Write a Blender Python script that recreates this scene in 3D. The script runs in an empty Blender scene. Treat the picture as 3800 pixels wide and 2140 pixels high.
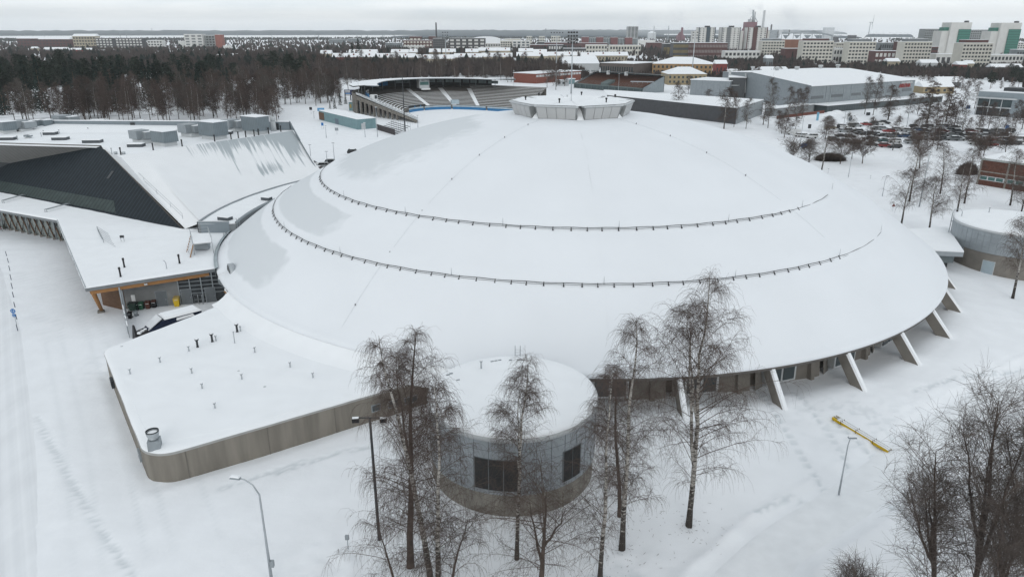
import bpy, math, random
import numpy as np
from mathutils import Vector, Matrix
random.seed(7); RNG = np.random.default_rng(11)
scn = bpy.context.scene
COL = scn.collection
PI = math.pi
# ---------------------------------------------------------------- camera
H = 37.0; FPX = 2629.5; PITCH = 0.3483
cam_d = bpy.data.cameras.new("camera"); cam = bpy.data.objects.new("camera", cam_d); COL.objects.link(cam)
cam_d.sensor_width = 36.0; cam_d.lens = 36.0 * FPX / 3800.0
cam_d.clip_start = 0.5; cam_d.clip_end = 60000
cam.location = (0, 0, H); cam.rotation_euler = (PI/2 - PITCH, 0, 0)
scn.camera = cam
# ---------------------------------------------------------------- world: overcast daylight over a physical sky
SKY_L = 0.80; HAZE_D = 5.5e-5
w = bpy.data.worlds.new("World"); scn.world = w; w.use_nodes = True
nt = w.node_tree; N = nt.nodes; Lk = nt.links; N.clear()
out = N.new("ShaderNodeOutputWorld"); mixs = N.new("ShaderNodeMixShader")
sky = N.new("ShaderNodeTexSky"); sky.sky_type = 'NISHITA'; sky.sun_disc = False
sky.sun_elevation = math.radians(14); sky.sun_rotation = math.radians(200)
bg1 = N.new("ShaderNodeBackground"); bg1.inputs[1].default_value = 0.10; Lk.new(sky.outputs[0], bg1.inputs[0])
bg2 = N.new("ShaderNodeBackground"); bg2.inputs[1].default_value = SKY_L
tc = N.new("ShaderNodeTexCoord"); sep = N.new("ShaderNodeSeparateXYZ"); Lk.new(tc.outputs['Generated'], sep.inputs[0])
mp = N.new("ShaderNodeMapping"); mp.inputs['Scale'].default_value = (2.2, 2.2, 17.0); Lk.new(tc.outputs['Generated'], mp.inputs[0])
nz = N.new("ShaderNodeTexNoise"); nz.inputs['Scale'].default_value = 1.6; nz.inputs['Detail'].default_value = 5; nz.inputs['Roughness'].default_value = .5
Lk.new(mp.outputs[0], nz.inputs[0])
cr = N.new("ShaderNodeValToRGB"); cr.color_ramp.elements[0].position = .34; cr.color_ramp.elements[1].position = .57
cr.color_ramp.elements[0].color = (.68, .765, .83, 1); cr.color_ramp.elements[1].color = (.955, .995, 1.02, 1)
Lk.new(nz.outputs[0], cr.inputs[0])
# a stratus bank low over the horizon: its band sits between 0.6 and 1.6 degrees of elevation
el = N.new("ShaderNodeValToRGB"); e_ = el.color_ramp.elements
e_[0].position = 0.0; e_[0].color = (1.3, 1.3, 1.3, 1); e_[1].position = 1.0; e_[1].color = (1.06, 1.06, 1.06, 1)
for p_, v_ in ((.009, 1.3), (.015, 1.12), (.021, 1.14), (.030, 1.34), (.10, 1.2)):
    q = e_.new(p_); q.color = (v_, v_*1.004, v_*1.008, 1)
Lk.new(sep.outputs[2], el.inputs[0])
mul = N.new("ShaderNodeMixRGB"); mul.blend_type = 'MULTIPLY'; mul.inputs[0].default_value = 1
Lk.new(cr.outputs[0], mul.inputs[1]); Lk.new(el.outputs[0], mul.inputs[2]); Lk.new(mul.outputs[0], bg2.inputs[0])
mixs.inputs[0].default_value = .9
Lk.new(bg1.outputs[0], mixs.inputs[1]); Lk.new(bg2.outputs[0], mixs.inputs[2]); Lk.new(mixs.outputs[0], out.inputs[0])
# sun behind thick cloud
sd = bpy.data.lights.new("sun", 'SUN'); sd.energy = 0.5; sd.angle = math.radians(25); sd.color = (1, .97, .93)
so = bpy.data.objects.new("sun", sd); COL.objects.link(so); so.rotation_euler = (math.radians(62), 0, math.radians(-20 + 180 + 200))
scn.view_settings.view_transform = 'Standard'; scn.view_settings.look = 'None'; scn.view_settings.gamma = 1; scn.view_settings.exposure = 0.07
scn.render.engine = 'CYCLES'
scn.cycles.max_bounces = 5; scn.cycles.diffuse_bounces = 3; scn.cycles.glossy_bounces = 2; scn.cycles.volume_bounces = 1
scn.cycles.use_denoising = True
try: scn.cycles.denoiser = 'OPENIMAGEDENOISE'
except Exception: pass
# ---------------------------------------------------------------- picture rays (used only to survey where things stand)
CR = dict(A=(0,0,.50466),B=(1200,0,.50466),C=(2500,0,.50466),L=(0,400,.62023),M=(300,1100,.71685),N=(1500,1100,.71685),R=(2700,900,.85470),Q=(2700,350,.55138),
S1=(1280,270,.26398),S2=(1960,210,.26398),AR=(2500,230,.38820),PK=(2880,400,.35714),H1=(0,430,.29636),H2=(600,430,.29636),I1=(2500,20,.27174),I2=(3100,60,.27174),
J1=(1150,80,.29115),J2=(1800,80,.29115),K1=(0,850,.31008),K2=(3200,700,.31008),E1=(2150,1150,.32997),E2=(3000,950,.41344),T1=(300,900,.28950),U1=(1550,1280,.46854),S8=(0,780,.10093),
D=(0,0,1.47516),Z1=(780,560,.41356),Z2=(1700,560,.41356),Z3=(2600,560,.41356),W7=(3500,540,.13787),W6=(3500,320,.11646),W4=(1180,400,.09317),S=(0,0,1.0))
cP, sP = math.cos(PITCH), math.sin(PITCH)
def ray(c, x, y):
    a = CR[c]; X = a[0]+x*a[2]; Y = a[1]+y*a[2]
    u = (X-1900)/FPX; v = (Y-1070)/FPX
    return Vector((u, cP - v*sP, -sP - v*cP))
def G(c, x, y, z=0.0):
    """where that sight line meets the level z"""
    d = ray(c, x, y); t = (z-H)/d.z
    return Vector((d.x*t, d.y*t, z))
def Py(c, x, y, Y):
    """the point of the sight line at northing Y"""
    d = ray(c, x, y); t = Y/d.y
    return Vector((d.x*t, Y, H + d.z*t))
def Hat(c, x, y, b):
    """height above ground of the sight line over base point b"""
    d = ray(c, x, y); t = math.hypot(b[0], b[1])/math.hypot(d.x, d.y)
    return H + d.z*t
# ---------------------------------------------------------------- materials
MATS = {}
def mat(name, col, rough=.8, var=.12, scale=2.0, bump=0.0, bscale=None, metal=0.0, spec=.3, stretch=None, detail=4):
    if name in MATS: return MATS[name]
    m = bpy.data.materials.new(name); m.use_nodes = True; t = m.node_tree; n = t.nodes; b = n["Principled BSDF"]
    b.inputs['Roughness'].default_value = rough; b.inputs['Metallic'].default_value = metal; b.inputs['Specular IOR Level'].default_value = spec
    geo = n.new("ShaderNodeNewGeometry"); mpn = n.new("ShaderNodeMapping"); t.links.new(geo.outputs['Position'], mpn.inputs[0])
    if stretch: mpn.inputs['Scale'].default_value = stretch
    no = n.new("ShaderNodeTexNoise"); no.inputs['Scale'].default_value = scale; no.inputs['Detail'].default_value = detail
    t.links.new(mpn.outputs[0], no.inputs[0])
    r = n.new("ShaderNodeValToRGB"); r.color_ramp.elements[0].position = .3; r.color_ramp.elements[1].position = .7
    r.color_ramp.elements[0].color = tuple(max(0, c*(1-var)) for c in col)+(1,); r.color_ramp.elements[1].color = tuple(min(1, c*(1+var)) for c in col)+(1,)
    t.links.new(no.outputs[0], r.inputs[0]); t.links.new(r.outputs[0], b.inputs['Base Color'])
    if bump:
        bn = n.new("ShaderNodeBump"); bn.inputs['Strength'].default_value = bump; bn.inputs['Distance'].default_value = .05
        n2 = n.new("ShaderNodeTexNoise"); n2.inputs['Scale'].default_value = bscale or scale*4; n2.inputs['Detail'].default_value = 4
        t.links.new(mpn.outputs[0], n2.inputs[0]); t.links.new(n2.outputs[0], bn.inputs['Height']); t.links.new(bn.outputs[0], b.inputs['Normal'])
    MATS[name] = m; return m
def rib(name, col, direction, period, depth=.25, rough=.5, metal=0.0, dark=.75, var=.08, spec=.4):
    """cladding with narrow joints that repeat along a direction"""
    if name in MATS: return MATS[name]
    m = mat(name, col, rough, var, .8, metal=metal, spec=spec); t = m.node_tree; n = t.nodes; b = n["Principled BSDF"]
    geo = n.new("ShaderNodeNewGeometry"); vm = n.new("ShaderNodeVectorMath"); vm.operation = 'DOT_PRODUCT'
    vm.inputs[1].default_value = tuple(Vector(direction).normalized()/period); t.links.new(geo.outputs['Position'], vm.inputs[0])
    fr = n.new("ShaderNodeMath"); fr.operation = 'FRACT'; t.links.new(vm.outputs['Value'], fr.inputs[0])
    r = n.new("ShaderNodeValToRGB"); r.color_ramp.interpolation = 'LINEAR'
    r.color_ramp.elements[0].position = .0; r.color_ramp.elements[0].color = (dark, dark, dark, 1)
    r.color_ramp.elements[1].position = depth; r.color_ramp.elements[1].color = (1, 1, 1, 1)
    t.links.new(fr.outputs[0], r.inputs[0])
    mu = n.new("ShaderNodeMixRGB"); mu.blend_type = 'MULTIPLY'; mu.inputs[0].default_value = 1
    src = b.inputs['Base Color'].links[0].from_socket
    t.links.new(src, mu.inputs[1]); t.links.new(r.outputs[0], mu.inputs[2]); t.links.new(mu.outputs[0], b.inputs['Base Color'])
    return m
SN = (.845, .865, .89)
SNOW = mat('snow', SN, .75, .03, .35, bump=.9, bscale=1.1, spec=.2)
SNOWR = mat('roof_snow', (.86, .88, .90), .75, .02, .5, bump=.25, bscale=1.6, spec=.2)
PACK = mat('packed_snow', (.70, .72, .735), .6, .06, .25, bump=.5, bscale=2.5, stretch=(1, .25, 1))
CONC = mat('concrete', (.20, .185, .165), .9, .14, .7, bump=.2, bscale=8)
CONCD = mat('concrete_dark', (.17, .158, .14), .9, .2, .8, bump=.2, bscale=8)
GREYM = mat('grey_metal', (.30, .33, .35), .5, .08, 1.2, metal=.3)
GALV = mat('galvanised_steel', (.42, .45, .47), .45, .1, 2, metal=.5)
DARKM = mat('dark_metal', (.045, .05, .055), .5, .15, 2, metal=.2)
BLACK = mat('black_plastic', (.018, .018, .02), .5, .2, 3)
GLASS = mat('window_glass', (.045, .06, .065), .12, .2, .5, spec=.6)
GLASSG = mat('green_glass', (.05, .13, .12), .15, .2, .4, spec=.6)
WHITE = mat('white_paint', (.74, .75, .75), .5, .04, 1)
LIGHTG = mat('light_grey', (.5, .52, .53), .6, .06, 1)
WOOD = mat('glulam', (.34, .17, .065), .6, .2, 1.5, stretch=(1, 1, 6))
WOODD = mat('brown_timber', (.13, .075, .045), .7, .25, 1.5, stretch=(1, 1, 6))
RED = mat('red_paint', (.33, .035, .03), .5, .1, 1)
BLUE = mat('blue_paint', (.03, .17, .36), .5, .12, 1)
YELL = mat('yellow_plastic', (.62, .42, .02), .5, .08, 1)
GREEN = mat('green_plastic', (.03, .10, .06), .5, .1, 1)
BROWN = mat('brown_plastic', (.09, .035, .025), .5, .1, 1)
BRICK = mat('red_brick', (.20, .07, .05), .85, .2, 1.5)
# ---------------------------------------------------------------- mesh builder
ORG = {}
class MB:
    def __init__(s): s.v = []; s.f = []; s.m = []; s.sm = []; s.cur = 0; s.smooth = False
    def mi(s, i): s.cur = i; return s
    def add(s, vs, fs):
        o = len(s.v); s.v += [tuple(p) for p in vs]
        for f in fs: s.f.append(tuple(o+i for i in f)); s.m.append(s.cur); s.sm.append(s.smooth)
    def box(s, c, d, rz=0.0, taper=1.0):
        hx, hy, hz = d[0]/2, d[1]/2, d[2]/2; ca, sa = math.cos(rz), math.sin(rz); vs = []
        for z, k in ((-hz, 1), (hz, taper)):
            for x, y in ((-hx, -hy), (hx, -hy), (hx, hy), (-hx, hy)):
                x *= k; y *= k; vs.append((c[0]+x*ca-y*sa, c[1]+x*sa+y*ca, c[2]+z))
        s.add(vs, [(0,3,2,1),(4,5,6,7),(0,1,5,4),(1,2,6,5),(2,3,7,6),(3,0,4,7)])
    def hexa(s, b, t):
        s.add(list(b)+list(t), [(0,3,2,1),(4,5,6,7),(0,1,5,4),(1,2,6,5),(2,3,7,6),(3,0,4,7)])
    def prism(s, poly, z0, z1):
        n = len(poly); zz0 = z0 if hasattr(z0, '__len__') else [z0]*n; zz1 = z1 if hasattr(z1, '__len__') else [z1]*n
        s.add([(p[0], p[1], zz0[i]) for i, p in enumerate(poly)]+[(p[0], p[1], zz1[i]) for i, p in enumerate(poly)],
              [tuple(range(n-1, -1, -1)), tuple(range(n, 2*n))]+[(i, (i+1) % n, n+(i+1) % n, n+i) for i in range(n)])
    def wall(s, a, b, z0, z1, th=.2, off=0.0):
        """upright slab on the line a-b; th is measured to the left of a->b"""
        a = Vector(a[:2]); b = Vector(b[:2]); d = (b-a).normalized(); n = Vector((-d.y, d.x)); p = a+n*off; q = b+n*off; p2 = p+n*th; q2 = q+n*th
        s.prism([p, q, q2, p2], z0, z1)
    def tube(s, pts, r, n=6, cap=True):
        pts = [Vector(p) for p in pts]; rs = r if hasattr(r, '__len__') else [r]*len(pts); o = len(s.v)
        up = Vector((0, 0, 1))
        for i, p in enumerate(pts):
            t = (pts[min(i+1, len(pts)-1)]-pts[max(i-1, 0)]).normalized()
            a = t.cross(up if abs(t.z) < .95 else Vector((1, 0, 0))).normalized(); b2 = t.cross(a)
            for k in range(n):
                an = 2*PI*k/n; s.v.append(tuple(p+(a*math.cos(an)+b2*math.sin(an))*rs[i]))
        for i in range(len(pts)-1):
            for k in range(n):
                s.f.append((o+i*n+k, o+i*n+(k+1) % n, o+(i+1)*n+(k+1) % n, o+(i+1)*n+k)); s.m.append(s.cur); s.sm.append(True)
        if cap:
            s.f.append(tuple(o+k for k in range(n))[::-1]); s.m.append(s.cur); s.sm.append(False)
            e = o+(len(pts)-1)*n; s.f.append(tuple(e+k for k in range(n))); s.m.append(s.cur); s.sm.append(False)
    def cyl(s, c, r, z0, z1, n=16, r2=None):
        s.tube([(c[0], c[1], z0), (c[0], c[1], z1)], [r, r if r2 is None else r2], n)
    def lathe(s, c, prof, n=32, a0=0.0, a1=2*PI):
        full = abs(a1-a0-2*PI) < 1e-6; cnt = n if full else n+1; o = len(s.v)
        for r, z in prof:
            for k in range(cnt):
                a = a0+(a1-a0)*k/n; s.v.append((c[0]+r*math.sin(a), c[1]-r*math.cos(a), c[2]+z))
        for i in range(len(prof)-1):
            for k in range(n):
                k2 = (k+1) % cnt; s.f.append((o+i*cnt+k, o+i*cnt+k2, o+(i+1)*cnt+k2, o+(i+1)*cnt+k)); s.m.append(s.cur); s.sm.append(s.smooth)
    def build(s, name, mats, parent=None):
        me = bpy.data.meshes.new(name); org = ORG.get(parent.name, Vector((0, 0, 0))) if parent else Vector((0, 0, 0))
        nv = len(s.v); arr = np.array(s.v, dtype=np.float32).reshape(-1, 3) - np.array(org, dtype=np.float32)
        loops = np.fromiter((i for f in s.f for i in f), dtype=np.int32); ln = np.fromiter((len(f) for f in s.f), dtype=np.int32)
        me.vertices.add(nv); me.vertices.foreach_set('co', arr.ravel()); me.loops.add(len(loops)); me.loops.foreach_set('vertex_index', loops)
        me.polygons.add(len(ln)); st = np.zeros(len(ln), np.int32); st[1:] = np.cumsum(ln)[:-1]
        me.polygons.foreach_set('loop_start', st); me.polygons.foreach_set('loop_total', ln)
        me.polygons.foreach_set('material_index', np.array(s.m, np.int32)); me.polygons.foreach_set('use_smooth', np.array(s.sm, bool))
        me.update(calc_edges=True); me.validate()
        for m in (mats if isinstance(mats, (list, tuple)) else [mats]): me.materials.append(m)
        o = bpy.data.objects.new(name, me); COL.objects.link(o)
        if parent: o.parent = parent
        ORG[o.name] = org
        return o
def tag(o, label, cat, group=None):
    o['label'] = label; o['category'] = cat
    if group: o['group'] = group
    return o
def thing(name, label, cat, loc=(0, 0, 0), group=None):
    o = bpy.data.objects.new(name, None); COL.objects.link(o); o.location = loc; o.empty_display_size = .5
    ORG[o.name] = Vector(loc); return tag(o, label, cat, group)
def struct(o): o['kind'] = 'structure'; return o
KIDS = {}
def tree_of(o, kids):
    c = o.copy(); COL.objects.link(c)
    for ch in kids.get(o.name, []):
        g = tree_of(ch, kids); g.parent = c
    return c
def kidmap(o):
    km = {}
    def rec(p):
        km[p.name] = list(p.children)
        for ch in km[p.name]: rec(ch)
    rec(o); return km
def one(name, label, cat, mb, mats, group=None):
    """a thing that is a single mesh: origin moved to its base"""
    o = mb.build(name, mats); me = o.data; n = len(me.vertices); a = np.empty(n*3, np.float32); me.vertices.foreach_get('co', a); a = a.reshape(-1, 3)
    c = (a.min(0)+a.max(0))/2; c[2] = a[:, 2].min(); a -= c; me.vertices.foreach_set('co', a.ravel()); me.update(); o.location = tuple(float(x) for x in c)
    return tag(o, label, cat, group)
DC = Vector((9.9, 120.44, 0))       # centre of the dome
def P2(v, z=None): return (v[0], v[1]) if z is None else (v[0], v[1], z)
# smooth value noise
_T = RNG.random((64, 64))
def vn(x, y, s):
    x = np.asarray(x)/s; y = np.asarray(y)/s; xi = np.floor(x).astype(int); yi = np.floor(y).astype(int); fx = x-xi; fy = y-yi
    fx = fx*fx*(3-2*fx); fy = fy*fy*(3-2*fy); g = lambda i, j: _T[i % 64, j % 64]
    return (g(xi, yi)*(1-fx)+g(xi+1, yi)*fx)*(1-fy)+(g(xi, yi+1)*(1-fx)+g(xi+1, yi+1)*fx)*fy-.5
# ================================================================ GROUND
ANX = [G('M', 340, 845, 3.1), G('M', 1880, 402, 3.1), G('M', 1950, 300, 3.1), G('M', 810, 15, 3.1), G('M', 120, 290, 3.1)]  # annex outline, survey points
def seg_d(x, y, a, b):
    ax, ay = a[0], a[1]; dx, dy = b[0]-ax, b[1]-ay; L2 = dx*dx+dy*dy; t = np.clip(((x-ax)*dx+(y-ay)*dy)/L2, 0, 1)
    return np.hypot(x-ax-t*dx, y-ay-t*dy), t
FOOT = [([G('D', *q) for q in ps], i) for i, ps in enumerate((((1990, 1000), (2090, 1110), (2170, 1230), (2290, 1300)), ((1880, 960), (1960, 1080), (2080, 1240), (2130, 1270)), ((700, 1190), (850, 1140), (960, 1120)), ((2100, 1300), (1990, 1250), (1900, 1290)), ((2300, 1000), (2420, 960), (2576, 930)), ((560, 1230), (760, 1160)), ((2090, 1070), (2240, 1180), (2330, 1210)), ((90, 1050), (200, 1250), (330, 1451))))]
RD_L = [G('S', -130, 2300), G('S', -60, 1700), G('S', -60, 1250), G('S', -130, 900)]
RD_R = [G('D', 1830, 1500), G('D', 1960, 1370), G('D', 2130, 1262), G('D', 2280, 1150), G('D', 2480, 1020), G('D', 2700, 905)]
def pdist(x, y, pts):
    d = None
    for a, b in zip(pts[:-1], pts[1:]):
        e, _ = seg_d(x, y, a, b); d = e if d is None else np.minimum(d, e)
    return d
def hg(x, y):
    x = np.asarray(x, float); y = np.asarray(y, float)
    near = np.clip(1-(np.hypot(x-20, y-90)-130)/120, 0, 1)
    h = (vn(x, y, 17)*.35+vn(x+40, y, 6.3)*.16+vn(x, y+9, 2.3)*.05)
    # churned, trodden patches in front of the dome
    for (cx, cy, rr, am) in ((47, 57, 9, .55), (-13, 37, 7, .5), (-42, 44, 5, .5), (-36, 36, 3, .4), (20, 36, 6, .3), (-44, 77, 6, .5), (8, 40, 4, .4)):
        m = np.exp(-((x-cx)**2+(y-cy)**2)/(rr*rr)); h = h+m*am*(vn(x, y, .9)+vn(x, y, .45)*.6)
    # footprint trails
    for pts, sd in FOOT:
        d = pdist(x, y, pts); m = np.clip(1-d/.45, 0, 1); h = h-m*.11*(np.sin(x*5.1+sd)*np.sin(y*5.7+sd*2) > -.15)*(.6+.8*vn(x, y, .7))
    # bank and wind-scoured trough along the annex walls
    d = pdist(x, y, [ANX[1], ANX[0], ANX[4]]); h = h+.14*np.exp(-((d-1.0)/.9)**2)
    # mounds at the foot of the dome
    r = np.hypot(x-DC.x, y-DC.y); an = np.degrees(np.arctan2(x-DC.x, -(y-DC.y)))
    ph = ((an-6.9) % 10.286)/10.286
    m = np.exp(-((r-58.2)/1.8)**2)*(.28+.38*np.exp(-((ph-.10)/.14)**2)); h = h+m
    h = h+1.05*np.clip((72-r)/11, 0, 1)**1.3*(.40+.60*np.clip((r-54.5)/5, 0, 1))*np.clip((an-1)/5, 0, 1)*np.clip((125-an)/15, 0, 1)
    # the path trodden along the right
    d = pdist(x, y, RD_R); h = h*(1-.7*np.clip((4.2-d)/1.2, 0, 1))-.12*np.clip((3.2-d)/.7, 0, 1)+.20*np.exp(-((d-3.3)/.42)**2)*(1+1.5*vn(x, y, 1.3))
    d = pdist(x, y, RD_L); h = h*(1-.85*np.clip((5.5-d)/1.5, 0, 1))
    # yard under the canopy and next to it stays flat
    fl = np.clip((np.hypot(x+62, y-98)-22)/12, 0, 1); h = h*(.25+.75*fl)
    # ploughed banks by the annex' end and the yard gate
    for (cx, cy, rr, am) in ((-44.5, 77, 3.2, .7), (-41.5, 83.5, 2.0, .5)):
        h = h+am*np.exp(-((x-cx)**2+(y-cy)**2)/(rr*rr))*(1+1.2*vn(x, y, 1.1))
    h = h*near-.02*(1-near)
    return h
def trod_shade(x, y):  # mask of trodden snow: packing, plus shade of the marks painted in
    m = np.zeros_like(x)
    for (cx, cy, rr, am) in ((47, 57, 8, .8), (-13, 37, 5, .7), (-42, 44, 4, .8), (-36, 36, 2.5, .7), (20, 36, 5, .5), (-44, 77, 5, .8), (8, 40, 4, .5), (34, 62, 6, .5)):
        m = np.maximum(m, am*np.exp(-((x-cx)**2+(y-cy)**2*1.8)/(rr*rr))*np.clip((vn(x, y, .8)+vn(x, y, .42)*.8-.05)*5, 0, 1))
    for pts, sd in FOOT: m = np.maximum(m, np.clip(1-pdist(x, y, pts)/.5, 0, 1)*(np.sin(x*5.1+sd)*np.sin(y*5.7+sd*2) > -.15)*.8)
    for k, off in enumerate((6.5, 8.3, 11.2, 13.0, 16.4)): d = pdist(x, y, [(p.x+off*.85, p.y+off*.5) for p in RD_L]); m = np.maximum(m, np.clip(1-d/.28, 0, 1)*.38*(vn(x, y, 5)+.55))
    return m
def axis(pts):
    out_ = []
    for (a, b, st) in pts: out_ += list(np.arange(a, b, st))
    return np.array(out_)
gx = axis([(-40000, -6000, 8500), (-6000, -1000, 1000), (-1000, -200, 100), (-200, -80, 8), (-80, -60, 1), (-60, 75, .36), (75, 140, 3), (140, 300, 20), (300, 1000, 100), (1000, 6000, 1000), (6000, 40001, 8500)])
gy = axis([(-600, 0, 100), (0, 20, 4), (20, 28, 1), (28, 82, .33), (82, 90, 1), (90, 130, 1.2), (130, 200, 6), (200, 400, 20), (400, 1000, 100), (1000, 4201, 400)])
GXX, GYY = np.meshgrid(gx, gy); GZ = hg(GXX, GYY)
def grid_mesh(name, X, Y, Z, m):
    me = bpy.data.meshes.new(name); ny, nx = X.shape; v = np.stack([X, Y, Z], -1).reshape(-1, 3).astype(np.float32)
    idx = np.arange(nx*ny).reshape(ny, nx); q = np.stack([idx[:-1, :-1], idx[:-1, 1:], idx[1:, 1:], idx[1:, :-1]], -1).reshape(-1, 4)
    me.vertices.add(len(v)); me.vertices.foreach_set('co', v.ravel()); me.loops.add(q.size); me.loops.foreach_set('vertex_index', q.ravel().astype(np.int32))
    me.polygons.add(len(q)); me.polygons.foreach_set('loop_start', np.arange(0, q.size, 4, dtype=np.int32)); me.polygons.foreach_set('loop_total', np.full(len(q), 4, np.int32))
    me.polygons.foreach_set('use_smooth', np.ones(len(q), bool)); me.update(calc_edges=True); me.materials.append(m)
    o = bpy.data.objects.new(name, me); COL.objects.link(o); return o
TRM = mat('shaded_trodden_snow', SN, .75, .03, .35, bump=.9, bscale=1.1, spec=.2); _t = TRM.node_tree; _n = _t.nodes; _b = _n["Principled BSDF"]
_a = _n.new("ShaderNodeAttribute"); _a.attribute_name = 'trod_shade'; _m = _n.new("ShaderNodeMixRGB"); _m.inputs[2].default_value = (.60, .64, .665, 1); _s = _b.inputs['Base Color'].links[0].from_socket  # greyer where packed; the colour also stands in for weak relief shading
_t.links.new(_a.outputs['Fac'], _m.inputs[0]); _t.links.new(_s, _m.inputs[1]); _t.links.new(_m.outputs[0], _b.inputs['Base Color'])
_tr = trod_shade(GXX, GYY); gob = struct(grid_mesh('ground', GXX, GYY, GZ-.10*_tr, TRM)); _at = gob.data.attributes.new('trod_shade', 'FLOAT', 'POINT'); _at.data.foreach_set('value', _tr.astype(np.float32).ravel())
def strip(name, pts, width, m, lift=.07, n=60, cols=9):
    pts = [Vector((p[0], p[1])) for p in pts]; L = [0]
    for a, b in zip(pts[:-1], pts[1:]): L.append(L[-1]+(b-a).length)
    ts = np.linspace(0, L[-1], n); X = []; Y = []
    cx = np.interp(ts, L, [p.x for p in pts]); cy = np.interp(ts, L, [p.y for p in pts])
    k = max(3, n//12); ker = np.ones(k)/k
    cx2 = np.convolve(np.pad(cx, k, mode='edge'), ker, 'same')[k:-k]; cy2 = np.convolve(np.pad(cy, k, mode='edge'), ker, 'same')[k:-k]
    tx = np.gradient(cx2); ty = np.gradient(cy2); ll = np.hypot(tx, ty)+1e-9; nx_, ny_ = -ty/ll, tx/ll
    us = np.linspace(-width/2, width/2, cols)
    X = cx2[:, None]+nx_[:, None]*us[None]; Y = cy2[:, None]+ny_[:, None]*us[None]
    e = np.where(np.abs(us) > width*.44, -.12, lift)[None]
    o = grid_mesh(name, X, Y, hg(X, Y)+e, m); return struct(o)
def rut_mat(name, base, dark, direction, period):
    m = mat(name, base, .65, .05, .5, bump=.5, bscale=3, stretch=(1, .2, 1)); t = m.node_tree; n = t.nodes; b = n["Principled BSDF"]
    geo = n.new("ShaderNodeNewGeometry"); vm = n.new("ShaderNodeVectorMath"); vm.operation = 'DOT_PRODUCT'; vm.inputs[1].default_value = direction
    t.links.new(geo.outputs['Position'], vm.inputs[0]); cmb = n.new("ShaderNodeCombineXYZ"); t.links.new(vm.outputs['Value'], cmb.inputs[0])
    no = n.new("ShaderNodeTexNoise"); no.inputs['Scale'].default_value = 1/period; no.inputs['Detail'].default_value = 3; t.links.new(cmb.outputs[0], no.inputs[0])
    r = n.new("ShaderNodeValToRGB"); r.color_ramp.elements[0].position = .35; r.color_ramp.elements[1].position = .65
    r.color_ramp.elements[0].color = tuple(dark)+(1,); r.color_ramp.elements[1].color = (1, 1, 1, 1); t.links.new(no.outputs[0], r.inputs[0])
    mu = n.new("ShaderNodeMixRGB"); mu.blend_type = 'MULTIPLY'; mu.inputs[0].default_value = 1; src = b.inputs['Base Color'].links[0].from_socket
    t.links.new(src, mu.inputs[1]); t.links.new(r.outputs[0], mu.inputs[2]); t.links.new(mu.outputs[0], b.inputs['Base Color']); return m
strip('road', RD_L, 9.5, rut_mat('rutted_snow', (.83, .848, .87), (.90, .905, .91), (.82, .57, 0), .55), n=120)
strip('path', RD_R, 4.6, mat('trodden_snow', (.825, .845, .865), .7, .04, .8, bump=.6, bscale=3), n=90)
# yard of packed snow in front of the canopy, draped on the ground
yx, yy = np.meshgrid(np.linspace(-110, -37, 60), np.linspace(60, 128, 60))
# ================================================================ THE DOME
RR = 57.5
_pr = [0, 8.4, 20, 30, 41.21, 48.63, 53, 57.5]; _pz = [24.6, 24.2, 22.7, 20.12, 15.51, 11.32, 8.33, 4.95]
_cf = np.polyfit(np.array(_pr)**2, _pz, 3)
def dz(r): return float(np.polyval(_cf, r*r))
dome = thing('domed_sports_hall', 'huge snow covered dome ringed by two snow guard rails, leaning concrete fins under its eave', 'sports hall', DC)
# snow shell with wind-bared patches
def patch_snow():
    m = mat('dome_snow', (.80, .825, .855), .75, .02, .12, bump=.7, bscale=.7, spec=.2); t = m.node_tree; n = t.nodes; b = n["Principled BSDF"]
    at = n.new("ShaderNodeAttribute"); at.attribute_name = 'bare'
    no = n.new("ShaderNodeTexNoise"); no.inputs['Scale'].default_value = .55; no.inputs['Detail'].default_value = 6; no.inputs['Roughness'].default_value = .62
    geo = n.new("ShaderNodeNewGeometry"); t.links.new(geo.outputs['Position'], no.inputs[0])
    ad = n.new("ShaderNodeMath"); ad.operation = 'MULTIPLY_ADD'; ad.inputs[1].default_value = .55; t.links.new(no.outputs[0], ad.inputs[0]); t.links.new(at.outputs['Fac'], ad.inputs[2])
    r = n.new("ShaderNodeValToRGB"); r.color_ramp.elements[0].position = .74; r.color_ramp.elements[1].position = .97
    r.color_ramp.elements[0].color = (0, 0, 0, 1); r.color_ramp.elements[1].color = (1, 1, 1, 1); t.links.new(ad.outputs[0], r.inputs[0])
    mx = n.new("ShaderNodeMixRGB"); mx.inputs[2].default_value = (.67, .70, .725, 1); src = b.inputs['Base Color'].links[0].from_socket
    t.links.new(r.outputs[0], mx.inputs[0]); t.links.new(src, mx.inputs[1]); t.links.new(mx.outputs[0], b.inputs['Base Color']); return m
DSN = patch_snow()
rs = np.concatenate([np.linspace(.01, 40.5, 56), [41.0, 41.3, 41.9], np.linspace(42.5, 48.2, 8), [48.6, 48.9, 49.5], np.linspace(50, 56.75, 12)])
prof = []
for r in rs:
    z = dz(r)
    for rg in (41.21, 48.63):   # snow piles against each guard rail and thins below it
        z += .16*math.exp(-((r-rg+1.0)/1.2)**2)*(r < rg) - .10*math.exp(-((r-rg-.5)/.6)**2)*(r >= rg)
    prof.append((r, z))
for k in range(1, 7):          # rounded snow lip over the eave
    a = k/6*PI*.62; prof.append((56.75+.85*math.sin(a), dz(57.0)+.12-.50*(1-math.cos(a))-.02*k))
NA = 360
X = np.zeros((len(prof), NA+1)); Y = X.copy(); Z = X.copy()
ang = np.linspace(0, 2*PI, NA+1)
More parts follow.
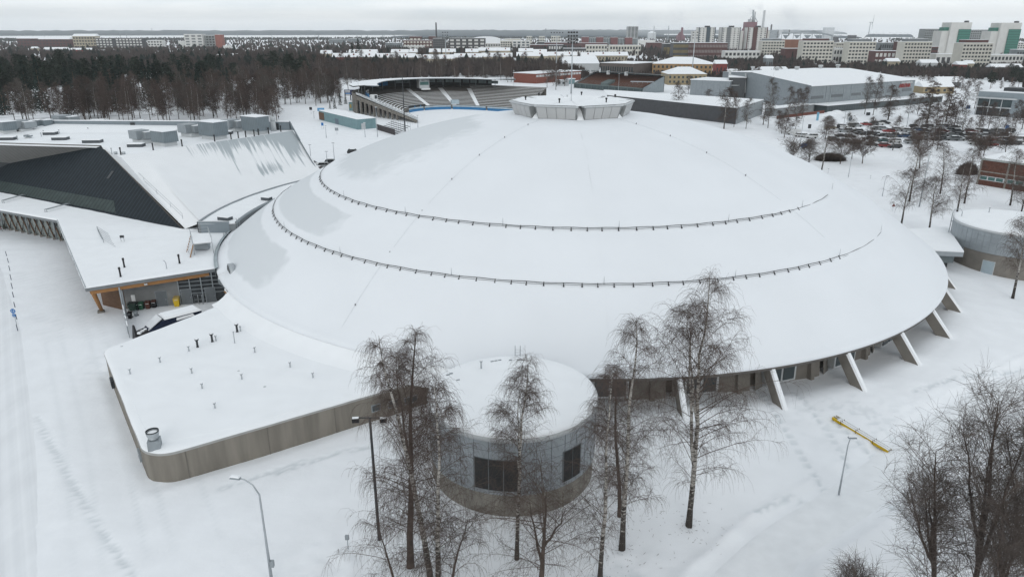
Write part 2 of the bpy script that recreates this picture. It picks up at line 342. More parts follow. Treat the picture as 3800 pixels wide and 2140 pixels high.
for i, (r, z) in enumerate(prof):
    X[i] = DC.x+r*np.sin(ang); Y[i] = DC.y-r*np.cos(ang); Z[i] = z+(.06*vn(X[i], Y[i], 5)+.05*vn(ang*57*.9, r*.35+ang*0, 1.3)*min(1, r/25)+.04*vn(X[i]+50, Y[i], 1.7))*(r < 56)+.09*vn(X[i], Y[i], 9)*(r > 40)*(r < 56.5)
ob = grid_mesh('snow_roof', X, Y, Z, DSN); 
_v = np.stack([X, Y, Z], -1).reshape(-1, 3); AN = np.degrees(np.arctan2(_v[:, 0]-DC.x, -(_v[:, 1]-DC.y))); RA = np.hypot(_v[:, 0]-DC.x, _v[:, 1]-DC.y)
def blob(a0, a1, r0, r1, sa=9, sr=1.2):
    return np.clip((AN-a0)/sa+.5, 0, 1)*np.clip((a1-AN)/sa+.5, 0, 1)*np.clip((RA-r0)/sr+.5, 0, 1)*np.clip((r1-RA)/sr+.5, 0, 1)
bare = np.maximum.reduce([blob(-104, -47, 50.3, 55.9, 10), blob(-118, -44, 42.7, 47.9, 14), blob(-128, -44, 15, 39.7, 45, 6)*.90])
at = ob.data.attributes.new('bare', 'FLOAT', 'POINT'); at.data.foreach_set('value', bare.astype(np.float32)*.86)
_a = np.empty(len(_v)*3, np.float32); ob.data.vertices.foreach_get('co', _a); _a = _a.reshape(-1, 3)-np.array(DC, np.float32); ob.data.vertices.foreach_set('co', _a.ravel()); ob.data.update()
ob.parent = dome; ORG[ob.name] = DC.copy()
# fascia and soffit
b = MB(); b.smooth = True; b.lathe(DC, [(57.42, 4.62), (57.42, 4.28), (57.0, 4.25), (53.3, 4.55)], 180); b.build('eave_fascia', mat('eave_board', (.13, .12, .11), .8, .15, 1), dome)
# ring wall with battered concrete
b = MB(); b.lathe(DC, [(53.5, 4.6), (53.1, -.6)], 140); b.build('wall', CONCD, dome)
STEP = 10.286
def pol(r, a, z): a = math.radians(a); return Vector((DC.x+r*math.sin(a), DC.y-r*math.cos(a), z))
for k in range(-2, 11):
    a = 6.9+STEP*k
    if -18 < a < -3: continue
    b = MB()
    def quad(a0): return [pol(55.7, a0, 4.3), pol(57.05, a0, 4.45), pol(61.2, a0, -.4), pol(59.6, a0, -.4)]
    h = .33/57*57.3
    A0, A1 = quad(a-h), quad(a+h); b.add(A0+A1, [(0,1,2,3),(4,7,6,5),(0,4,5,1),(1,5,6,2),(2,6,7,3),(3,7,4,0)])
    fin = b.build('buttress', CONC, dome)
    b = MB(); b.smooth = False
    A0 = [pol(57.05, a-h*.9, 4.47), pol(57.22, a-h*.6, 4.62), pol(61.3, a-h*.6, -.25), pol(61.2, a-h*.9, -.38)]
    A1 = [pol(57.05, a+h*.9, 4.47), pol(57.22, a+h*.6, 4.62), pol(61.3, a+h*.6, -.25), pol(61.2, a+h*.9, -.38)]
    b.add(A0+A1, [(0,3,2,1),(4,5,6,7),(1,2,6,5),(0,1,5,4),(2,3,7,6)]); b.build('snow_cap', SNOWR, fin)
    b = MB(); b.box(pol(57.0, a, 4.36), (1.5, .8, .18), math.radians(a)); b.build('bracket', LIGHTG, fin)
for k in range(-1, 6):
    a = 6.9+STEP*k
    w0, w1 = a+STEP*.17, a+STEP*.56
    # sloping slabs either side of the window
    b = MB()
    for (c0, c1, e0, e1) in ((a+.4, a+STEP*.06, w0+.2, w0-.5), (w1-.1, w1+.6, a+STEP*.70, a+STEP*.80)):
        pass
    b.add([pol(54.5, a+.5, -.5), pol(53.7, a+.5, 4.5), pol(54.0, w0+.3, -.5), pol(53.7, a+STEP*.09, 4.5)], [(0, 2, 3, 1)])
    b.build('sloping_slab', CONC, dome); b = MB()
    b.add([pol(53.9, w1, -.5), pol(53.9, w1, 1.2), pol(53.8, a+STEP*.68, 4.5), pol(53.8, a+STEP*.98, 4.5), pol(54.5, a+STEP*.98, -.5)], [(0, 4, 3, 2, 1)])
    b.build('sloping_slab', CONC, dome)
    b = MB(); q = a+STEP*.82; b.hexa([pol(53.6, q-.25, -.5), pol(55.0, q-.25, -.5), pol(55.0, q+.25, -.5), pol(53.6, q+.25, -.5)], [pol(53.6, q-.25, 4.4), pol(54.2, q-.25, 4.4), pol(54.2, q+.25, 4.4), pol(53.6, q+.25, 4.4)])
    b.build('pilaster', CONC, dome)
    b = MB(); b.tube([pol(54.0, w1, .9), pol(54.0, a+STEP*.70, 4.4)], .14, 4); b.build('strut', CONCD, dome)
    b = MB()
    b.hexa([pol(53.4, w0, .9), pol(54.7, w0, .9), pol(54.7, w1, .9), pol(53.4, w1, .9)], [pol(53.5, w0, 4.1), pol(54.6, w0, 4.1), pol(54.6, w1, 4.1), pol(53.5, w1, 4.1)])
    fr = b.build('window', LIGHTG, dome)
    for j in range(2):
        u0 = w0+(w1-w0)*(.07+.47*j); u1 = u0+(w1-w0)*.38
        b = MB(); b.hexa([pol(53.6, u0, 1.15), pol(54.78, u0, 1.15), pol(54.78, u1, 1.15), pol(53.6, u1, 1.15)], [pol(53.6, u0, 3.9), pol(54.7, u0, 3.9), pol(54.7, u1, 3.9), pol(53.6, u1, 3.9)])
        b.build('pane', GLASS, fr)
# snow guard rails
def zr(r): return dz(r)
for (r, z, a1, s1, n0, n1, aA, aB) in ((41.2086, 15.5137, -1.1452, .0464, -4, 41, -1.62, .98), (48.6294, 11.3169, -1.1468, .0391, -3, 47, -1.62, .98)):
    b = MB(); A = np.linspace(aA, aB, 150)
    b.tube([(DC.x+r*math.sin(x), DC.y-r*math.cos(x), z+.17-.16*max(0, min(1, (x-.50)*4))+.03*math.sin(x*61)) for x in A], .036, 5)
    b.tube([(DC.x+(r+.12)*math.sin(x), DC.y-(r+.12)*math.cos(x), z+.02-.2*max(0, min(1, (x-.50)*4))+.02*math.sin(x*47)) for x in A], .02, 4)
    rail = b.build('snow_guard', DARKM, dome)
    br = None
    for i in range(n0, n1):
        x = a1+s1*i+.004*math.sin(i*7.7)
        p = Vector((DC.x+r*math.sin(x), DC.y-r*math.cos(x), z)) - DC
        if br is None:
            b = MB(); b.tube([(0, .05, .2), (0, -.2, -.16)], .05, 5); b.tube([(0, -.2, -.16), (0, .1, -.1)], .04, 5); b.box((0, -.18, -.14), (.16, .13, .1))
            br = b.build('bracket', BLACK, None); o = br
        else: o = br.copy(); COL.objects.link(o)
        o.parent = rail; o.location = p; o.rotation_euler = (0, 0, x)
    for x in ((-1.31, -.93, -.60, -.27, .06, .40, .74, 1.08) if r < 45 else (-1.36, -1.02, -.69, -.35, -.0, .31, .66, .98)):
        b = MB(); p = pol(r-.05, math.degrees(x), z); b.tube([p, p+Vector((0, 0, .95))], [.03, .015], 4); b.build('lightning_rod', GREYM, dome)
# buried rail continuing as a faint ridge, and lightning cables down the shell
for a in (-32.5, 40.0, -57.0, 3.5):
    if a in (3.5, -57.0): continue
    b = MB(); pts = [pol(r, a+(r-10)*.035*(1 if a < 0 else -1), dz(r)+.07) for r in np.linspace(10.5, 56 if a < 0 else 46, 60)]
    b.tube(pts, .007, 3, cap=False)
    cab = b.build('lightning_cable', GREYM, dome)
    for r in np.arange(14, 56 if a < 0 else 40, 6.6):
        b = MB(); p = pol(r, a+(r-10)*.035*(1 if a < 0 else -1), dz(r)); b.box(p+Vector((0, 0, .1)), (.09, .08, .2)); b.tube([p+Vector((0, 0, .1)), p+Vector((.05, -.1, .28))], .02, 4); b.build('cable_holder', BLACK, cab)
# crown of glazed housings at the top
HP = mat('ribbed_polycarbonate', (.45, .455, .455), .45, .04, .4)
for k in range(8):
    ca = 26.0+45*(k-1); half = 19.4
    R0, R1, Z0, Z1 = 8.8, 9.6, 23.55, 26.0
    def ap(R, a_, z): return pol(R/math.cos(math.radians(a_-ca)), a_, z)
    l, r_ = ca-half, ca+half
    b = MB()
    B4 = [ap(R0, l+.8, Z0), ap(R0, r_-.8, Z0), ap(R0-2.2, r_+1.0, Z0+.3), ap(R0-2.2, l-1.0, Z0+.3)]
    T4 = [ap(R1, l, Z1), ap(R1, r_, Z1), ap(R1-2.5, r_+1.5, Z1-.1), ap(R1-2.5, l-1.5, Z1-.1)]
    b.hexa(B4, T4); hs = b.build('crown_housing', mat('zinc_sheet', (.27, .28, .28), .5, .12, 2, metal=.3), dome)
    for j in range(4):
        n_ = 4
        a0 = l+1.2+(2*half-2.4)*j/n_; a1_ = l+1.2+(2*half-2.4)*(j+1)/n_-.55
        q = lambda t, aa, o_: ap((R0+(R1-R0)*t)+o_, aa, Z0+(Z1-Z0)*t)
        b = MB(); b.hexa([q(.27, a0, -.05), q(.27, a1_, -.05), q(.97, a1_, -.05), q(.97, a0, -.05)], [q(.27, a0, .07), q(.27, a1_, .07), q(.97, a1_, .07), q(.97, a0, .07)])
        b.build('translucent_panel', HP, hs)
    b = MB(); b.hexa([ap(R1+.12, l-.4, Z1), ap(R1+.12, r_+.4, Z1), ap(R1-2.3, r_+1.2, Z1-.1), ap(R1-2.3, l-1.2, Z1-.1)], [ap(R1+.2, l-.4, Z1+.26), ap(R1+.2, r_+.4, Z1+.26), ap(R1-2.2, r_+1.2, Z1+.12), ap(R1-2.2, l-1.2, Z1+.12)])
    b.build('parapet_cap', LIGHTG, hs)
b = MB(); b.smooth = True; NA2 = 8
ring = []
pr = []
for (R, z) in ((9.4, 26.3), (8.4, 26.26), (6.0, 26.05), (3.0, 26.1), (.02, 26.2)):
    pr.append([pol(R*(1.0 if abs(((a-3.5) % 45)-0) > 2.5 and abs(((a-3.5) % 45)-45) > 2.5 else .84)/math.cos(math.radians(((a-3.5) % 45)-22.5)), a, z-(.0 if 3 < ((a-3.5) % 45) < 42 else .18)) for a in np.arange(3.5, 363.5, 2.25)])
o_ = len(b.v); n_ = len(pr[0])
for rw in pr: b.v += [tuple(p) for p in rw]
for i in range(len(pr)-1):
    for k in range(n_): b.f.append((o_+i*n_+k, o_+i*n_+(k+1) % n_, o_+(i+1)*n_+(k+1) % n_, o_+(i+1)*n_+k)); b.m.append(0); b.sm.append(True)
hr = b.build('crown_roof', SNOWR, dome)
for k in range(8):
    a = 3.5+45*k; b = MB(); b.hexa([pol(6.5, a-4, 23), pol(10.6, a-4.5, 23), pol(10.6, a+4.5, 23), pol(6.5, a+4, 23)], [pol(6.8, a-3, 26.1), pol(9.2, a-2.5, 24.6), pol(9.2, a+2.5, 24.6), pol(6.8, a+3, 26.1)]); b.build('snow_gully', SNOWR, dome)
for (x, y) in ((1487, 740), (1585, 712), (1898, 705), (2145, 725), (1735, 757), (2080, 752)):
    p = G('B', x, y, 26.1); b = MB(); b.cyl(p, .10, 25.8, 26.65, 8); b.cyl(p, .17, 26.55, 26.8, 8); b.build('roof_vent', BLACK, dome)
p = G('B', 1822, 748, 26.1); b = MB(); b.tube([p, p+Vector((0, 0, 1.2))], [.05, .03], 5); b.build('lightning_rod', GREYM, dome)
# clerestory drum band showing at the left between eave and low roofs
b = MB(); b.smooth = True; b.lathe(DC, [(57.75, 4.0), (57.75, 5.5), (57.3, 5.6)], 30, math.radians(-97), math.radians(-64)); b.build('edge_screen', mat('pale_glazing', (.36, .42, .44), .3, .12, .8), dome)
# ================================================================ ANNEX (flat roofed wing)
AZ = 3.05
c0 = G('M', 340, 850, AZ); c1 = G('M', 1885, 402, AZ); c4 = G('M', 118, 285, AZ); c3 = G('M', 812, 18, AZ)
def rounded(a, b, c, r, n=10):
    a, b, c = [Vector(p[:2]) for p in (a, b, c)]; u = (a-b).normalized(); v = (c-b).normalized(); h_ = math.acos(max(-1, min(1, u.dot(v))))/2; t = r/math.tan(h_)
    p = b+u*t; q = b+v*t; m = b+(u+v).normalized()*(r/math.sin(h_)); o = []
    a0 = math.atan2((p-m).y, (p-m).x); a1 = math.atan2((q-m).y, (q-m).x); d = a1-a0
    while d > PI: d -= 2*PI
    while d < -PI: d += 2*PI
    for i in range(n+1): an = a0+d*i/n; o.append(Vector((m.x+r*math.cos(an), m.y+r*math.sin(an))))
    return o
inner = [pol(56.6, a, 0) for a in (-20, -26, -32, -38, -44, -50, -54)]
c1b = c1+(c1-c0).normalized()*3
outl = rounded(c4, c0, c1, 2.6, 12)+[Vector(c1b[:2])]+[Vector(p[:2]) for p in inner]+[Vector(c3[:2])]+rounded(c3, c4, c0, 1.6, 8)
annex = thing('flat_roofed_wing', 'low concrete wing with rounded corner and flat snowy roof dotted with vent pipes', 'building', (c0.x, c0.y, 0))
def scale_poly(poly, d):
    n = len(poly); o = []
    for i in range(n):
        a, b_, c = poly[i-1], poly[i], poly[(i+1) % n]; u = (b_-a); v = (c-b_)
        nrm = (Vector((u.y, -u.x)).normalized()+Vector((v.y, -v.x)).normalized())
        nrm = nrm.normalized() if nrm.length > 1e-6 else Vector((u.y, -u.x)).normalized(); o.append(b_+nrm*d)
    return o
def area(p): return sum(p[i-1].x*p[i].y-p[i].x*p[i-1].y for i in range(len(p)))/2
if area(outl) < 0: outl = outl[::-1]
b = MB(); b.prism(outl, -.8, AZ-.12); b.build('wall', mat('annex_concrete', (.215, .197, .17), .9, .20, 1.1, bump=.25, bscale=9, stretch=(1, 1, .12)), annex)
b = MB(); b.prism(scale_poly(outl, .07), AZ-.12, AZ+.10); b.build('coping', mat('coping', (.36, .36, .35), .7, .1, 1), annex)
# roof snow as a soft pillow
def pillow(name, poly, z, lift, m, parent, edge=.5, amp=.05, org=None):
    q_ = []
    for a_, b_ in zip(poly, poly[1:]+poly[:1]):
        k_ = max(1, int((b_-a_).length/.9)); q_ += [a_.lerp(b_, i/k_) for i in range(k_)]
    poly = q_
    rings = [(0.04, 0.0), (-.02, lift*.35), (-.16, lift*.7), (-edge*.7, lift*.92), (-edge*1.4, lift)]
    b = MB(); b.smooth = True; o = 0; n = len(poly)
    for d, hz in rings: b.v += [(p.x+.07*float(vn(p.x, p.y, 1.4)), p.y+.07*float(vn(p.y, p.x, 1.2)), z+hz*(1+.7*float(vn(p.x+7, p.y, 2.3)))) for p in scale_poly(poly, d)]
    for i in range(len(rings)-1):
        for k in range(n): b.f.append((i*n+k, i*n+(k+1) % n, (i+1)*n+(k+1) % n, (i+1)*n+k)); b.m.append(0); b.sm.append(True)
    b.f.append(tuple((len(rings)-1)*n+k for k in range(n))); b.m.append(0); b.sm.append(False)
    return b.build(name, m, parent)
pillow('snow_roof', outl, AZ+.10, .22, SNOWR, annex)
fd = (Vector(c1[:2])-Vector(c0[:2])).normalized(); fnv = Vector((fd.y, -fd.x))
for i in (.105, .35, .575, .75):    # joints between the concrete elements
    p = Vector(c0[:2])+fd*((Vector(c1[:2])-Vector(c0[:2])).length*i)
    b = MB(); b.wall(p-fd*.03, p+fd*.03, -.3, AZ-.14, .05, -.035); b.build('joint', CONCD, annex)
for (x0, x1, yt, yb) in ((1505, 1550, 555, 600), (1590, 1655, 530, 580), (1675, 1740, 505, 560)):
    def onw(x, y):
        d = ray('M', x, y); o3 = Vector((0, 0, H)); t = ((Vector(c0)-o3).dot(Vector((fnv.x, fnv.y, 0))))/d.dot(Vector((fnv.x, fnv.y, 0))); return o3+d*t
    a = onw(x0, yb); q = onw(x1, yt); L = (Vector(q[:2])-Vector(a[:2])).length; za, zb = a.z, max(a.z+.8, q.z)
    za = max(.5, za); zb = min(2.75, zb)
    b = MB(); b.wall(a, q, za, zb, .12, -.06); b.mi(0); fr = b.build('window', GREYM, annex)
    s0 = Vector(a[:2])+fd*.1; e0 = Vector(q[:2])-fd*.1
    b = MB(); b.wall(s0, e0, za+.1, zb-.1, .05, -.085); b.build('pane', GLASS, fr)
def stub(c, x, y, z, parent, kind=0, hgt=.55, name='vent_pipe'):
    p = G(c, x, y, z); b = MB(); m = GALV
    if kind == 0: b.cyl(p, .075, z-.3, z+hgt, 8); b.cyl(p, .14, z+hgt, z+hgt+.12, 8, .15)
    elif kind == 1: b.cyl(p, .17, z-.2, z+.16, 10, .13); b.cyl(p, .12, z, z+.85, 10); b.cyl(p, .2, z+.85, z+1.0, 10, .24); m = DARKM
    elif kind == 2: b.cyl(p, .05, z, z+1.35, 6); b.cyl(p, .07, z+1.3, z+1.42, 6)
    elif kind == 3: b.cyl(p, .16, z-.2, z+.35, 10, .12); b.cyl(p, .12, z+.3, z+1.15, 10); b.cyl(p, .15, z+1.1, z+1.4, 10); m = BLACK
    o = b.build(name, m, parent)
    if kind in (0, 1):
        b = MB(); zz = z+(hgt+.12 if kind == 0 else 1.0); b.cyl(p, .15 if kind == 0 else .22, zz, zz+.05, 8, .10); b.build('snow_cap', SNOWR, o)
    return o
Z0 = AZ+.3
for (x, y) in ((949, 130), (827, 178), (1151, 205), (700, 228), (901, 288), (560, 283), (411, 341), (256, 402), (575, 398), (1271, 308), (1084, 366), (834, 428), (629, 478), (1202, 422), (695, 580)):
    stub('M', x, y, Z0, annex)
for (x, y) in ((810, 182), (681, 233), (605, 262)): stub('M', x, y, Z0, annex, 1)
stub('M', 797, 240, Z0, annex, 2)
for (x, y) in ((817, 386), (952, 467), (453, 548), (1148, 245), (212, 259)):
    p = G('M', x, y, Z0); b = MB(); b.cyl(p, .22, Z0-.06, Z0+.05, 10, .14); b.build('roof_drain', LIGHTG, annex)
# big roof fan by the rounded corner
p = G('M', 385, 778, Z0); fan = MB(); fan.box((p.x, p.y, Z0+.35), (1.0, 1.0, .9), .3, .95); fo = fan.build('roof_fan', GREYM, annex)
b = MB(); b.cyl(p, .34, Z0+.78, Z0+1.05, 20, .45); b.tube([(p.x, p.y, Z0+1.05), (p.x, p.y, Z0+1.35), (p.x, p.y, Z0+1.55)], [.45, .52, .52], 20, cap=False); b.cyl(p, .5, Z0+1.3, Z0+1.36, 20); b.build('fan_drum', GALV, fo)
b = MB(); b.tube([(p.x, p.y, Z0+1.53), (p.x, p.y, Z0+1.62)], [.54, .54], 24, cap=False); b.tube([(p.x, p.y, Z0+1.62), (p.x, p.y, Z0+1.5)], [.5, .48], 24, cap=False); b.build('rim', DARKM, fo)
b = MB(); b.cyl(p, .47, Z0+1.37, Z0+1.44, 20, .4); b.build('snow', SNOWR, fo)
for (x, y) in ((163, 450), (308, 818)):
    a = G('M', x, y, 1.8 if y < 600 else 1.2); b = MB(); b.box((a.x, a.y, 1.9 if y < 600 else 1.2), (.3, 1.1, .9), math.atan2(-(c0.x-c4.x), c0.y-c4.y)); b.build('wall_vent', DARKM if y < 600 else GREYM, annex)
# seam flashing between annex roof and dome
b = MB(); b.smooth = True; b.lathe(DC, [(58.9, AZ+.36), (58.5, AZ+.62), (58.0, AZ+.72)], 40, math.radians(-45), math.radians(-29)); b.build('flashing', mat('flashing', (.55, .58, .59), .5, .08, 1.5), annex)
b = MB(); b.smooth = True; b.lathe(DC, [(59.8, AZ+.26), (59.0, AZ+.5), (58.3, AZ+.95), (57.85, AZ+1.35), (57.5, AZ+1.6)], 60, math.radians(-55.5), math.radians(-12)); b.build('snow_drift', SNOWR, annex)
# ================================================================ ROUND DRUMS
def clad_mat():
    return mat('grey_cladding', (.30, .33, .35), .42, .08, .7, metal=.15, spec=.5)
def arc_panel(c, R, a0, a1, z0, z1, th, mats, name, parent, n=8):
    b = MB(); vs = []
    for i in range(n+1):
        a = a0+(a1-a0)*i/n
        for r in (R, R+th):
            for z in (z0, z1): vs.append((c.x+r*math.sin(a), c.y-r*math.cos(a), z))
    fs = []
    for i in range(n):
        o = i*4; q = o+4; fs += [(o+2, q+2, q+3, o+3), (o+1, o+3, q+3, q+1), (o, q, q+2, o+2)]
    fs += [(0, 2, 3, 1), (n*4, n*4+1, n*4+3, n*4+2)]
    b.add(vs, fs); return b.build(name, mats, parent)
d1 = Vector((.05, 55.1, 0)); R1_ = 7.2
drum = thing('round_annex', 'round grey panelled building with snowy roof and dark louvre windows, behind the birches', 'building', d1)
b = MB(); b.smooth = True; b.lathe(d1, [(R1_, -.8), (R1_, 1.95)], 72); b.build('plinth', mat('plinth_concrete', (.22, .205, .18), .9, .22, 1.3, bump=.25, bscale=7, stretch=(1, 1, .2)), drum)
LOU = rib('louvre_dark', (.052, .053, .053), (0, 0, 1), .13, .5, .9, dark=.5, spec=.05)
cladc = clad_mat(); JO = DARKM
b = MB(); b.smooth = True; b.lathe(d1, [(R1_+.10, 1.95), (R1_+.13, 1.97), (R1_+.13, 7.0)], 96); cl = b.build('cladding', cladc, drum)
b = MB()
npan = 36
for i in range(npan):
    a = 2*PI*(i+.5)/npan; p = lambda z: (d1.x+(R1_+.132)*math.sin(a), d1.y-(R1_+.132)*math.cos(a), z); b.tube([p(2.0), p(6.9)], .016, 4, cap=False)
for z in (5.98, 5.02): b.smooth = True; b.lathe(d1, [(R1_+.125, z-.014), (R1_+.148, z), (R1_+.125, z+.014)], 96)
b.build('panel_joints', JO, cl)
b = MB(); b.smooth = True; b.lathe(d1, [(R1_+.12, 6.85), (R1_+.24, 6.87), (R1_+.24, 7.22), (R1_-.2, 7.3)], 96); b.build('roof_rim', mat('pale_rim', (.48, .50, .51), .5, .05, 1), drum)
b = MB(); b.smooth = True; b.lathe(d1, [(R1_+.17, 7.2), (R1_+.15, 7.36), (R1_-.05, 7.45), (R1_-.9, 7.5), (3, 7.55), (.02, 7.55)], 96); b.build('snow_roof', SNOWR, drum)
def ang_of(c, x, y, ctr, R):
    # horizontal angle on the drum where a sight line meets its wall
    d = ray(c, x, y); ox, oy = -ctr.x, -ctr.y; A = d.x*d.x+d.y*d.y; B_ = 2*(ox*d.x+oy*d.y); C_ = ox*ox+oy*oy-R*R; D_ = B_*B_-4*A*C_
    t = (-B_-math.sqrt(max(0, D_)))/(2*A); px_, py_ = d.x*t-ctr.x, d.y*t-ctr.y; return math.atan2(px_, -py_), H+d.z*t
wa0, wz1 = ang_of('U1', 455, 875, d1, R1_); wa1, _ = ang_of('U1', 800, 900, d1, R1_); _, wz0 = ang_of('U1', 560, 1130, d1, R1_)
va0, _ = ang_of('U1', 1148, 830, d1, R1_); va1, vz1 = ang_of('U1', 1278, 770, d1, R1_)
for (a0, a1_, n) in ((wa0, wa1, 3), (va0, va1, 2)):
    fr = arc_panel(d1, R1_+.1, a0-.012, a1_+.012, wz0-.05, wz1+.05, .07, mat('slate_frame', (.14, .155, .165), .6, .05, 1), 'louvre_window', drum)
    for j in range(n):
        arc_panel(d1, R1_+.12, a0+(a1_-a0)*j/n+.006, a0+(a1_-a0)*(j+1)/n-.006, wz0, wz1, .08, LOU, 'louvre', fr, 5)
stub('U1', 503, 185, 7.5, drum, 0, .7)
b = MB()
p = Vector((.55, 62.0, 6.6)); 
for s_ in (-.25, .25): b.tube([p+Vector((s_, .3, -1)), p+Vector((s_, .3, 1.9)), p+Vector((s_*.98, -.1, 2.1))], .035, 5)
for z in np.arange(-.6, 1.5, .3): b.tube([p+Vector((-.25, .3, z)), p+Vector((.25, .3, z))], .02, 4)
b.build('roof_ladder', GALV, drum)
for (x, y) in ((590, 130), (620, 125), (650, 120), (735, 120), (240, 235), (265, 225), (320, 277), (800, 118)):
    q = G('U1', x, y, 7.5); b = MB(); b.box((q.x, q.y, 7.5), (.3, .12, .12), .4); b.build('snow_stop', GREYM, drum)
# right drum
d2 = Vector((83.3, 113.8, 0)); R2_ = 8.7
dr2 = thing('round_annex', 'round grey building with brown concrete base and ladder, by the right rim of the dome', 'building', d2)
b = MB(); b.smooth = True; b.lathe(d2, [(R2_, -.8), (R2_, 3.8)], 72); b.build('plinth', CONC, dr2)
a_t = ang_of('K2', 1245, 600, d2, R2_)[0]
arc_panel(d2, R2_+.02, a_t, a_t+2.4, 3.55, 7.0, .13, cladc, 'cladding', dr2, 40); arc_panel(d2, R2_+.03, a_t-2.2, a_t-.004, 2.2, 7.0, .14, cladc, 'cladding', dr2, 30)
b = MB()
for i in range(-6, 18):
    a = a_t+i*.115; zlo = 3.6 if i >= 0 else 2.3; p = lambda z: (d2.x+(R2_+.17)*math.sin(a), d2.y-(R2_+.17)*math.cos(a), z); b.tube([p(zlo), p(6.9)], .016 if i else .04, 4, cap=False)
for z in (4.45, 5.3, 6.15): b.smooth = True; b.lathe(d2, [(R2_+.15, z-.014), (R2_+.185, z), (R2_+.15, z+.014)], 60, a_t-1, a_t+2.2)
b.build('panel_joints', GREYM, dr2)
b = MB(); b.smooth = True; b.lathe(d2, [(R2_+.1, 6.85), (R2_+.24, 6.87), (R2_+.24, 7.2), (R2_-.2, 7.3)], 96); b.build('roof_rim', mat('pale_rim', (.48, .50, .51)), dr2)
b = MB(); b.smooth = True; b.lathe(d2, [(R2_+.15, 7.2), (R2_+.13, 7.36), (R2_-.05, 7.45), (R2_-.9, 7.5), (3, 7.55), (.02, 7.55)], 96); b.build('snow_roof', SNOWR, dr2)
da0 = ang_of('K2', 1430, 950, d2, R2_)[0]; da1 = ang_of('K2', 1570, 950, d2, R2_)[0]
fr = arc_panel(d2, R2_-.02, da0-.012, da1+.012, -.1, 2.35, .06, LIGHTG, 'door', dr2, 3); arc_panel(d2, R2_-.02, da0, da1, 0.0, 2.28, .09, mat('pale_blue_door', (.35, .42, .46), .5, .05, 1), 'door_leaf', fr, 3)
stub('K2', 1515, 285, 7.5, dr2, 0, .8)
al = ang_of('K2', 1075, 500, d2, R2_)[0]; b = MB()
for s_ in (-.03, .03):
    f = lambda r, z: Vector((d2.x+r*math.sin(al+s_), d2.y-r*math.cos(al+s_), z)); b.tube([f(R2_+.45, 2.6), f(R2_+.45, 7.9), f(R2_+.25, 8.5), f(R2_-.5, 8.7), f(R2_-.9, 8.3), f(R2_-.9, 7.5)], .035, 5)
for z in np.arange(2.8, 8, .3): b.tube([Vector((d2.x+(R2_+.45)*math.sin(al-.03), d2.y-(R2_+.45)*math.cos(al-.03), z)), Vector((d2.x+(R2_+.45)*math.sin(al+.03), d2.y-(R2_+.45)*math.cos(al+.03), z))], .02, 4)
for z in (3.2, 6.5): b.box((d2.x+(R2_+.3)*math.sin(al), d2.y-(R2_+.3)*math.cos(al), z), (.5, .5, .06), al)
b.build('ladder', GALV, dr2)
# link corridor to the dome
q0 = G('K2', 1215, 762, 4.3); q1 = G('K2', 835, 745, 4.3); q2 = Vector((64, 119, 4.3)); q3 = Vector((77, 121.5, 4.3))
q1 = pol(57.0, math.degrees(math.atan2(q1.x-DC.x, -(q1.y-DC.y))), 4.3)
lk = thing('link_corridor', 'low snow topped corridor with grey fascia joining the dome to the round building', 'corridor', ((q0.x+q1.x)/2, (q0.y+q1.y)/2, 0))
b = MB(); b.prism([q1, q0, q3, q2], 3.55, 4.3); b.build('fascia', clad_mat(), lk)
b = MB(); b.prism([q1, q0, q3, q2], 4.3, 4.5); b.build('snow_roof', SNOWR, lk)
i0 = q0.lerp(q3, .13); i1 = q1.lerp(q2, .13)
b = MB(); b.prism([i1, i0.lerp(i1, .12), q3, q2], 1.9, 3.55); b.build('wall', mat('corridor_wall', (.16, .19, .20), .6, .15, 1), lk)
i0b = q0.lerp(q3, .2); i1b = q1.lerp(q2, .2); b = MB(); b.prism([i1b, i0b.lerp(i1b, .2), q3, q2], -.5, 1.9); b.build('base', DARKM, lk)
# ================================================================ CANOPY BUILDING (yard front)
CZ = 5.05
f0 = G('T1', 55, 585, CZ); f1 = G('T1', 1845, 312, CZ); l0 = G('S8', 2090, 372, CZ); l1 = G('S8', 0, 2, CZ); l1e = l1+(l1-l0).normalized()*25
B0 = G('H1', 2300, 1425, 5.0); B1 = G('H1', 0, 960, 5.0); B1e = B1+(B1-B0).normalized()*25
s0 = G('H2', 450, 1415, CZ); s1 = G('H2', 835, 1435, CZ)
can = thing('canopy_building', 'low snowy roof on glulam beams over a service yard with grey doors', 'building', (f0.x, f0.y, 0))
roofp = [Vector(p[:2]) for p in (f0, f1, G('D', 556, 640, CZ), G('D', 552, 612, CZ), s1, s0, B0+Vector((.5, 0, 0)), B0, B1, B1e, l1e, l1, l0)]
if area(roofp) < 0: roofp = roofp[::-1]
b = MB(); b.prism(roofp, CZ-.5, CZ-.02); b.build('fascia', mat('grey_fascia', (.19, .205, .215), .5, .08, 1), can)
pillow('snow_roof', roofp, CZ-.02, .16, SNOWR, can, .3)
b = MB(); b.wall(l0, f0, CZ-.02, CZ+.13, .12, .0); b.build('verge_trim', GALV, can)
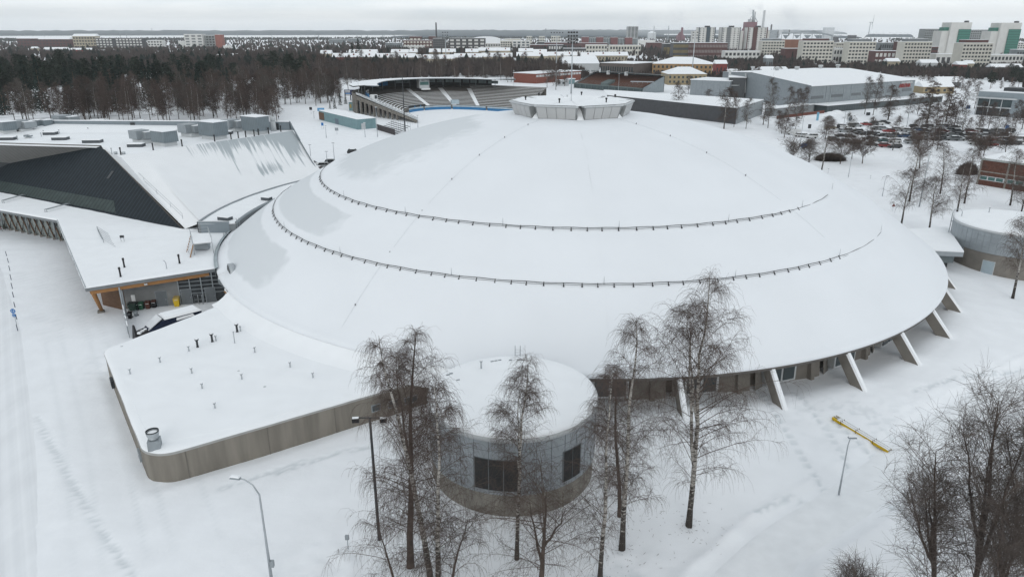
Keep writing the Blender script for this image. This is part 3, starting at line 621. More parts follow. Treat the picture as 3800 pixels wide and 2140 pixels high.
# beams
fv = (Vector(f1[:2])-Vector(f0[:2])).normalized(); fn2 = Vector((-fv.y, fv.x))
b = MB(); b.wall(Vector(f0[:2])+fv*.5+fn2*.25, Vector(f1[:2])-fv*.4+fn2*.25, CZ-1.05, CZ-.5, .25); b.build('edge_beam', WOOD, can)
b = MB(); b.wall(Vector(f0[:2])+fv*.7+fn2*.3, Vector(l0[:2])+fn2*.3+fv*.7, CZ-1.0, CZ-.5, .25); b.build('edge_beam', WOOD, can)
cb = G('T1', 275, 888, 0); ctp = G('T1', 150, 625, CZ-1.0)
b = MB(); b.tube([(cb.x, cb.y, .1), (ctp.x, ctp.y, CZ-1.0)], [.24, .34], 4); b.build('slanted_column', WOOD, can)
b = MB(); b.box((cb.x-.1, cb.y-.1, .12), (.8, .8, .3), .4); b.build('column_foot', CONC, can)
# yard back wall
w0 = G('T1', 545, 812, 0); w1 = G('T1', 1300, 818, 0); 
wd_ = (G('T1', 1850, 752, 0)-G('T1', 1140, 808, 0)); wdir = Vector(wd_[:2]).normalized(); wA = Vector(G('T1', 1140, 808, 0)[:2])
wn = Vector((-wdir.y, wdir.x))
def wallpt(x, y):    # sight line onto the yard back wall
    d = ray('T1', x, y); o3 = Vector((0, 0, H)); n3 = Vector((wn.x, wn.y, 0)); t = (Vector((wA.x, wA.y, 0))-o3).dot(n3)/d.dot(n3); p = o3+d*t; return p
u = lambda p: (Vector(p[:2])-wA).dot(wdir)
ug, ue, ul = u(wallpt(1275, 760)), u(wallpt(1860, 740)), u(wallpt(560, 700))
W = lambda uu: wA+wdir*uu
b = MB(); b.wall(W(ul), W(ug), -.3, CZ-.5, .3); b.build('back_wall', mat('grey_render', (.20, .205, .205), .8, .1, 1), can)
b = MB(); b.wall(W(ug), W(ue+.3), -.3, CZ-.5, .3, .12); b.build('glazed_wall', mat('dark_glazing', (.03, .036, .04), .25, .3, 1.2, spec=.5), can)
for zz in (1.55, 2.15, 2.75, 3.35, 3.95): 
    b = MB(); b.wall(W(ug+.1), W(ue+.3), zz, zz+.08, .1, -.02); b.build('transom', GREYM, can)
for k in range(5):
    uu = ug+(ue-ug)*k/4; b = MB(); b.wall(W(uu), W(uu+.14), -.1, CZ-.55, .14, -.06); b.build('mullion', GREYM, can)
for (xa, xb, yt) in ((970, 1120, 610), (1300, 1440, 640), (1610, 1745, 590)):
    ua, ub = u(wallpt(xa, 760)), u(wallpt(xb, 760)); zt = 2.3
    b = MB(); b.wall(W(ua), W(ub), -.1, zt+.05, .08, -.07); dd = b.build('door', GREYM, can)
    b = MB(); b.wall(W(ua+.07), W(ub-.07), 0, zt-.02, .05, -.11); b.build('door_leaf', mat('slate_door', (.13, .145, .155), .5, .06, 1), dd)
    b = MB(); b.wall(W(ub-.25), W(ub-.15), 1.0, 1.1, .06, -.17); b.build('handle', GALV, dd)
a_ = wallpt(640, 672); b_ = wallpt(705, 748); b = MB(); b.wall(W(u(a_)), W(u(b_)), b_.z, a_.z, .05, -.06); b.build('notice_board', WHITE, can)
p = wallpt(822, 560); q = Vector(f0[:2])+fv*((Vector(G('T1', 822, 500, CZ-.6)[:2])-Vector(f0[:2])).dot(fv)); b = MB(); b.box((q.x, q.y, CZ-.75), (.4, .15, .22), math.atan2(fv.y, fv.x)); b.build('lamp', LIGHTG, can)
# timber clad side wall under the roof, steel pipes beside it
ta = G('T1', 515, 905, 0); tb = Vector(l0[:2])+Vector((3.5, -1.0))
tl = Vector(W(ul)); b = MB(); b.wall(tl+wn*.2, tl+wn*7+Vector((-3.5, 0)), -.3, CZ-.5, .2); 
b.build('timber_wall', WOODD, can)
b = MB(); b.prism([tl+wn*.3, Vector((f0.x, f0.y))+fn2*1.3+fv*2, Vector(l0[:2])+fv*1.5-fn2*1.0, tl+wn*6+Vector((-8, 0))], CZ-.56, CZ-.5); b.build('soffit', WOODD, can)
for (xb, yb) in ((570, 975), (588, 945)):
    p = G('T1', xb, yb, 0); b = MB(); b.cyl(p, .11, -.1, CZ-.5, 8); b.build('post', GREYM, can)
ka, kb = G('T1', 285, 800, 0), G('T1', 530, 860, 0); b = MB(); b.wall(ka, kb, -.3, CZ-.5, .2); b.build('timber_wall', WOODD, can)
# roof furniture
for (x, y) in ((560, 318), (512, 440), (1267, 268)): stub('T1', x, y, CZ+.14, can, 3, name='vent_pipe')
p = G('T1', 1102, 338, CZ+.14); b = MB(); b.tube([p, p+Vector((0, 0, .9)), p+Vector((-.15, -.1, 1.3)), p+Vector((-.3, -.1, 1.25))], .05, 6); b.build('goose_neck_pipe', GALV, can)
def rackend(x0, y0, x1, y1, n):
    A = G('K1', x0, y0, CZ+.14); B = G('K1', x1, y1, CZ+.14); return A, B
A, B = rackend(1165, 5, 1245, 165, 5)
b = MB(); b.tube([A+Vector((0, 0, .5)), B+Vector((0, 0, .5))], .05, 5); b.tube([A, B], .04, 5)
for i in range(6):
    p = A.lerp(B, i/5); b.tube([p+Vector((0, 0, .55)), G('K1', 1300+i*18, 60+i*31, CZ+.1)], .03, 4); b.tube([p+Vector((0, 0, .5)), p], .03, 4)
b.build('pipe_rack', GREYM, can)
p = G('K1', 1470, 150, CZ+.14); b = MB(); b.box(p+Vector((0, 0, .85)), (.55, .3, .35), .1)
for s_ in (-.25, .25): b.tube([p+Vector((s_, 0, 0)), p+Vector((s_, 0, .8))], .025, 4)
b.build('control_box', DARKM, can)
for (xa, ya, xb, yb) in ((30, 1090, 290, 1015), (565, 1205, 850, 1128)):
    A = G('H1', xa, ya, CZ+.14); B = G('H1', xb, yb, CZ+.14); b = MB()
    for s_ in (0, .35): o3 = Vector((s_, 0, 0)); b.tube([A+o3, A+o3+Vector((0, 0, .5)), B+o3+Vector((0, 0, .5)), B+o3+Vector((0, .3, .3))], .08, 6)
    b.build('duct', GALV, can)
# lattice front with bicycles
tA = G('S8', 2400, 1085, 0); tB = G('S8', 0, 590, 0); tBe = tB+(tB-tA).normalized()*14
lat = thing('lattice_wall', 'wall with crossed timber struts under the grey fascia, bicycles leaning on it', 'wall', (tA.x, tA.y, 0))
tdir = (Vector(tB[:2])-Vector(tA[:2])).normalized(); tn = Vector((tdir.y, -tdir.x)); tn = -tn if tn.dot(-Vector(tA[:2])) < 0 else tn
TA = Vector(tA[:2]); L_ = (Vector(tBe[:2])-TA).length
b = MB(); b.wall(TA, Vector(tBe[:2]), -.2, CZ-.5, .1); b.build('infill_panel', mat('pale_green_panel', (.34, .38, .37), .5, .08, 1), lat)
n_ = int(L_/1.15)
for i in range(n_):
    p = TA+tdir*(i*1.15+.2); b = MB(); b.tube([(p.x+tn.x*.08, p.y+tn.y*.08, 0), (p.x+tn.x*.08, p.y+tn.y*.08, CZ-.6)], .04, 4); b.build('mullion', DARKM, lat)
sp = 2.05
for i in range(int(L_/sp)):
    p = TA+tdir*(i*sp+.3)+tn*.55; q = TA+tdir*(i*sp+3.1)+tn*.1; r = TA+tdir*(i*sp-1.3)+tn*.1
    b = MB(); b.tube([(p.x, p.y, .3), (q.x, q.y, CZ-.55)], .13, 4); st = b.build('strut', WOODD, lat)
    b = MB(); b.tube([(p.x, p.y, .3), (r.x, r.y, CZ-.55)], .10, 4); b.build('counter_strut', mat('slate_timber', (.07, .07, .07), .7, .2, 1), lat)
    b = MB(); b.box((p.x, p.y, .12), (.5, .5, .35), .5); b.build('strut_foot', CONC, lat)
for i in (1.6, 10.3, 19):
    p = TA+tdir*i+tn*.6; b = MB(); b.cyl(p, .14, 0, CZ-.5, 8); b.build('post', GREYM, lat)
# ================================================================ LOW LINK ROOF between hall and dome
LZ = 6.75
hall_a = [ -115, -110, -104, -98, -92, -86]   # angles round the dome
lr = thing('curved_link_roof', 'narrow curved snowy roof between the slate hall and the dome, grey parapet on both sides', 'building', tuple(pol(60, -100, 0)))
e0 = G('H2', 455, 1330, LZ+.3); e1 = G('H2', 838, 1328, LZ+.3)
ao = math.degrees(math.atan2(e0.x-DC.x, -(e0.y-DC.y))); ai = math.degrees(math.atan2(e1.x-DC.x, -(e1.y-DC.y)))
RO, RI = 62.6, 56.4
poly = [pol(RI, ai+(-135-ai)*i/24, 0) for i in range(25)]+[pol(RO, ao+(-135-ao)*i/24, 0) for i in range(24, -1, -1)]
poly = [Vector(p[:2]) for p in poly]
if area(poly) < 0: poly = poly[::-1]
b = MB(); b.prism(poly, 0, LZ); b.build('wall', mat('grey_fascia', (.19, .205, .215)), lr)
pillow('snow_roof', poly, LZ-.03, .12, SNOWR, lr, .15)
b = MB(); b.smooth = True
for (R, a0) in ((RO, ao), (RI-.12, ai)):
    b.lathe(DC, [(R, LZ-.1), (R, LZ+.32), (R+.14, LZ+.32), (R+.14, LZ-1.5)], 40, math.radians(a0), math.radians(-135))
b.build('parapet', GREYM, lr)
b = MB(); b.wall(e0, e1, CZ-.3, LZ+.35, .18, 0); b.build('end_panel', mat('blue_grey_sheet', (.20, .235, .26), .45, .06, 1), lr)
b = MB(); b.wall(e0, e1, LZ+.35, LZ+.42, .22, -.02); b.build('end_coping', LIGHTG, lr)
for (x, y, wx) in ((797, 1300, 1.6), (1316, 1052, 1.35)):
    p = G('H2', x, y, LZ+.1); b = MB(); b.box((p.x, p.y, LZ+.35), (wx*1.35, wx*.8, .62), -.35); h_ = b.build('roof_hatch', mat('hatch_slate', (.075, .085, .095), .5, .1, 1), lr)
    b = MB(); b.box((p.x, p.y, LZ+.72), (wx*1.38, wx*.83, .12), -.35, .95); b.build('snow_cap', SNOWR, h_)
for (x, y) in ((940, 1340), (125/1, 0)):
    if x < 200: continue
    p = G('H2', x, y, LZ+.1); b = MB()
    for s_ in (0, .5): b.tube([p+Vector((s_*.8, s_*.3, -1.8)), p+Vector((s_*.8, s_*.3, .7)), p+Vector((s_*.8+.1, s_*.3-.4, .9))], .05, 5)
    b.build('ladder', GALV, lr)
p = G('Z1', 125, 775, 5.6); b = MB()
for s_ in (0, .5): b.tube([p+Vector((s_*.5, s_, -.8)), p+Vector((s_*.5, s_, .7)), p+Vector((s_*.5+.5, s_-.3, .5))], .05, 5)
b.build('ladder', GALV, lr)
# ================================================================ THE SLATE HALL
HZ = 15.0
A1 = G('H1', 1265, 377, HZ); C1 = G('H1', 1500, 497, HZ); C2 = G('H2', 1640, 187, HZ); R0_ = G('H1', 0, 342, HZ); W0p = None
BRp = G('H2', 1600, 74, 16.9); BLp = G('H1', 480, 58, 16.9); BL2 = G('H1', -20, 118, 16.9)
nrm = Vector((-(B1-B0).y, (B1-B0).x, 0)).normalized()
def on_plane(c, x, y, p0, p1, p2):
    n = (p1-p0).cross(p2-p0); d = ray(c, x, y); o3 = Vector((0, 0, H)); return o3+d*((p0-o3).dot(n)/d.dot(n))
W0 = on_plane('H1', 0, 616, B0, B1, A1)
ex = lambda p, q, s: p+(p-q).normalized()*s
hall = thing('slate_sports_hall', 'big sports hall with dark slate wedge front, snowy sloping side, plant on flat roof', 'sports hall', (-85, 160, 0))
R0e = ex(R0_, A1, 22); W0e = ex(W0, A1, 22); B1x = ex(B1, B0, 22)
SLATE = rib('slate_cladding', (.017, .023, .028), (B1-B0), 1.0, .3, .6, dark=2.2, var=.12, spec=.12)
b = MB(); b.add([B0, A1, W0, W0e, B1x], [(0, 1, 2, 3, 4)]); b.build('front_wall', SLATE, hall)
b = MB(); b.add([A1, R0_, R0e, W0e, W0], [(0, 1, 2, 3, 4)]); b.build('upper_wall', rib('slate_upper_lit', (.19, .19, .185), (B1-B0), 1.0, .3, .6, dark=.75, var=.06), hall)  # paler copy of the slate: sky light on this facet put into its colour
# translucent strip along the foot of the wall
g0 = on_plane('H1', 1450, 1215, B0, B1, A1); g1 = on_plane('H1', 1430, 1065, B0, B1, A1); g2 = on_plane('H1', 0, 815, B0, B1, A1); g3 = on_plane('H1', 0, 945, B0, B1, A1)
nf = (B1-B0).cross(A1-B0).normalized(); nf = nf if nf.dot(Vector((0, 0, H))-B0) > 0 else -nf
b = MB(); o_ = nf*.04; b.hexa([g0, g3, ex(g3, g0, 20), g0.lerp(g3, .5)] if 0 else [g0+o_, ex(g3, g0, 20)+o_, ex(g3, g0, 20)-o_, g0-o_], [g1+o_, ex(g2, g1, 20)+o_, ex(g2, g1, 20)-o_, g1-o_])
b.build('translucent_strip', rib('green_polycarbonate', (.04, .058, .056), (B1-B0), 1.1, .4, .5, dark=.4, var=.2, spec=.2), hall)
b = MB(); q = on_plane('H1', 1383, 740, B0, B1, A1); dd = (B1-B0).normalized(); up = (A1-B0)-dd*((A1-B0).dot(dd)); up.normalize()
b.hexa([q-dd*.35-up*.9+o_*2, q+dd*.35-up*.9+o_*2, q+dd*.35-up*.9, q-dd*.35-up*.9], [q-dd*.35+up*.9+o_*2, q+dd*.35+up*.9+o_*2, q+dd*.35+up*.9, q-dd*.35+up*.9]); b.build('vent_grille', mat('dim_grille', (.07, .075, .08), .6, .1, 1), hall)
b = MB(); b.tube([A1+o_, B0+o_], .10, 4); b.tube([A1+o_, R0_+o_, R0e+o_], .10, 4); b.build('edge_flashing', mat('brown_flashing', (.11, .095, .085), .5, .1, 1), hall)
# roof and sloping side: one draped snow surface
ns, nr = 60, 22
far = G('H2', 1905, 712, LZ+.2)
bot = [B0+Vector((0, 0, .15))]
aS = ao; aE = math.degrees(math.atan2(far.x-DC.x, -(far.y-DC.y)))
cur = [pol(RO+.1, aS+(aE-aS)*i/40, LZ+.15) for i in range(41)]
botl = [B0+Vector((.2, .2, .1)), G('H2', 500, 1330, LZ-.2)]+cur[1:]
topl = [C1, C2]
def along(pl, t):
    L = [0]
    for a, b_ in zip(pl[:-1], pl[1:]): L.append(L[-1]+(b_-a).length)
    s = t*L[-1]
    for i in range(len(pl)-1):
        if s <= L[i+1]+1e-9: return pl[i].lerp(pl[i+1], (s-L[i])/(L[i+1]-L[i]))
    return pl[-1].copy()
X = np.zeros((ns+1, nr+1)); Y = X.copy(); Z = X.copy()
for i in range(ns+1):
    t = i/ns; a = along(topl, t); c = along(botl, t)
    for j in range(nr+1):
        s = j/nr; p = a.lerp(c, s); sag = 1.15*math.sin(PI*min(1, s**1.5))*(.35+.65*min(1, t*3)); X[i, j], Y[i, j], Z[i, j] = p.x, p.y, p.z-sag*(.75 if s > 0 else 0)
Z += .04*vn(X, Y, 3)
def slope_mat():
    m = mat('streaked_snow', (.82, .835, .85), .7, .02, .3, bump=.3, bscale=1.2, spec=.2); t = m.node_tree; n = t.nodes; b = n["Principled BSDF"]
    uv = n.new("ShaderNodeAttribute"); uv.attribute_name = 'st'; mpn = n.new("ShaderNodeMapping"); mpn.inputs['Scale'].default_value = (34, .7, 1); t.links.new(uv.outputs['Vector'], mpn.inputs[0])
    no = n.new("ShaderNodeTexNoise"); no.inputs['Scale'].default_value = 1; no.inputs['Detail'].default_value = 5; no.inputs['Roughness'].default_value = .65; t.links.new(mpn.outputs[0], no.inputs[0])
    ms = n.new("ShaderNodeAttribute"); ms.attribute_name = 'worn'
    ad = n.new("ShaderNodeMath"); ad.operation = 'MULTIPLY_ADD'; ad.inputs[1].default_value = 1.0; t.links.new(no.outputs[0], ad.inputs[0]); t.links.new(ms.outputs['Fac'], ad.inputs[2])
    r = n.new("ShaderNodeValToRGB"); r.color_ramp.elements[0].position = .86; r.color_ramp.elements[1].position = .97
    r.color_ramp.elements[0].color = (0, 0, 0, 1); r.color_ramp.elements[1].color = (.85, .85, .85, 1); t.links.new(ad.outputs[0], r.inputs[0])
    mx = n.new("ShaderNodeMixRGB"); mx.inputs[2].default_value = (.34, .385, .41, 1); src = b.inputs['Base Color'].links[0].from_socket
    t.links.new(r.outputs[0], mx.inputs[0]); t.links.new(src, mx.inputs[1]); t.links.new(mx.outputs[0], b.inputs['Base Color']); return m
ob = grid_mesh('sloping_side', X, Y, Z, slope_mat())
S_, T_ = np.meshgrid(np.linspace(0, 1, nr+1), np.linspace(0, 1, ns+1))
at = ob.data.attributes.new('st', 'FLOAT_VECTOR', 'POINT'); at.data.foreach_set('vector', np.stack([T_+.0*S_, S_, 0*S_], -1).astype(np.float32).ravel())
worn = (.40*np.exp(-(S_/.22)**2)*np.clip(T_*2.2-.15, 0, 1)+.30*np.exp(-((S_-.62)/.16)**2)*np.exp(-((T_-.70)/.16)**2)+.36*np.exp(-(S_/.55)**2)*np.exp(-((T_-.93)/.07)**2)+.25*np.exp(-((S_-.35)/.38)**2)*np.clip(T_*2.5-.1, 0, 1))
at = ob.data.attributes.new('worn', 'FLOAT', 'POINT'); at.data.foreach_set('value', worn.astype(np.float32).ravel())
_a = np.empty(X.size*3, np.float32); ob.data.vertices.foreach_get('co', _a); _a = _a.reshape(-1, 3)-np.array((-85, 160, 0), np.float32); ob.data.vertices.foreach_set('co', _a.ravel()); ob.data.update()
ob.parent = hall; ORG[ob.name] = Vector((-85, 160, 0))
BRr = Vector((BRp.x, BRp.y, HZ)); BLr = Vector((BLp.x, BLp.y, HZ)); BL2r = Vector((BL2.x, BL2.y, HZ))
b = MB(); b.add([A1, B0+Vector((.2, .2, .1)), C1], [(0, 1, 2)])
b.build('hip_edge', SNOWR, hall)
rp = [A1, C1, C2, BRr, BLr, BL2r+Vector((-30, -8, 0)), R0e]
rv = [Vector(p[:2]) for p in rp]
cpoly = rv if area(rv) > 0 else rv[::-1]
# roof snow grid clipped to the roof outline: fan with soft undulation
b = MB(); b.smooth = False; b.prism(cpoly, HZ-.4, HZ+.0); b.build('snow_roof', SNOWR, hall)
b = MB()
b.wall(BRr, BLr, HZ-2, 16.9, .35, .0); b.wall(BLr, BL2r+Vector((-30, -8, 0)), HZ-2, 16.9, .35, 0); 
b.add([C2+Vector((.3, .1, 0)), BRr, Vector((BRp.x, BRp.y, 16.9)), far+Vector((.5, .3, 1.1)), far+Vector((.4, 0, -1)), ], [(0, 1, 2, 3, 4)])
b.tube([Vector((BRp.x, BRp.y, 16.9)), far+Vector((.5, .3, 1.1))], .22, 4)
b.build('parapet', mat('blue_grey_sheet', (.20, .235, .26)), hall)
b = MB(); b.wall(BRr, BLr, 16.9, 17.05, .5, -.05); b.wall(BLr, BL2r+Vector((-30, -8, 0)), 16.9, 17.05, .5, -.05); b.tube([Vector((BRp.x, BRp.y, 17.0)), far+Vector((.6, .3, 1.3))], .12, 4); b.build('parapet_snow', SNOWR, hall)
for t_ in (.05, .33, .62): 
    p = BRr.lerp(BLr, t_); b = MB(); b.box((p.x, p.y-.3, HZ+.8), (1.0, .5, 1.5)); b.build('parapet_buttress', DARKM, hall)
e_ = BLr.lerp(BRr, .78); up1 = Vector((0, 0, 1.25)); fwd = Vector((1.0, -9, 0))
b = MB(); b.add([BLr+up1, e_+up1*.7, e_+fwd*.6+Vector((0, 0, .02)), BLr+fwd+Vector((0, 0, .02)), BL2r+Vector((-30, -8, 0))+up1, BL2r+Vector((-22, -14, .02))], [(0, 3, 2, 1), (0, 4, 5, 3)]); b.build('snow_drift', SNOWR, hall)
# back volume of the hall below the roof so that it stands on the ground
b = MB(); b.prism([Vector(p[:2]) for p in (BRr, BLr, BL2r+Vector((-30, -8, 0)), R0e+Vector((0, 3, 0)), A1+Vector((1, 6, 0)), C1.lerp(BRr, .1), C2.lerp(BRr, .4))], -.3, HZ-.45); b.build('core', DARKM, hall)
# rail along the hip
RLp = [on_plane('H1', x, y, A1, B0, C1)+Vector((.3, .2, .25)) for x, y in ((1590, 650), (1780, 835), (1940, 985), (2110, 1145), (2260, 1290))]
b = MB(); b.tube([p+Vector((0, 0, .65)) for p in RLp], .035, 4); b.tube([p+Vector((0, 0, .1)) for p in RLp], .035, 4)
for p in RLp: b.tube([p-Vector((0, 0, .3)), p+Vector((0, 0, .65))], .035, 4)
b.build('safety_rail', GALV, hall)
# --- rooftop plant: each unit is a part of the hall
GRL = rib('plant_grille', (.17, .205, .225), (1, .4, 0), .35, .3, .5, dark=.75)
def unit(c, x, y, w_, d_, h_, kind=0, rz=-.55, base=.8):
    p = G(c, x, y, HZ); p = Vector((p.x, p.y+d_/2, HZ)); b = MB(); b.box((p.x, p.y, HZ+base/2), (w_*.86, d_*.86, base), rz)
    bs = b.build('plant_unit', LIGHTG, hall)
    if kind == 0:
        b = MB(); b.box((p.x, p.y, HZ+base+h_/2), (w_, d_, h_), rz, .98); b.build('louvred_screen', GRL, bs)
        b = MB(); b.box((p.x, p.y, HZ+base+h_+.06), (w_*1.04, d_*1.04, .12), rz); b.build('snow_lid', SNOWR, bs)
    else:
        b = MB(); b.box((p.x-w_*.15, p.y, HZ+base+.15+h_/2), (w_*.7, d_, h_), rz); b.box((p.x+w_*.3, p.y+.2, HZ+base+.1+h_*.42), (w_*.55, d_*.9, h_*.8), rz); b.cyl(p, w_*.3, HZ+base-.1, HZ+base+.25, 12)
        b.build('air_handler', GREYM, bs)
        b = MB(); b.box((p.x+w_*.3, p.y+.2, HZ+base+.1+h_*.86), (w_*.5, d_*.8, .1), rz); b.build('snow_lid', SNOWR, bs)
unit('H1', 2030, 385, 4.4, 3.2, 2.2); unit('H2', 620, 300, 5.2, 3.6, 2.9); unit('H2', 1155, 235, 5.2, 3.6, 3.1)
unit('H1', 1755, 352, 4.0, 3.0, 1.7, 1); unit('H2', 340, 270, 4.2, 3, 1.8, 1); unit('H2', 880, 205, 4.2, 3, 1.8, 1)
unit('H1', 40, 230, 3.7, 3, 1.9); unit('H1', 240, 212, 4.4, 3, 1.7, 1); unit('H1', 480, 175, 2.1, 2, 1.4); unit('H1', 565, 175, 2.1, 2, 1.4); unit('H1', 785, 145, 5.0, 3, 1.8, 1); unit('H1', 920, 125, 1.6, 1.6, 1.2, 0, -.55, .3)
unit('H1', 1762, 125, 1.3, 1.3, .9, 0, 0, .4); unit('H1', 335, 285, 1.2, 1.0, .4, 1, 0, .2)
p = G('H2', 1405, 190, HZ); b = MB(); b.cyl(p, .65, HZ, HZ+2.2, 14, .55); b.cyl(p, .55, HZ+2.2, HZ+3.2, 14, .6); b.build('exhaust_stack', LIGHTG, hall)
for (c, x, y, wx) in (('H1', 95, 300, 3.4), ('H1', 385, 150, 3.4), ('H1', 637, 235, 2.6), ('H1', 762, 300, 3.0), ('H1', 1165, 335, 3.6), ('H1', 1215, 170, 3.6), ('H1', 1020, 110, 2.6), ('H1', 1230, 80, 3.2), ('H1', 1370, 92, 3.2), ('H1', 1547, 98, 3.6), ('H1', 1868, 110, 3), ('H1', 1817, 158, 3.2), ('H1', 1710, 385, 3.0), ('H1', 2270, 195, 3.0), ('H2', 800, 228, 3), ('H1', 1565, 138, 1.2)):
    p = G(c, x, y, HZ); b = MB(); b.box((p.x, p.y, HZ+.22), (wx, 1.7, .75), .08); sk = b.build('skylight', mat('hatch_slate', (.075, .085, .095)), hall)
    b = MB(); b.box((p.x, p.y, HZ+.66), (wx*1.0, 1.75, .14), .08, .95); b.build('snow_cap', SNOWR, sk)
for (c, x, y) in (('H1', 1515, 488), ('H1', 1920, 430), ('H1', 2282, 382), ('H2', 258, 383), ('H2', 665, 322), ('H2', 871, 294), ('H2', 962, 280), ('H2', 1055, 268), ('H2', 1160, 255), ('H2', 1215, 243), ('H2', 1341, 226), ('H2', 1493, 200)):
    stub(c, x, y, HZ, hall, 3)
for (c, x, y) in (('H1', 1400, 462), ('H1', 550, 232), ('H1', 745, 222), ('H1', 222, 303), ('H1', 520, 262), ('H1', 1107, 195), ('H1', 1413, 160), ('H1', 967, 108)): stub(c, x, y, HZ, hall, 0, .8)
for (c, x, y) in (('H1', 1550, 482), ('H1', 1450, 480)):
    p = G(c, x, y, HZ); b = MB(); b.cyl(p, .3, HZ, HZ+.45, 10, .35); b.build('roof_fan', GALV, hall)
# ================================================================ BALLPARK STAND
def crom(pts, t):
    n = len(pts)-1; t = max(0, min(.99999, t))*n; i = int(t); f = t-i; p0, p1, p2, p3 = pts[max(0, i-1)], pts[i], pts[i+1], pts[min(n, i+2)]
    return .5*((2*p1)+(p2-p0)*f+(2*p0-5*p1+4*p2-p3)*f*f+(3*p1-p0-3*p2+p3)*f*f*f)
IN = [Vector(p) for p in ((-41, 309), (-48, 330), (-51, 350), (-45, 362), (-34, 368), (-21, 366), (-8, 359), (8, 350))]
OU = [Vector(p) for p in ((-73, 343), (-79, 362), (-76, 386), (-66, 402), (-50, 411), (-31, 411), (-12, 402), (18, 384))]
st = thing('stadium_stand', 'curved concrete grandstand with snow covered benches, press box and thin roof, behind the teal shed', 'grandstand', (-35, 385, 0))
def SP(t, s, z): a = crom(IN, t); b_ = crom(OU, t); p = a.lerp(b_, s); return Vector((p.x, p.y, z))
NR, NT = 14, 70
zi, zo = 1.5, 9.2
GAPS = (.185, .48, .63, .76)
sectionT = [(0.0, .17), (.20, .47), (.49, .62), (.64, .75), (.77, 1.0)]
BEN = mat('bench_dark_grey', (.085, .08, .075), .8, .2, 1)  # dark grey bench fronts between the snowy treads
b = MB()
for i in range(NT):
    b.add([SP(i/NT, 0, 0), SP((i+1)/NT, 0, 0), SP((i+1)/NT, 0, zi), SP(i/NT, 0, zi)], [(0, 1, 2, 3)])
    b.add([SP(i/NT, 0, zi-.1), SP((i+1)/NT, 0, zi-.1), SP((i+1)/NT, 1, zo-.1), SP(i/NT, 1, zo-.1)], [(0, 1, 2, 3)])
    b.add([SP(i/NT, 1, 0), SP((i+1)/NT, 1, 0), SP((i+1)/NT, 1, zo), SP(i/NT, 1, zo)], [(0, 1, 2, 3)])
b.build('raked_deck', CONCD, st)
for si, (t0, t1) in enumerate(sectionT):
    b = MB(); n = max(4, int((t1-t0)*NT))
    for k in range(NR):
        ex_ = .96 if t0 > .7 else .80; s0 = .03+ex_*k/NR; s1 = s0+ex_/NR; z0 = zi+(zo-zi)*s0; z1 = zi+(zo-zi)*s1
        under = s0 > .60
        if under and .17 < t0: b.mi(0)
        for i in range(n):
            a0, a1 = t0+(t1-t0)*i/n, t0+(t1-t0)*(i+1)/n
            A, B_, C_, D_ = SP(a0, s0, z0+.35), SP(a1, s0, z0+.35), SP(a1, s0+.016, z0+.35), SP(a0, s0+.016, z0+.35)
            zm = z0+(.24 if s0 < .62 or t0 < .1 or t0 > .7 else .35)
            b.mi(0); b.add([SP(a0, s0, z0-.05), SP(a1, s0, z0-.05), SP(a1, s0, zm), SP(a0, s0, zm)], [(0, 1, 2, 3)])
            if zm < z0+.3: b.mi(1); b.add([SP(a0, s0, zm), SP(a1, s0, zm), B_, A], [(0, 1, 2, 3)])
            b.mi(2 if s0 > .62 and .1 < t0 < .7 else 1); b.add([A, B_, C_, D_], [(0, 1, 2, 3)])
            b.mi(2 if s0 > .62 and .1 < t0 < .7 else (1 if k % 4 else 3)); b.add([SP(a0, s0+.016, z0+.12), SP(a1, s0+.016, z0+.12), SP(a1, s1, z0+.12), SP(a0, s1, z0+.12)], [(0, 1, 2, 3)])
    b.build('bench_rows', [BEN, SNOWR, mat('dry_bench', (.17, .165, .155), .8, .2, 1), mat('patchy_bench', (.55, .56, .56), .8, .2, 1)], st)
for g_ in GAPS:
    b = MB(); 
    for k in range(16):
        s0 = .02+.76*k/16; s1 = s0+.76/16; z0 = zi+(zo-zi)*s0+.2
        b.add([SP(g_-.011, s0, z0), SP(g_+.011, s0, z0), SP(g_+.011, s1, z0+(zo-zi)*.0475), SP(g_-.011, s1, z0+(zo-zi)*.0475)], [(0, 1, 2, 3)])
    b.build('aisle', SNOWR, st)
# rear concourse, windows and roof
RZ = 13.0
b = MB()
for i in range(6, 62):
    a0, a1 = .13+i*.0118, .13+(i+1)*.0118
    if a1 > .90: break
    b.add([SP(a0, .93, zo-.6), SP(a1, .93, zo-.6), SP(a1, .93, RZ-.5), SP(a0, .93, RZ-.5)], [(0, 1, 2, 3)])
b.build('rear_wall', mat('dark_rear_wall', (.035, .04, .042), .6, .3, .4), st)
for k in range(18):
    a0 = .22+k*.037; a1 = a0+.030
    if .50 < a0 < .575: continue
    m = BLUE if k in (2, 3, 4) else (mat('misty_glass', (.20, .25, .26), .25, .35, .3) if k > 5 else mat('dim_glass', (.05, .07, .075), .2, .3, .3))
    b = MB(); n_ = nf = .0
    p, q = SP(a0, .915, 0), SP(a1, .915, 0); b.wall(p, q, zo+.2 if m is BLUE else zo+1.0, RZ-1.2, .12); b.build('concourse_window', m, st)
b = MB(); p, q = SP(.06, .70, 0), SP(.17, .78, 0)
for i in range(8):
    a0, a1 = .05+i*.014, .05+(i+1)*.014; b.wall(SP(a0, .72, 0), SP(a1, .72, 0), 8.0, 9.6, .2)
b.build('blue_banner', BLUE, st)
p, q = SP(.150, .715, 0), SP(.195, .715, 0); b = MB(); b.wall(p, q, 8.2, 9.9, .15); bn = b.build('banner', LIGHTG, st)
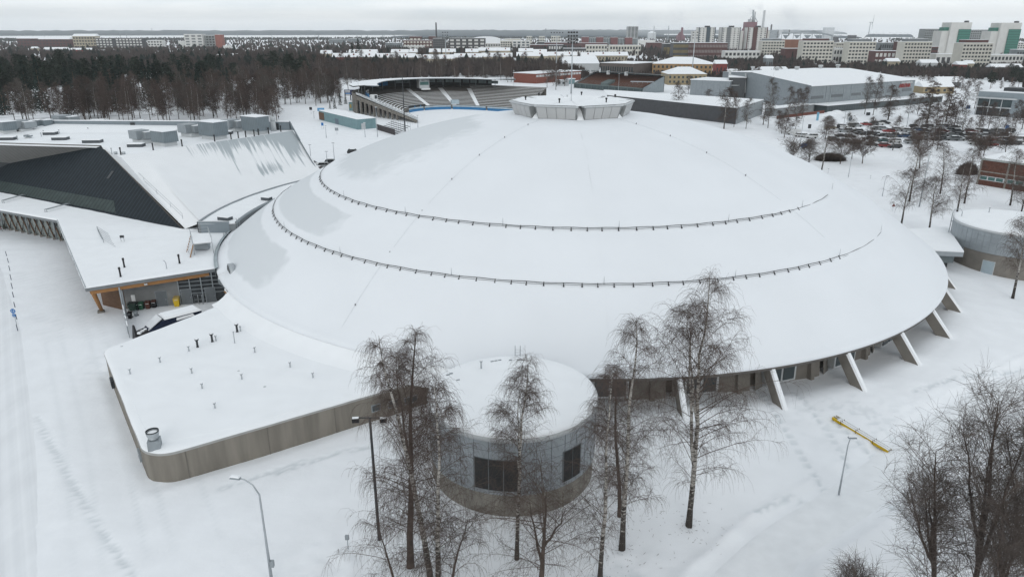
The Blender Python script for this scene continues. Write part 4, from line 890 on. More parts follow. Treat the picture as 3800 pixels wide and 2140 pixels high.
def text(s, loc, size, m, parent, direction, name='lettering', ext=.03, align='CENTER', tilt=PI/2):
    cu = bpy.data.curves.new(name, 'FONT'); cu.body = s; cu.size = size; cu.align_x = align; cu.align_y = 'CENTER'; cu.extrude = ext; cu.materials.append(m)
    o = bpy.data.objects.new(name, cu); COL.objects.link(o); d = Vector(direction[:2]); org = ORG.get(parent.name, Vector((0, 0, 0)))
    bpy.context.view_layer.update(); me = bpy.data.meshes.new_from_object(o); bpy.data.objects.remove(o); o = bpy.data.objects.new(name, me); COL.objects.link(o)
    o.location = Vector(loc)-org; o.rotation_euler = (tilt, 0, math.atan2(d.y, d.x)); o.parent = parent; return o
mid = (p+q)/2; dr = (q-p).normalized(); text('OULU', (mid.x+dr.y*.12, mid.y-dr.x*.12, 9.05), 1.3, DARKM, bn, dr)
roof = MB(); roof.mi(0); n = 60
rt = [(.02+.90*i/n) for i in range(n+1)]
def RS(t):     # roof front edge fades out to the ends
    return .50+.10*abs(t-.45)
prev = None
for t in rt:
    w_ = min(1, (t+.02)/.10)*min(1, (.97-t)/.12)
    f = SP(t, 1.02-(.52*max(.12, w_)), RZ+.55); r_ = SP(t, 1.04, RZ-.42); row = (f, r_, f-Vector((0, 0, .35)), r_-Vector((0, 0, .5)))
    if prev:
        roof.mi(0); roof.add([prev[0], row[0], row[1], prev[1]], [(0, 1, 2, 3)]); roof.mi(1); roof.add([prev[2], row[2], row[3], prev[3]], [(0, 1, 2, 3)]); roof.mi(2); roof.add([prev[0], row[0], row[2], prev[2]], [(0, 1, 2, 3)])
    prev = row
roof.build('roof', [SNOWR, mat('roof_underside', (.06, .06, .06), .7, .2, .5), GREYM], st)
for k in range(11):
    t = .12+k*.075; b = MB(); p = SP(t, .80, 0); b.cyl(p, .16, 7.5, RZ-.1, 6); b.build('roof_post', GREYM, st)
# press box
t = .535; p, q = SP(.512, .55, 0), SP(.560, .55, 0); d_ = (q-p).normalized(); nn = Vector((-d_.y, d_.x, 0)); nn = nn if nn.y > 0 else -nn
b = MB(); b.wall(p, q, 8.3, RZ+.1, 6*(1 if Vector((-d_.y, d_.x, 0)).y > 0 else -1)); pb = b.build('press_box', LIGHTG, st)
b = MB(); b.wall(p-nn*.1+d_*.3, q-nn*.1-d_*.3, 10.0, 11.7, .12); b.build('pane', GLASSG, pb)
b = MB(); b.wall(p-nn*1.2+d_*.8, q-nn*1.2+d_*.2, 7.6, 8.4, 1.4); b.build('balcony', WHITE, pb)
text('NEOTEC', ((p+q)/2-nn*.12+Vector((0, 0, 12.35))-Vector((0, 0, (p.z+q.z)/2))+d_*.5), 1.15, DARKM, pb, d_)
# blue board along the field
for (t0, t1) in ((.30, .43), (.44, .60), (.61, .80), (.81, .97)):
    b = MB(); n = 10
    for i in range(n): b.wall(SP(t0+(t1-t0)*i/n, -.06, 0), SP(t0+(t1-t0)*(i+1)/n, -.06, 0), .0, 1.15, .15)
    b.build('board', BLUE, st)
    b = MB()
    for i in range(n): b.wall(SP(t0+(t1-t0)*i/n, -.05, 0), SP(t0+(t1-t0)*(i+1)/n, -.05, 0), 1.2, 1.9, .06)
    b.build('netting', mat('pale_blue_screen', (.42, .50, .55), .5, .15, .5), st)
b = MB(); b.wall(SP(.335, .02, 0), SP(.46, .02, 0), .2, 2.4, 3.0); b.build('dugout', DARKM, st)
for t in (.375, .42): p = SP(t, -.01, 0); b = MB(); b.cyl(p, .25, .2, 2.4, 8); b.build('dugout_post', BLUE, st)
p = SP(.64, .09, 0); b = MB(); b.box((p.x, p.y, 3.0), (4, 3, 2.0), .25); b.build('vomitory', mat('pale_blue_screen', (.42, .50, .55)), st)
# end wall with sloping beam, columns and stairs
def EW(s, z, o=0): p = SP(0, s, z); return p+Vector((-.35*o, -.9*o, 0))
b = MB(); b.hexa([EW(-.02, .2, .3), EW(1.06, zo-2.2, .3), EW(1.06, zo-2.2, -.6), EW(-.02, .2, -.6)], [EW(-.02, 1.2, .3), EW(1.06, zo-.3, .3), EW(1.06, zo-.3, -.6), EW(-.02, 1.2, -.6)]); b.build('raking_beam', CONC, st)
for k in range(10):
    s = .30+.078*k; p = EW(s, 0); b = MB(); b.box((p.x, p.y, (zi+(zo-zi)*s-.9)/2), (.8, .8, zi+(zo-zi)*s-1.2), .7); b.build('column', CONC, st)
b = MB(); b.add([EW(-.02, 1.35, .3), EW(1.0, zo-.1, .3), EW(1.0, zo+.9, .3), EW(-.02, 2.3, .3)], [(0, 1, 2, 3)]); b.build('parapet', mat('snowy_parapet', (.5, .52, .53), .7, .2, .8), st)
b = MB(); b.hexa([EW(0, 1.3, -.4), EW(1.0, zo, -.4), EW(1.0, zo, -3), EW(0, 1.3, -3)], [EW(0, 1.55, -.4), EW(1.0, zo+.2, -.4), EW(1.0, zo+.2, -3), EW(0, 1.55, -3)]); b.build('aisle', SNOWR, st)
p = EW(.72, 0, -2); b = MB(); b.box((p.x, p.y, 8.3), (2.6, 2.2, 2.6), .7); kk = b.build('commentary_booth', WHITE, st); b = MB(); b.box((p.x+1.0, p.y-.8, 8.6), (.9, .9, 1.4), .7); b.build('pane', DARKM, kk)
A_, B__ = SP(0, .0, 0), SP(.30, .0, 0)
b = MB(); b.tube([SP(.0, -.02, 1.0)]+[SP(.03*i, -.03, 2.2) for i in range(10)], .06, 4); b.build('handrail', DARKM, st)
# screen and far kiosk beside it
p = G('S1', 85, 400, 0); sc_ = thing('video_screen', 'dark advertising screen on a pole beside the stadium entrance', 'screen', (p.x, p.y, 0))
zb, zt = Hat('S1', 85, 320, p), Hat('S1', 85, 240, p); b = MB(); b.box((p.x, p.y, (zb+zt)/2), (6.5, .8, zt-zb)); b.build('panel', mat('navy_screen', (.02, .03, .09), .3, .2, 1), sc_)
for i, zz in enumerate((.82, .6, .36, .14)):
    b = MB(); b.box((p.x-1.4, p.y-.45, zb+(zt-zb)*zz), (2.8, .06, (zt-zb)*.13)); b.build('caption_bar', WHITE if i != 2 else mat('sky_blue_bar', (.2, .4, .75), .4, .05, 1), sc_)
b = MB(); b.cyl(p, .3, 0, zb, 8); b.build('pole', DARKM, sc_)
# ---------------------------------------------------------------- floodlight masts
def lamps(o, p, zt, rows, cols, w_, h_, m=DARKM, s_=.55, rz=0):
    b = MB()
    for r in range(rows): b.box((p.x, p.y, zt-h_*r/(max(1, rows-1))), (w_, .15, .12), rz)
    fr = b.build('lamp_frame', GALV, o)
    for r in range(rows):
        for c in range(cols):
            b = MB(); u_ = -w_/2+w_*c/(max(1, cols-1)); b.box((p.x+u_*math.cos(rz), p.y+u_*math.sin(rz)-.2, zt-h_*r/(max(1, rows-1))), (s_*1.2, .6, s_), rz+.2*(c % 2)); b.build('floodlight', m, fr)
p = G('B', 1822, 690, 0); zt = Hat('B', 1833, 240, p); o = thing('floodlight_mast', 'tall mast with a dense grid of floodlights rising beyond the dome crown', 'floodlight', (p.x, p.y, 0), 'floodlight masts round the sports ground')
b = MB(); b.tube([(p.x, p.y, 0), (p.x, p.y, zt)], [.45, .25], 8); b.build('pole', GALV, o); lamps(o, p, zt, 4, 4, 5.0, 6.0, m=BLACK, s_=.95)
for i, (c, x, yb, xt, yt, lab, rows, cols, w_, h_) in enumerate((('B', 1710, 625, 1718, 242, 'slim mast with a crossbar head, left of the dense floodlight grid', 1, 5, 8, 1), ('B', 905, 560, 912, 240, 'mast with a slanted cluster of lamps behind the grandstand roof', 3, 3, 4, 4.5), ('C', 130, 600, 148, 240, 'floodlight mast beside the yellow school', 3, 2, 3, 4))):
    p = G(c, x, yb, 0); zt = Hat(c, xt, yt, p); o = thing('floodlight_mast', lab, 'floodlight', (p.x, p.y, 0), 'floodlight masts round the sports ground')
    b = MB(); b.tube([(p.x, p.y, 0), (p.x, p.y, zt)], [.45, .22], 8); b.build('pole', GALV, o); lamps(o, p, zt, rows, cols, w_, h_, s_=.7)
# ---------------------------------------------------------------- second stand
s2 = thing('small_stand', 'straight covered stand with rust brown seats and green steel frame', 'grandstand', (75, 500, 0))
a0 = G('S2', 640, 440, 0); a1 = G('S2', 1560, 520, 0); a1 = a0+(a1-a0)*1.04; dv = (a1-a0).normalized(); nv = Vector((-dv.y, dv.x, 0)); nv = nv if nv.y > 0 else -nv
def Q2(u_, w_, z): return a0+dv*((a1-a0).length*u_)+nv*w_+Vector((0, 0, z))
STG = mat('green_steel', (.13, .165, .165), .5, .12, 1)
SEA = mat('rusty_seats', (.135, .065, .045), .7, .3, 1.2)
b = MB()
for k in range(14):
    w0_, w1_ = 1.5+k*1.35, 1.5+(k+1)*1.35; z = 3.2+k*.47
    b.mi(0); b.add([Q2(.02, w0_, z-.5), Q2(.97, w0_, z-.5), Q2(.97, w0_, z), Q2(.02, w0_, z)], [(0, 1, 2, 3)]); b.add([Q2(.02, w0_, z), Q2(.97, w0_, z), Q2(.97, w1_, z), Q2(.02, w1_, z)], [(0, 1, 2, 3)])
    b.mi(1); b.add([Q2(.02, w0_+.1, z+.03), Q2(.97, w0_+.1, z+.03), Q2(.97, w0_+.45, z+.03), Q2(.02, w0_+.45, z+.03)], [(0, 1, 2, 3)]) if k < 5 else None
b.build('seat_rows', [SEA, LIGHTG], s2)
b = MB(); b.hexa([Q2(0, 0, .1), Q2(1, 0, .1), Q2(1, .4, .1), Q2(0, .4, .1)], [Q2(0, 0, 3.0), Q2(1, 0, 3.0), Q2(1, .4, 3.0), Q2(0, .4, 3.0)]); b.build('front_base', mat('dark_green_steel', (.06, .085, .09), .5, .2, .6), s2)
b = MB(); b.hexa([Q2(0, -.2, 2.7), Q2(1, -.2, 2.7), Q2(1, 1.5, 2.9), Q2(0, 1.5, 2.9)], [Q2(0, -.2, 3.3), Q2(1, -.2, 3.3), Q2(1, 1.5, 3.3), Q2(0, 1.5, 3.3)]); b.build('walkway', STG, s2)
for k in range(12): b = MB(); p = Q2(.02+.087*k, -.3, 0); b.box((p.x, p.y, 1.5), (.35, .35, 3.0)); b.build('column', STG, s2)
b = MB(); b.hexa([Q2(0, 20, 0), Q2(1, 20, 0), Q2(1, 20.5, 0), Q2(0, 20.5, 0)], [Q2(0, 20, 9.8), Q2(1, 20, 9.8), Q2(1, 20.5, 9.8), Q2(0, 20.5, 9.8)]); b.build('rear_wall', mat('dark_green_steel', (.06, .085, .09)), s2)
for k in range(10):
    if k in (4,): continue
    b = MB(); p0_ = Q2(.05+.093*k, 19.7, 9.6-1.0); p1_ = Q2(.05+.093*k+.06, 19.7, 8.6); b.wall(p0_, p1_, 7.6, 9.2, .15); b.build('pane', mat('misty_glass', (.20, .25, .26)), s2)
b = MB(); b.hexa([Q2(-.04, 8, 11.2), Q2(1.03, 8, 11.2), Q2(1.03, 24, 10.0), Q2(-.04, 24, 10.0)], [Q2(-.04, 8, 11.6), Q2(1.03, 8, 11.6), Q2(1.03, 24, 10.4), Q2(-.04, 24, 10.4)]); b.build('roof', mat('grey_green_roof', (.17, .195, .20), .6, .2, .5), s2)
for k in range(3): b = MB(); p = Q2(.13+.26*k, 8.2, 10.8); b.box(p, (2.2, .6, 2.4), .1); b.build('hanging_panel', LIGHTG, s2)
for u_ in (0, 1):
    b = MB(); b.add([Q2(u_, .5, 0), Q2(u_, 20, 0), Q2(u_, 20, 9.8), Q2(u_, .5, 3.4)], [(0, 1, 2, 3)]); b.build('side_wall', mat('pale_side_wall', (.27, .31, .33), .6, .1, .8), s2)
b = MB(); b.hexa([Q2(.40, 1.0, 2.6), Q2(.50, 1.0, 2.6), Q2(.50, 8, 2.6), Q2(.40, 8, 2.6)], [Q2(.40, 1, 4.6), Q2(.50, 1, 4.6), Q2(.50, 8, 6.6), Q2(.40, 8, 6.6)]); b.build('vomitory', STG, s2)
# ================================================================ generic buildings
def bld(name, label, cat, A, B, depth, zt, wallm, roofk='flat', z0=0.0, wins=None, rh=2.5, group=None, winm=None, over=.4, side=None, snow=SNOWR, winz=None, parapet=0, ws=(.55, .6)):
    """front wall from A to B (left to right as seen), depth goes away from the viewer"""
    A = Vector((A[0], A[1])); B = Vector((B[0], B[1])); d = (B-A).normalized(); n = Vector((-d.y, d.x)); L = (B-A).length
    if n.dot(A) < 0: n = -n
    o = thing(name, label, cat, (A.x, A.y, 0), group)
    C = B+n*depth; D = A+n*depth; b = MB(); b.prism([A, B, C, D], z0, zt); b.build('wall', wallm, o)
    a, b2, c, e = [q for q in (A-d*over-n*over, B+d*over-n*over, C+d*over+n*over, D-d*over+n*over)]
    b = MB()
    if roofk == 'flat':
        b.prism([a+(d+n)*.5*over*0, b2, c, e], zt, zt+.35)
    elif roofk == 'gable':
        r0, r1 = (a+e)/2, (b2+c)/2; z = zt; b.add([P2(a, z), P2(b2, z), P2(c, z), P2(e, z), P2(r0, z+rh), P2(r1, z+rh)], [(0, 1, 5, 4), (2, 3, 4, 5), (1, 2, 5), (3, 0, 4), (0, 3, 2, 1)])
    elif roofk == 'hip':
        ins = min(depth/2+over, L*.35); r0, r1 = (a+e)/2+d*ins, (b2+c)/2-d*ins; z = zt; b.add([P2(a, z), P2(b2, z), P2(c, z), P2(e, z), P2(r0, z+rh), P2(r1, z+rh)], [(0, 1, 5, 4), (2, 3, 4, 5), (1, 2, 5), (3, 0, 4), (0, 3, 2, 1)])
    elif roofk == 'shed':
        b.add([P2(a, zt), P2(b2, zt), P2(c, zt+rh), P2(e, zt+rh)], [(0, 1, 2, 3)])
    rf = b.build('roof', snow, o)
    if wins:
        floors, cols = wins; zz0 = z0+.8 if winz is None else winz[0]; zz1 = zt-.5 if winz is None else winz[1]
        fh = (zz1-zz0)/floors; cw = L/cols; base = None
        for f in range(floors):
            for k in range(cols):
                u0 = cw*(k+.5)-cw*ws[0]/2; z = zz0+f*fh+fh*.2
                if base is None:
                    b = MB(); p = A+d*u0-n*.06; b.wall(p, p+d*cw*ws[0], z, z+fh*ws[1], .1); base = b.build('window', winm or GLASS, o); ref = (u0, z); w_ = base
                else:
                    w_ = base.copy(); COL.objects.link(w_); w_.location = base.location+Vector((d.x*(u0-ref[0]), d.y*(u0-ref[0]), z-ref[1]))
    return o, A, B, d, n, rf
# ---- arena
_e0 = G('AR', 1300, 402, 3.7); _e1 = G('AR', 2283, 322, 3.7); a0 = Vector((_e0.x, _e0.y, 0)); a1 = Vector((_e1.x, _e1.y, 0)); ZR = Hat('AR', 1325, 226, a0); RZA = ZR+2.6; ridge = G('AR', 760, 100, RZA)
ar = thing('ice_arena', 'long grey metal arena hall with low pitched snowy roof and red sign', 'arena', (a0.x, a0.y, 0))
ad = (a1-a0).normalized(); an_ = Vector((-ad.y, ad.x, 0)); 
if an_.y < 0: an_ = -an_
wL = (Vector((ridge.x, ridge.y, 0))-a0); half = 46
def AP(u_, w_, z): return a0+ad*u_+an_*w_+Vector((0, 0, z))
Lr = (a1-a0).length
gdir = Vector((ridge.x-a0.x, ridge.y-a0.y, 0)); gk = gdir.length
def AQ(u_, s, z): return a0+ad*u_+gdir*s+Vector((0, 0, z))      # s=0 front eave, s=1 ridge
ARM = rib('arena_cladding', (.255, .285, .30), ad, 2.6, .06, .45, dark=.7, metal=.2)
ARG = rib('arena_gable_cladding', (.26, .29, .31), gdir, 2.4, .06, .45, dark=.7, metal=.2)
b = MB(); b.add([AQ(0, 0, -.3), AQ(Lr, 0, -.3), AQ(Lr, 0, ZR), AQ(0, 0, ZR)], [(0, 1, 2, 3)]); b.build('front_wall', ARM, ar)
b = MB(); b.add([AQ(0, 0, -.3), AQ(0, 0, ZR), AQ(0, 1, RZA-.2), AQ(0, 1.65, ZR+.6), AQ(0, 1.65, -.3)], [(0, 1, 2, 3, 4)]); b.build('gable_wall', ARG, ar); b = MB(); b.add([AQ(Lr, 0, -.3), AQ(Lr, 1.65, -.3), AQ(Lr, 1.65, ZR+.6), AQ(Lr, 1, RZA-.2), AQ(Lr, 0, ZR)], [(0, 1, 2, 3, 4)]); b.build('gable_wall', ARG, ar)
b = MB(); b.add([AQ(-1, -.01, ZR), AQ(Lr+1.5, -.01, ZR), AQ(Lr+1.5, 1, RZA), AQ(-1, 1, RZA)], [(0, 1, 2, 3)]); b.add([AQ(-1, 1, RZA), AQ(Lr+1.5, 1, RZA), AQ(Lr+1.5, 1.65, ZR+.7), AQ(-1, 1.65, ZR+.7)], [(0, 1, 2, 3)])
b.add([AQ(-1, -.01, ZR-.4), AQ(Lr+1.5, -.01, ZR-.4), AQ(Lr+1.5, -.01, ZR), AQ(-1, -.01, ZR)], [(0, 1, 2, 3)]); b.build('snow_roof', SNOWR, ar)
LOUG = rib('arena_louvre', (.14, .155, .165), (0, 0, 1), .5, .4, .4, dark=.7)
for (x0, x1, yt, yb) in ((1308, 1432, 320, 358), (1503, 1618, 305, 340), (1688, 1790, 292, 325), (1850, 1966, 275, 312), (2030, 2130, 262, 297), (2180, 2275, 250, 285)):
    def onf(x, y):
        d = ray('AR', x, y); o3 = Vector((0, 0, H)); return o3+d*((a0-o3).dot(an_)/d.dot(an_))
    p, q = onf(x0, yb), onf(x1, yt); b = MB(); b.wall(p, q, p.z, q.z, .2, -.12*(1 if Vector((-ad.y, ad.x)).y > 0 else -1)); b.build('louvre_band', LOUG, ar)
for (x, lab) in ((1455, 0), (1495, 0), (1620, 0), (1690, 0), (1835, 0), (1975, 0), (2025, 0)):
    p = onf(x, 300); b = MB(); b.wall(p, p+ad*.5, 3.8, ZR-.4, .25, -.15); b.build('downpipe', GREYM, ar)
p = onf(2205, 228); text('AREENA', (p.x-an_.x*.3, p.y-an_.y*.3, p.z), 2.9, mat('sign_red', (.33, .04, .035), .4, .02, 1), ar, ad, 'sign_letters', .12)
p = onf(2225, 198); text('OULU ENERGIA', (p.x-an_.x*.3, p.y-an_.y*.3, p.z), 1.5, WHITE, ar, ad, 'sign_letters', .08)
# entrance strip in front
b = MB(); fz = 3.7
E0 = AQ(0, 0, 0)-an_*7+ad*4; E1 = AQ(Lr, 0, 0)-an_*7+ad*18
b.prism([Vector(q[:2]) for q in (E0, E1, E1+an_*7, E0+an_*7)], -.2, fz-.5); b.build('entrance_wing', rib('dark_glazed_front', (.05, .065, .068), ad, 2.0, .2, .3, dark=2.0), ar)
b = MB(); b.prism([Vector(q[:2]) for q in (E0-an_*.8-ad*1, E1-an_*.8, E1+an_*7, E0+an_*7-ad*1)], fz-.5, fz); b.build('wing_roof', SNOWR, ar)
# rooftop stacks
for (x, y) in ((1180, 60), (1405, 45), (1570, 38), (990, 65), (755, 60)):
    p = Py('AR', x, y, AQ(0, 1.3, 0).y); p = G('AR', x, y, RZA+.4); b = MB(); b.cyl(p, 1.0 if x != 755 else .6, RZA-1.5, RZA+.8, 10); b.cyl(p, 1.6 if x != 755 else .8, RZA+.3, RZA+1.4, 10, 1.4); b.build('roof_ventilator', LIGHTG, ar)
# lower left wing
o, *_ = bld('arena_side_wing', 'pale grey windowless wing at the left end of the arena', 'building', G('AR', 152, 330, 0), G('AR', 528, 350, 0), 25, 9.6, ARG)
gv, A, B, d, n, rf = bld('arena_back_wing', 'tall dark gap and wall with white bracing at the arena corner', 'building', G('AR', 530, 352, 0)+Vector((0, 4, 0)), G('AR', 690, 356, 0)+Vector((0, 4, 0)), 30, 11.6, mat('dark_recess', (.07, .075, .08), .6, .1, 1))
pz = [Py('AR', x, y, A.y-1.5) for x, y in ((700, 118), (622, 225), (690, 298), (622, 225), (615, 318))]
b = MB(); b.tube(pz[:3], .35, 6); b.tube([pz[1], Py('AR', 540, 225, A.y-1.5)], .25, 6); b.tube([pz[1], Py('AR', 685, 222, A.y-1.5)], .25, 6); b.tube([Py('AR', 688, 110, A.y-1.5), Py('AR', 683, 300, A.y-1.5)], .3, 6); b.build('bracing', LIGHTG, gv)
p = G('AR', 260, 300, 0); zz = Hat('AR', 260, 222, p); b = MB(); b.tube([(p.x-2, p.y-1, zz), (p.x+2.5, p.y-1, zz)], 1.2, 10); b.build('wall_fans', DARKM, gv)
p = G('AR', 515, 325, 0); b = MB(); b.cyl(p, .8, 0, Hat('AR', 518, 85, p), 8); b.build('chimney', LIGHTG, gv)
# dark long building with snow roof
dk = thing('dark_long_shed', 'long charcoal building with snowy roof in front of the arena', 'building', tuple(G('AR', 590, 595, 0)))
k0, k1, k2, k3 = G('AR', 590, 597, 0), G('AR', 860, 562, 0), G('AR', 0, 525, 0), G('AR', 0, 525, 0)
kz = 6.6
kL = k2+(k2-k0).normalized()*45
bk0 = G('AR', 860, 365, kz); bk1 = G('AR', 0, 292, kz)+Vector((-35, 15, 0))
b = MB(); b.add([P2(kL, -.3), P2(k0, -.3), P2(k0, kz), P2(kL, kz)], [(0, 1, 2, 3)]); b.build('long_wall', rib('charcoal_cladding', (.055, .057, .062), (k2-k0), 3, .06, .6, dark=.8, var=.15), dk)
b = MB(); b.add([P2(k0, -.3), P2(bk0, -.3), P2(bk0, kz), P2(k0, kz)], [(0, 1, 2, 3)]); b.build('end_wall', rib('pale_cladding', (.26, .285, .30), (bk0-k0), 3, .06, .5, dark=.8), dk)
b = MB(); b.prism([Vector(q[:2]) for q in (kL, k0, bk0, bk1)], kz, kz+.3); b.build('snow_roof', SNOWR, dk)
bld('low_grey_annex', 'low pale grey block between dark shed and arena', 'building', G('AR', 960, 520, 0), G('AR', 1330, 475, 0), 5, 3.4, mat('pale_grey_wall', (.27, .29, .30), .6, .1, .6))
# ---- office right
of = thing('grey_office', 'pale blue grey office block with recessed dark glazing at the corner', 'office', tuple(G('W6', 1830, 985, 0)))
o0, o1, ozb = G('W6', 985, 905, 0), G('W6', 2576, 1028, 0), 10.6
od = (o1-o0).normalized(); o1 = o0+od*70; on = Vector((-od.y, od.x, 0)); on = on if on.y > 0 or on.x > 0 else -on
if on.dot(Vector((0.3, 1, 0))) < 0: on = -on
b = MB(); b.prism([Vector(q[:2]) for q in (o0, o1, o1+on*22, o0+on*22)], -.3, ozb); b.build('wall', mat('blue_grey_wall', (.25, .29, .315), .55, .06, .8), of)
b = MB(); b.prism([Vector(q[:2]) for q in (o0+on*.5, o1+on*.5, o1+on*22, o0+on*22)], ozb, ozb+.3); b.build('snow_roof', SNOWR, of)
b = MB(); b.prism([Vector(q[:2]) for q in (o0+on*6+od*8, o0+on*6+od*26, o0+on*14+od*26, o0+on*14+od*8)], ozb+.3, ozb+1.8); b.build('roof_plant', DARKM, of)
def wf(u0, u1, z0_, z1_, m, nm, off=-.12, th=.15):
    b = MB(); b.wall(o0+od*u0, o0+od*u1, z0_, z1_, th, off*(1 if Vector((-od.y, od.x)).dot(Vector(on[:2])) > 0 else -1)); return b.build(nm, m, of)
wf(.2, 14.2, 0.0, 3.6, DARKM, 'recess'); wf(.2, 14.2, 4.2, 7.6, mat('dim_glass', (.05, .07, .075), .2, .3, .3), 'recess')
wf(-.3, 16, 7.6, 8.2, LIGHTG, 'canopy', -1.2, 1.4); wf(.1, 14.4, 3.6, 4.1, LIGHTG, 'balcony_edge', -.5, .5)
for u_ in (.3, 5.2, 10.2): wf(u_, u_+.25, 0, 7.6, LIGHTG, 'post', -.4, .25)
for k in range(8): wf(19.5+k*3.4, 21.4+k*3.4, 5.3, 6.9, GLASS, 'window')
wf(19, 45, 0, 3.4, mat('brown_glazing', (.06, .05, .05), .3, .4, .5), 'ground_floor_glazing')
# ---- brick building right
bb = thing('brick_pavilion', 'red brick building with concrete bands and snowy roof at the right edge', 'building', tuple(G('W7', 885, 1042, 0)))
q0 = G('W7', 885, 1042, 0); q1 = G('W7', 2176, 1245, 0); bdv = (q1-q0).normalized(); q1 = q0+bdv*40; bn_ = Vector((-bdv.y, bdv.x, 0)); bn_ = bn_ if bn_.dot(Vector((.5, 1, 0))) > 0 else -bn_
b = MB(); b.prism([Vector(q[:2]) for q in (q0, q1, q1+bn_*14, q0+bn_*14)], -.3, 6.3); b.build('wall', mat('dark_red_brick', (.105, .047, .034), .9, .25, 2.5, bump=.2), bb)
b = MB(); b.prism([Vector(q[:2]) for q in (q0-bn_*.3-bdv*.3, q1, q1+bn_*14, q0+bn_*14-bdv*.3)], 6.3, 6.75); b.build('fascia', mat('pale_fascia', (.32, .34, .33), .7, .1, 1), bb)
b = MB(); b.prism([Vector(q[:2]) for q in (q0-bn_*.2-bdv*.2, q1, q1+bn_*14, q0+bn_*14-bdv*.2)], 6.75, 6.95); b.build('snow_roof', SNOWR, bb)
sg = 1 if Vector((-bdv.y, bdv.x)).dot(Vector(bn_[:2])) > 0 else -1
def wq(u0, u1, z0_, z1_, m, nm, off=-.1, th=.2, par=None):
    b = MB(); b.wall(q0+bdv*u0, q0+bdv*u1, z0_, z1_, th*sg, off*sg); return b.build(nm, m, par or bb)
CT = mat('concrete_trim', (.24, .225, .20), .8, .12, 1)
for k in range(6): wq(.0+k*6.3, .4+k*6.3, -.2, 6.3, CT, 'pier', -.14)
for k in range(5): wq(.4+k*6.3, 6.3+k*6.3, 3.35, 3.62, CT, 'concrete_band', -.08)
for k in range(5):
    f = wq(.5+k*6.3, 6.2+k*6.3, 1.35, 2.45, LIGHTG, 'window', -.11)
    for j in range(3): wq(.65+k*6.3+j*1.85, .65+k*6.3+j*1.85+1.55, 1.5, 2.3, GLASSG, 'pane', -.14, par=f)
# ---- teal shed and its small neighbour
tz = 4.0
t0, t1, t2 = G('W4', 60, 478, 0), G('W4', 1590, 878, 0), G('W4', 2320, 812, 0)
ts = thing('teal_shed', 'long low teal shed with snowy roof beside the stadium', 'shed', tuple(t1))
TEAL = mat('teal_paint', (.17, .27, .29), .6, .1, .8)
t3 = t2+(t0-t1)*.98
b = MB(); b.prism([Vector(q[:2]) for q in (t0, t1, t2, t3)], -.3, tz); b.build('wall', TEAL, ts)
pillow('snow_roof', [Vector(q[:2]) for q in ((t0, t1, t2, t3) if area([Vector(q[:2]) for q in (t0, t1, t2, t3)]) > 0 else (t3, t2, t1, t0))], tz, .3, SNOWR, ts, .3)
b = MB(); e = (t2-t1).normalized(); b.wall(t1+e*1.6, t1+e*3.4, 0, 2.3, .1, -.08); b.build('door', LIGHTG, ts)
e2 = (t1-t0).normalized(); Ls = (t1-t0).length
b = MB(); b.wall(t0+e2*Ls*.44, t0+e2*Ls*.53, 0, 2.3, .1, -.08); b.build('door', mat('slate_blue_door', (.12, .16, .2), .5, .1, 1), ts)
text('VESILIUKUMAKI'[:0] or 'URHEILUPUISTO', (t0+e2*Ls*.79).to_tuple()[:2]+(2.7,), 1.0, WHITE, ts, e2, 'lettering', .03) if 0 else None
b = MB(); b.wall(t0, t0+e2*6, .3, 3.4, .1, -.1); b.build('timber_screen', WOODD, ts)
b = MB(); p = t0; b.box((p.x+1, p.y, 4.4), (3, .5, 1.4), 0); b.build('sign', mat('sign_blue', (.12, .3, .5), .5, .05, 1), ts)
bld('teal_kiosk', 'small teal kiosk with an ochre door under the grandstand', 'kiosk', G('S1', 60, 535, 0), G('S1', 205, 540, 0), 6, 4.2, TEAL, wins=(1, 3), winm=mat('ochre', (.35, .26, .08), .6, .1, 1))
# bleachers beside the shed
bl = thing('bleachers', 'dark steel open bleachers sloping down next to the teal shed', 'bleachers', tuple(G('S1', 700, 870, 0)))
v0, v1 = G('S1', 445, 800, 0), G('S1', 700, 880, 0)
dv = (v1-v0).normalized(); nv = Vector((-dv.y, dv.x, 0)); nv = nv if nv.y > 0 else -nv; Lb = (v1-v0).length
b = MB(); b.wall(v0, v1, 0, 2.2, .2); b.build('slatted_front', rib('dark_slats', (.05, .042, .045), dv, .5, .4, .7, dark=.4), bl)
b = MB()
for k in range(6): b.hexa([v0+nv*(1+k)+Vector((0, 0, .5+k*.45)), v1+nv*(1+k)+Vector((0, 0, .5+k*.45)), v1+nv*(1.5+k)+Vector((0, 0, .5+k*.45)), v0+nv*(1.5+k)+Vector((0, 0, .5+k*.45))], [v0+nv*(1+k)+Vector((0, 0, .6+k*.45)), v1+nv*(1+k)+Vector((0, 0, .6+k*.45)), v1+nv*(1.5+k)+Vector((0, 0, .6+k*.45)), v0+nv*(1.5+k)+Vector((0, 0, .6+k*.45))])
b.build('steps', DARKM, bl)
for k in range(9): p = v0+dv*(Lb*k/8)+nv*6.5; b = MB(); b.tube([p, p+Vector((0, 0, 4.2))], .06, 4); b.build('post', GALV, bl)
# second low platform on the dark shed roof
p = G('S2', 1500, 535, 0); lp = MB(); lp.box((p.x+4, p.y, 7.6), (14, 6, .3), -.2); 
for k in range(5): lp.box((p.x-2+k*3, p.y-2, 7.2), (.2, .2, 1), 0)
one('roof_deck', 'slatted steel deck at the back of the charcoal shed roof', 'deck', lp, GREYM)
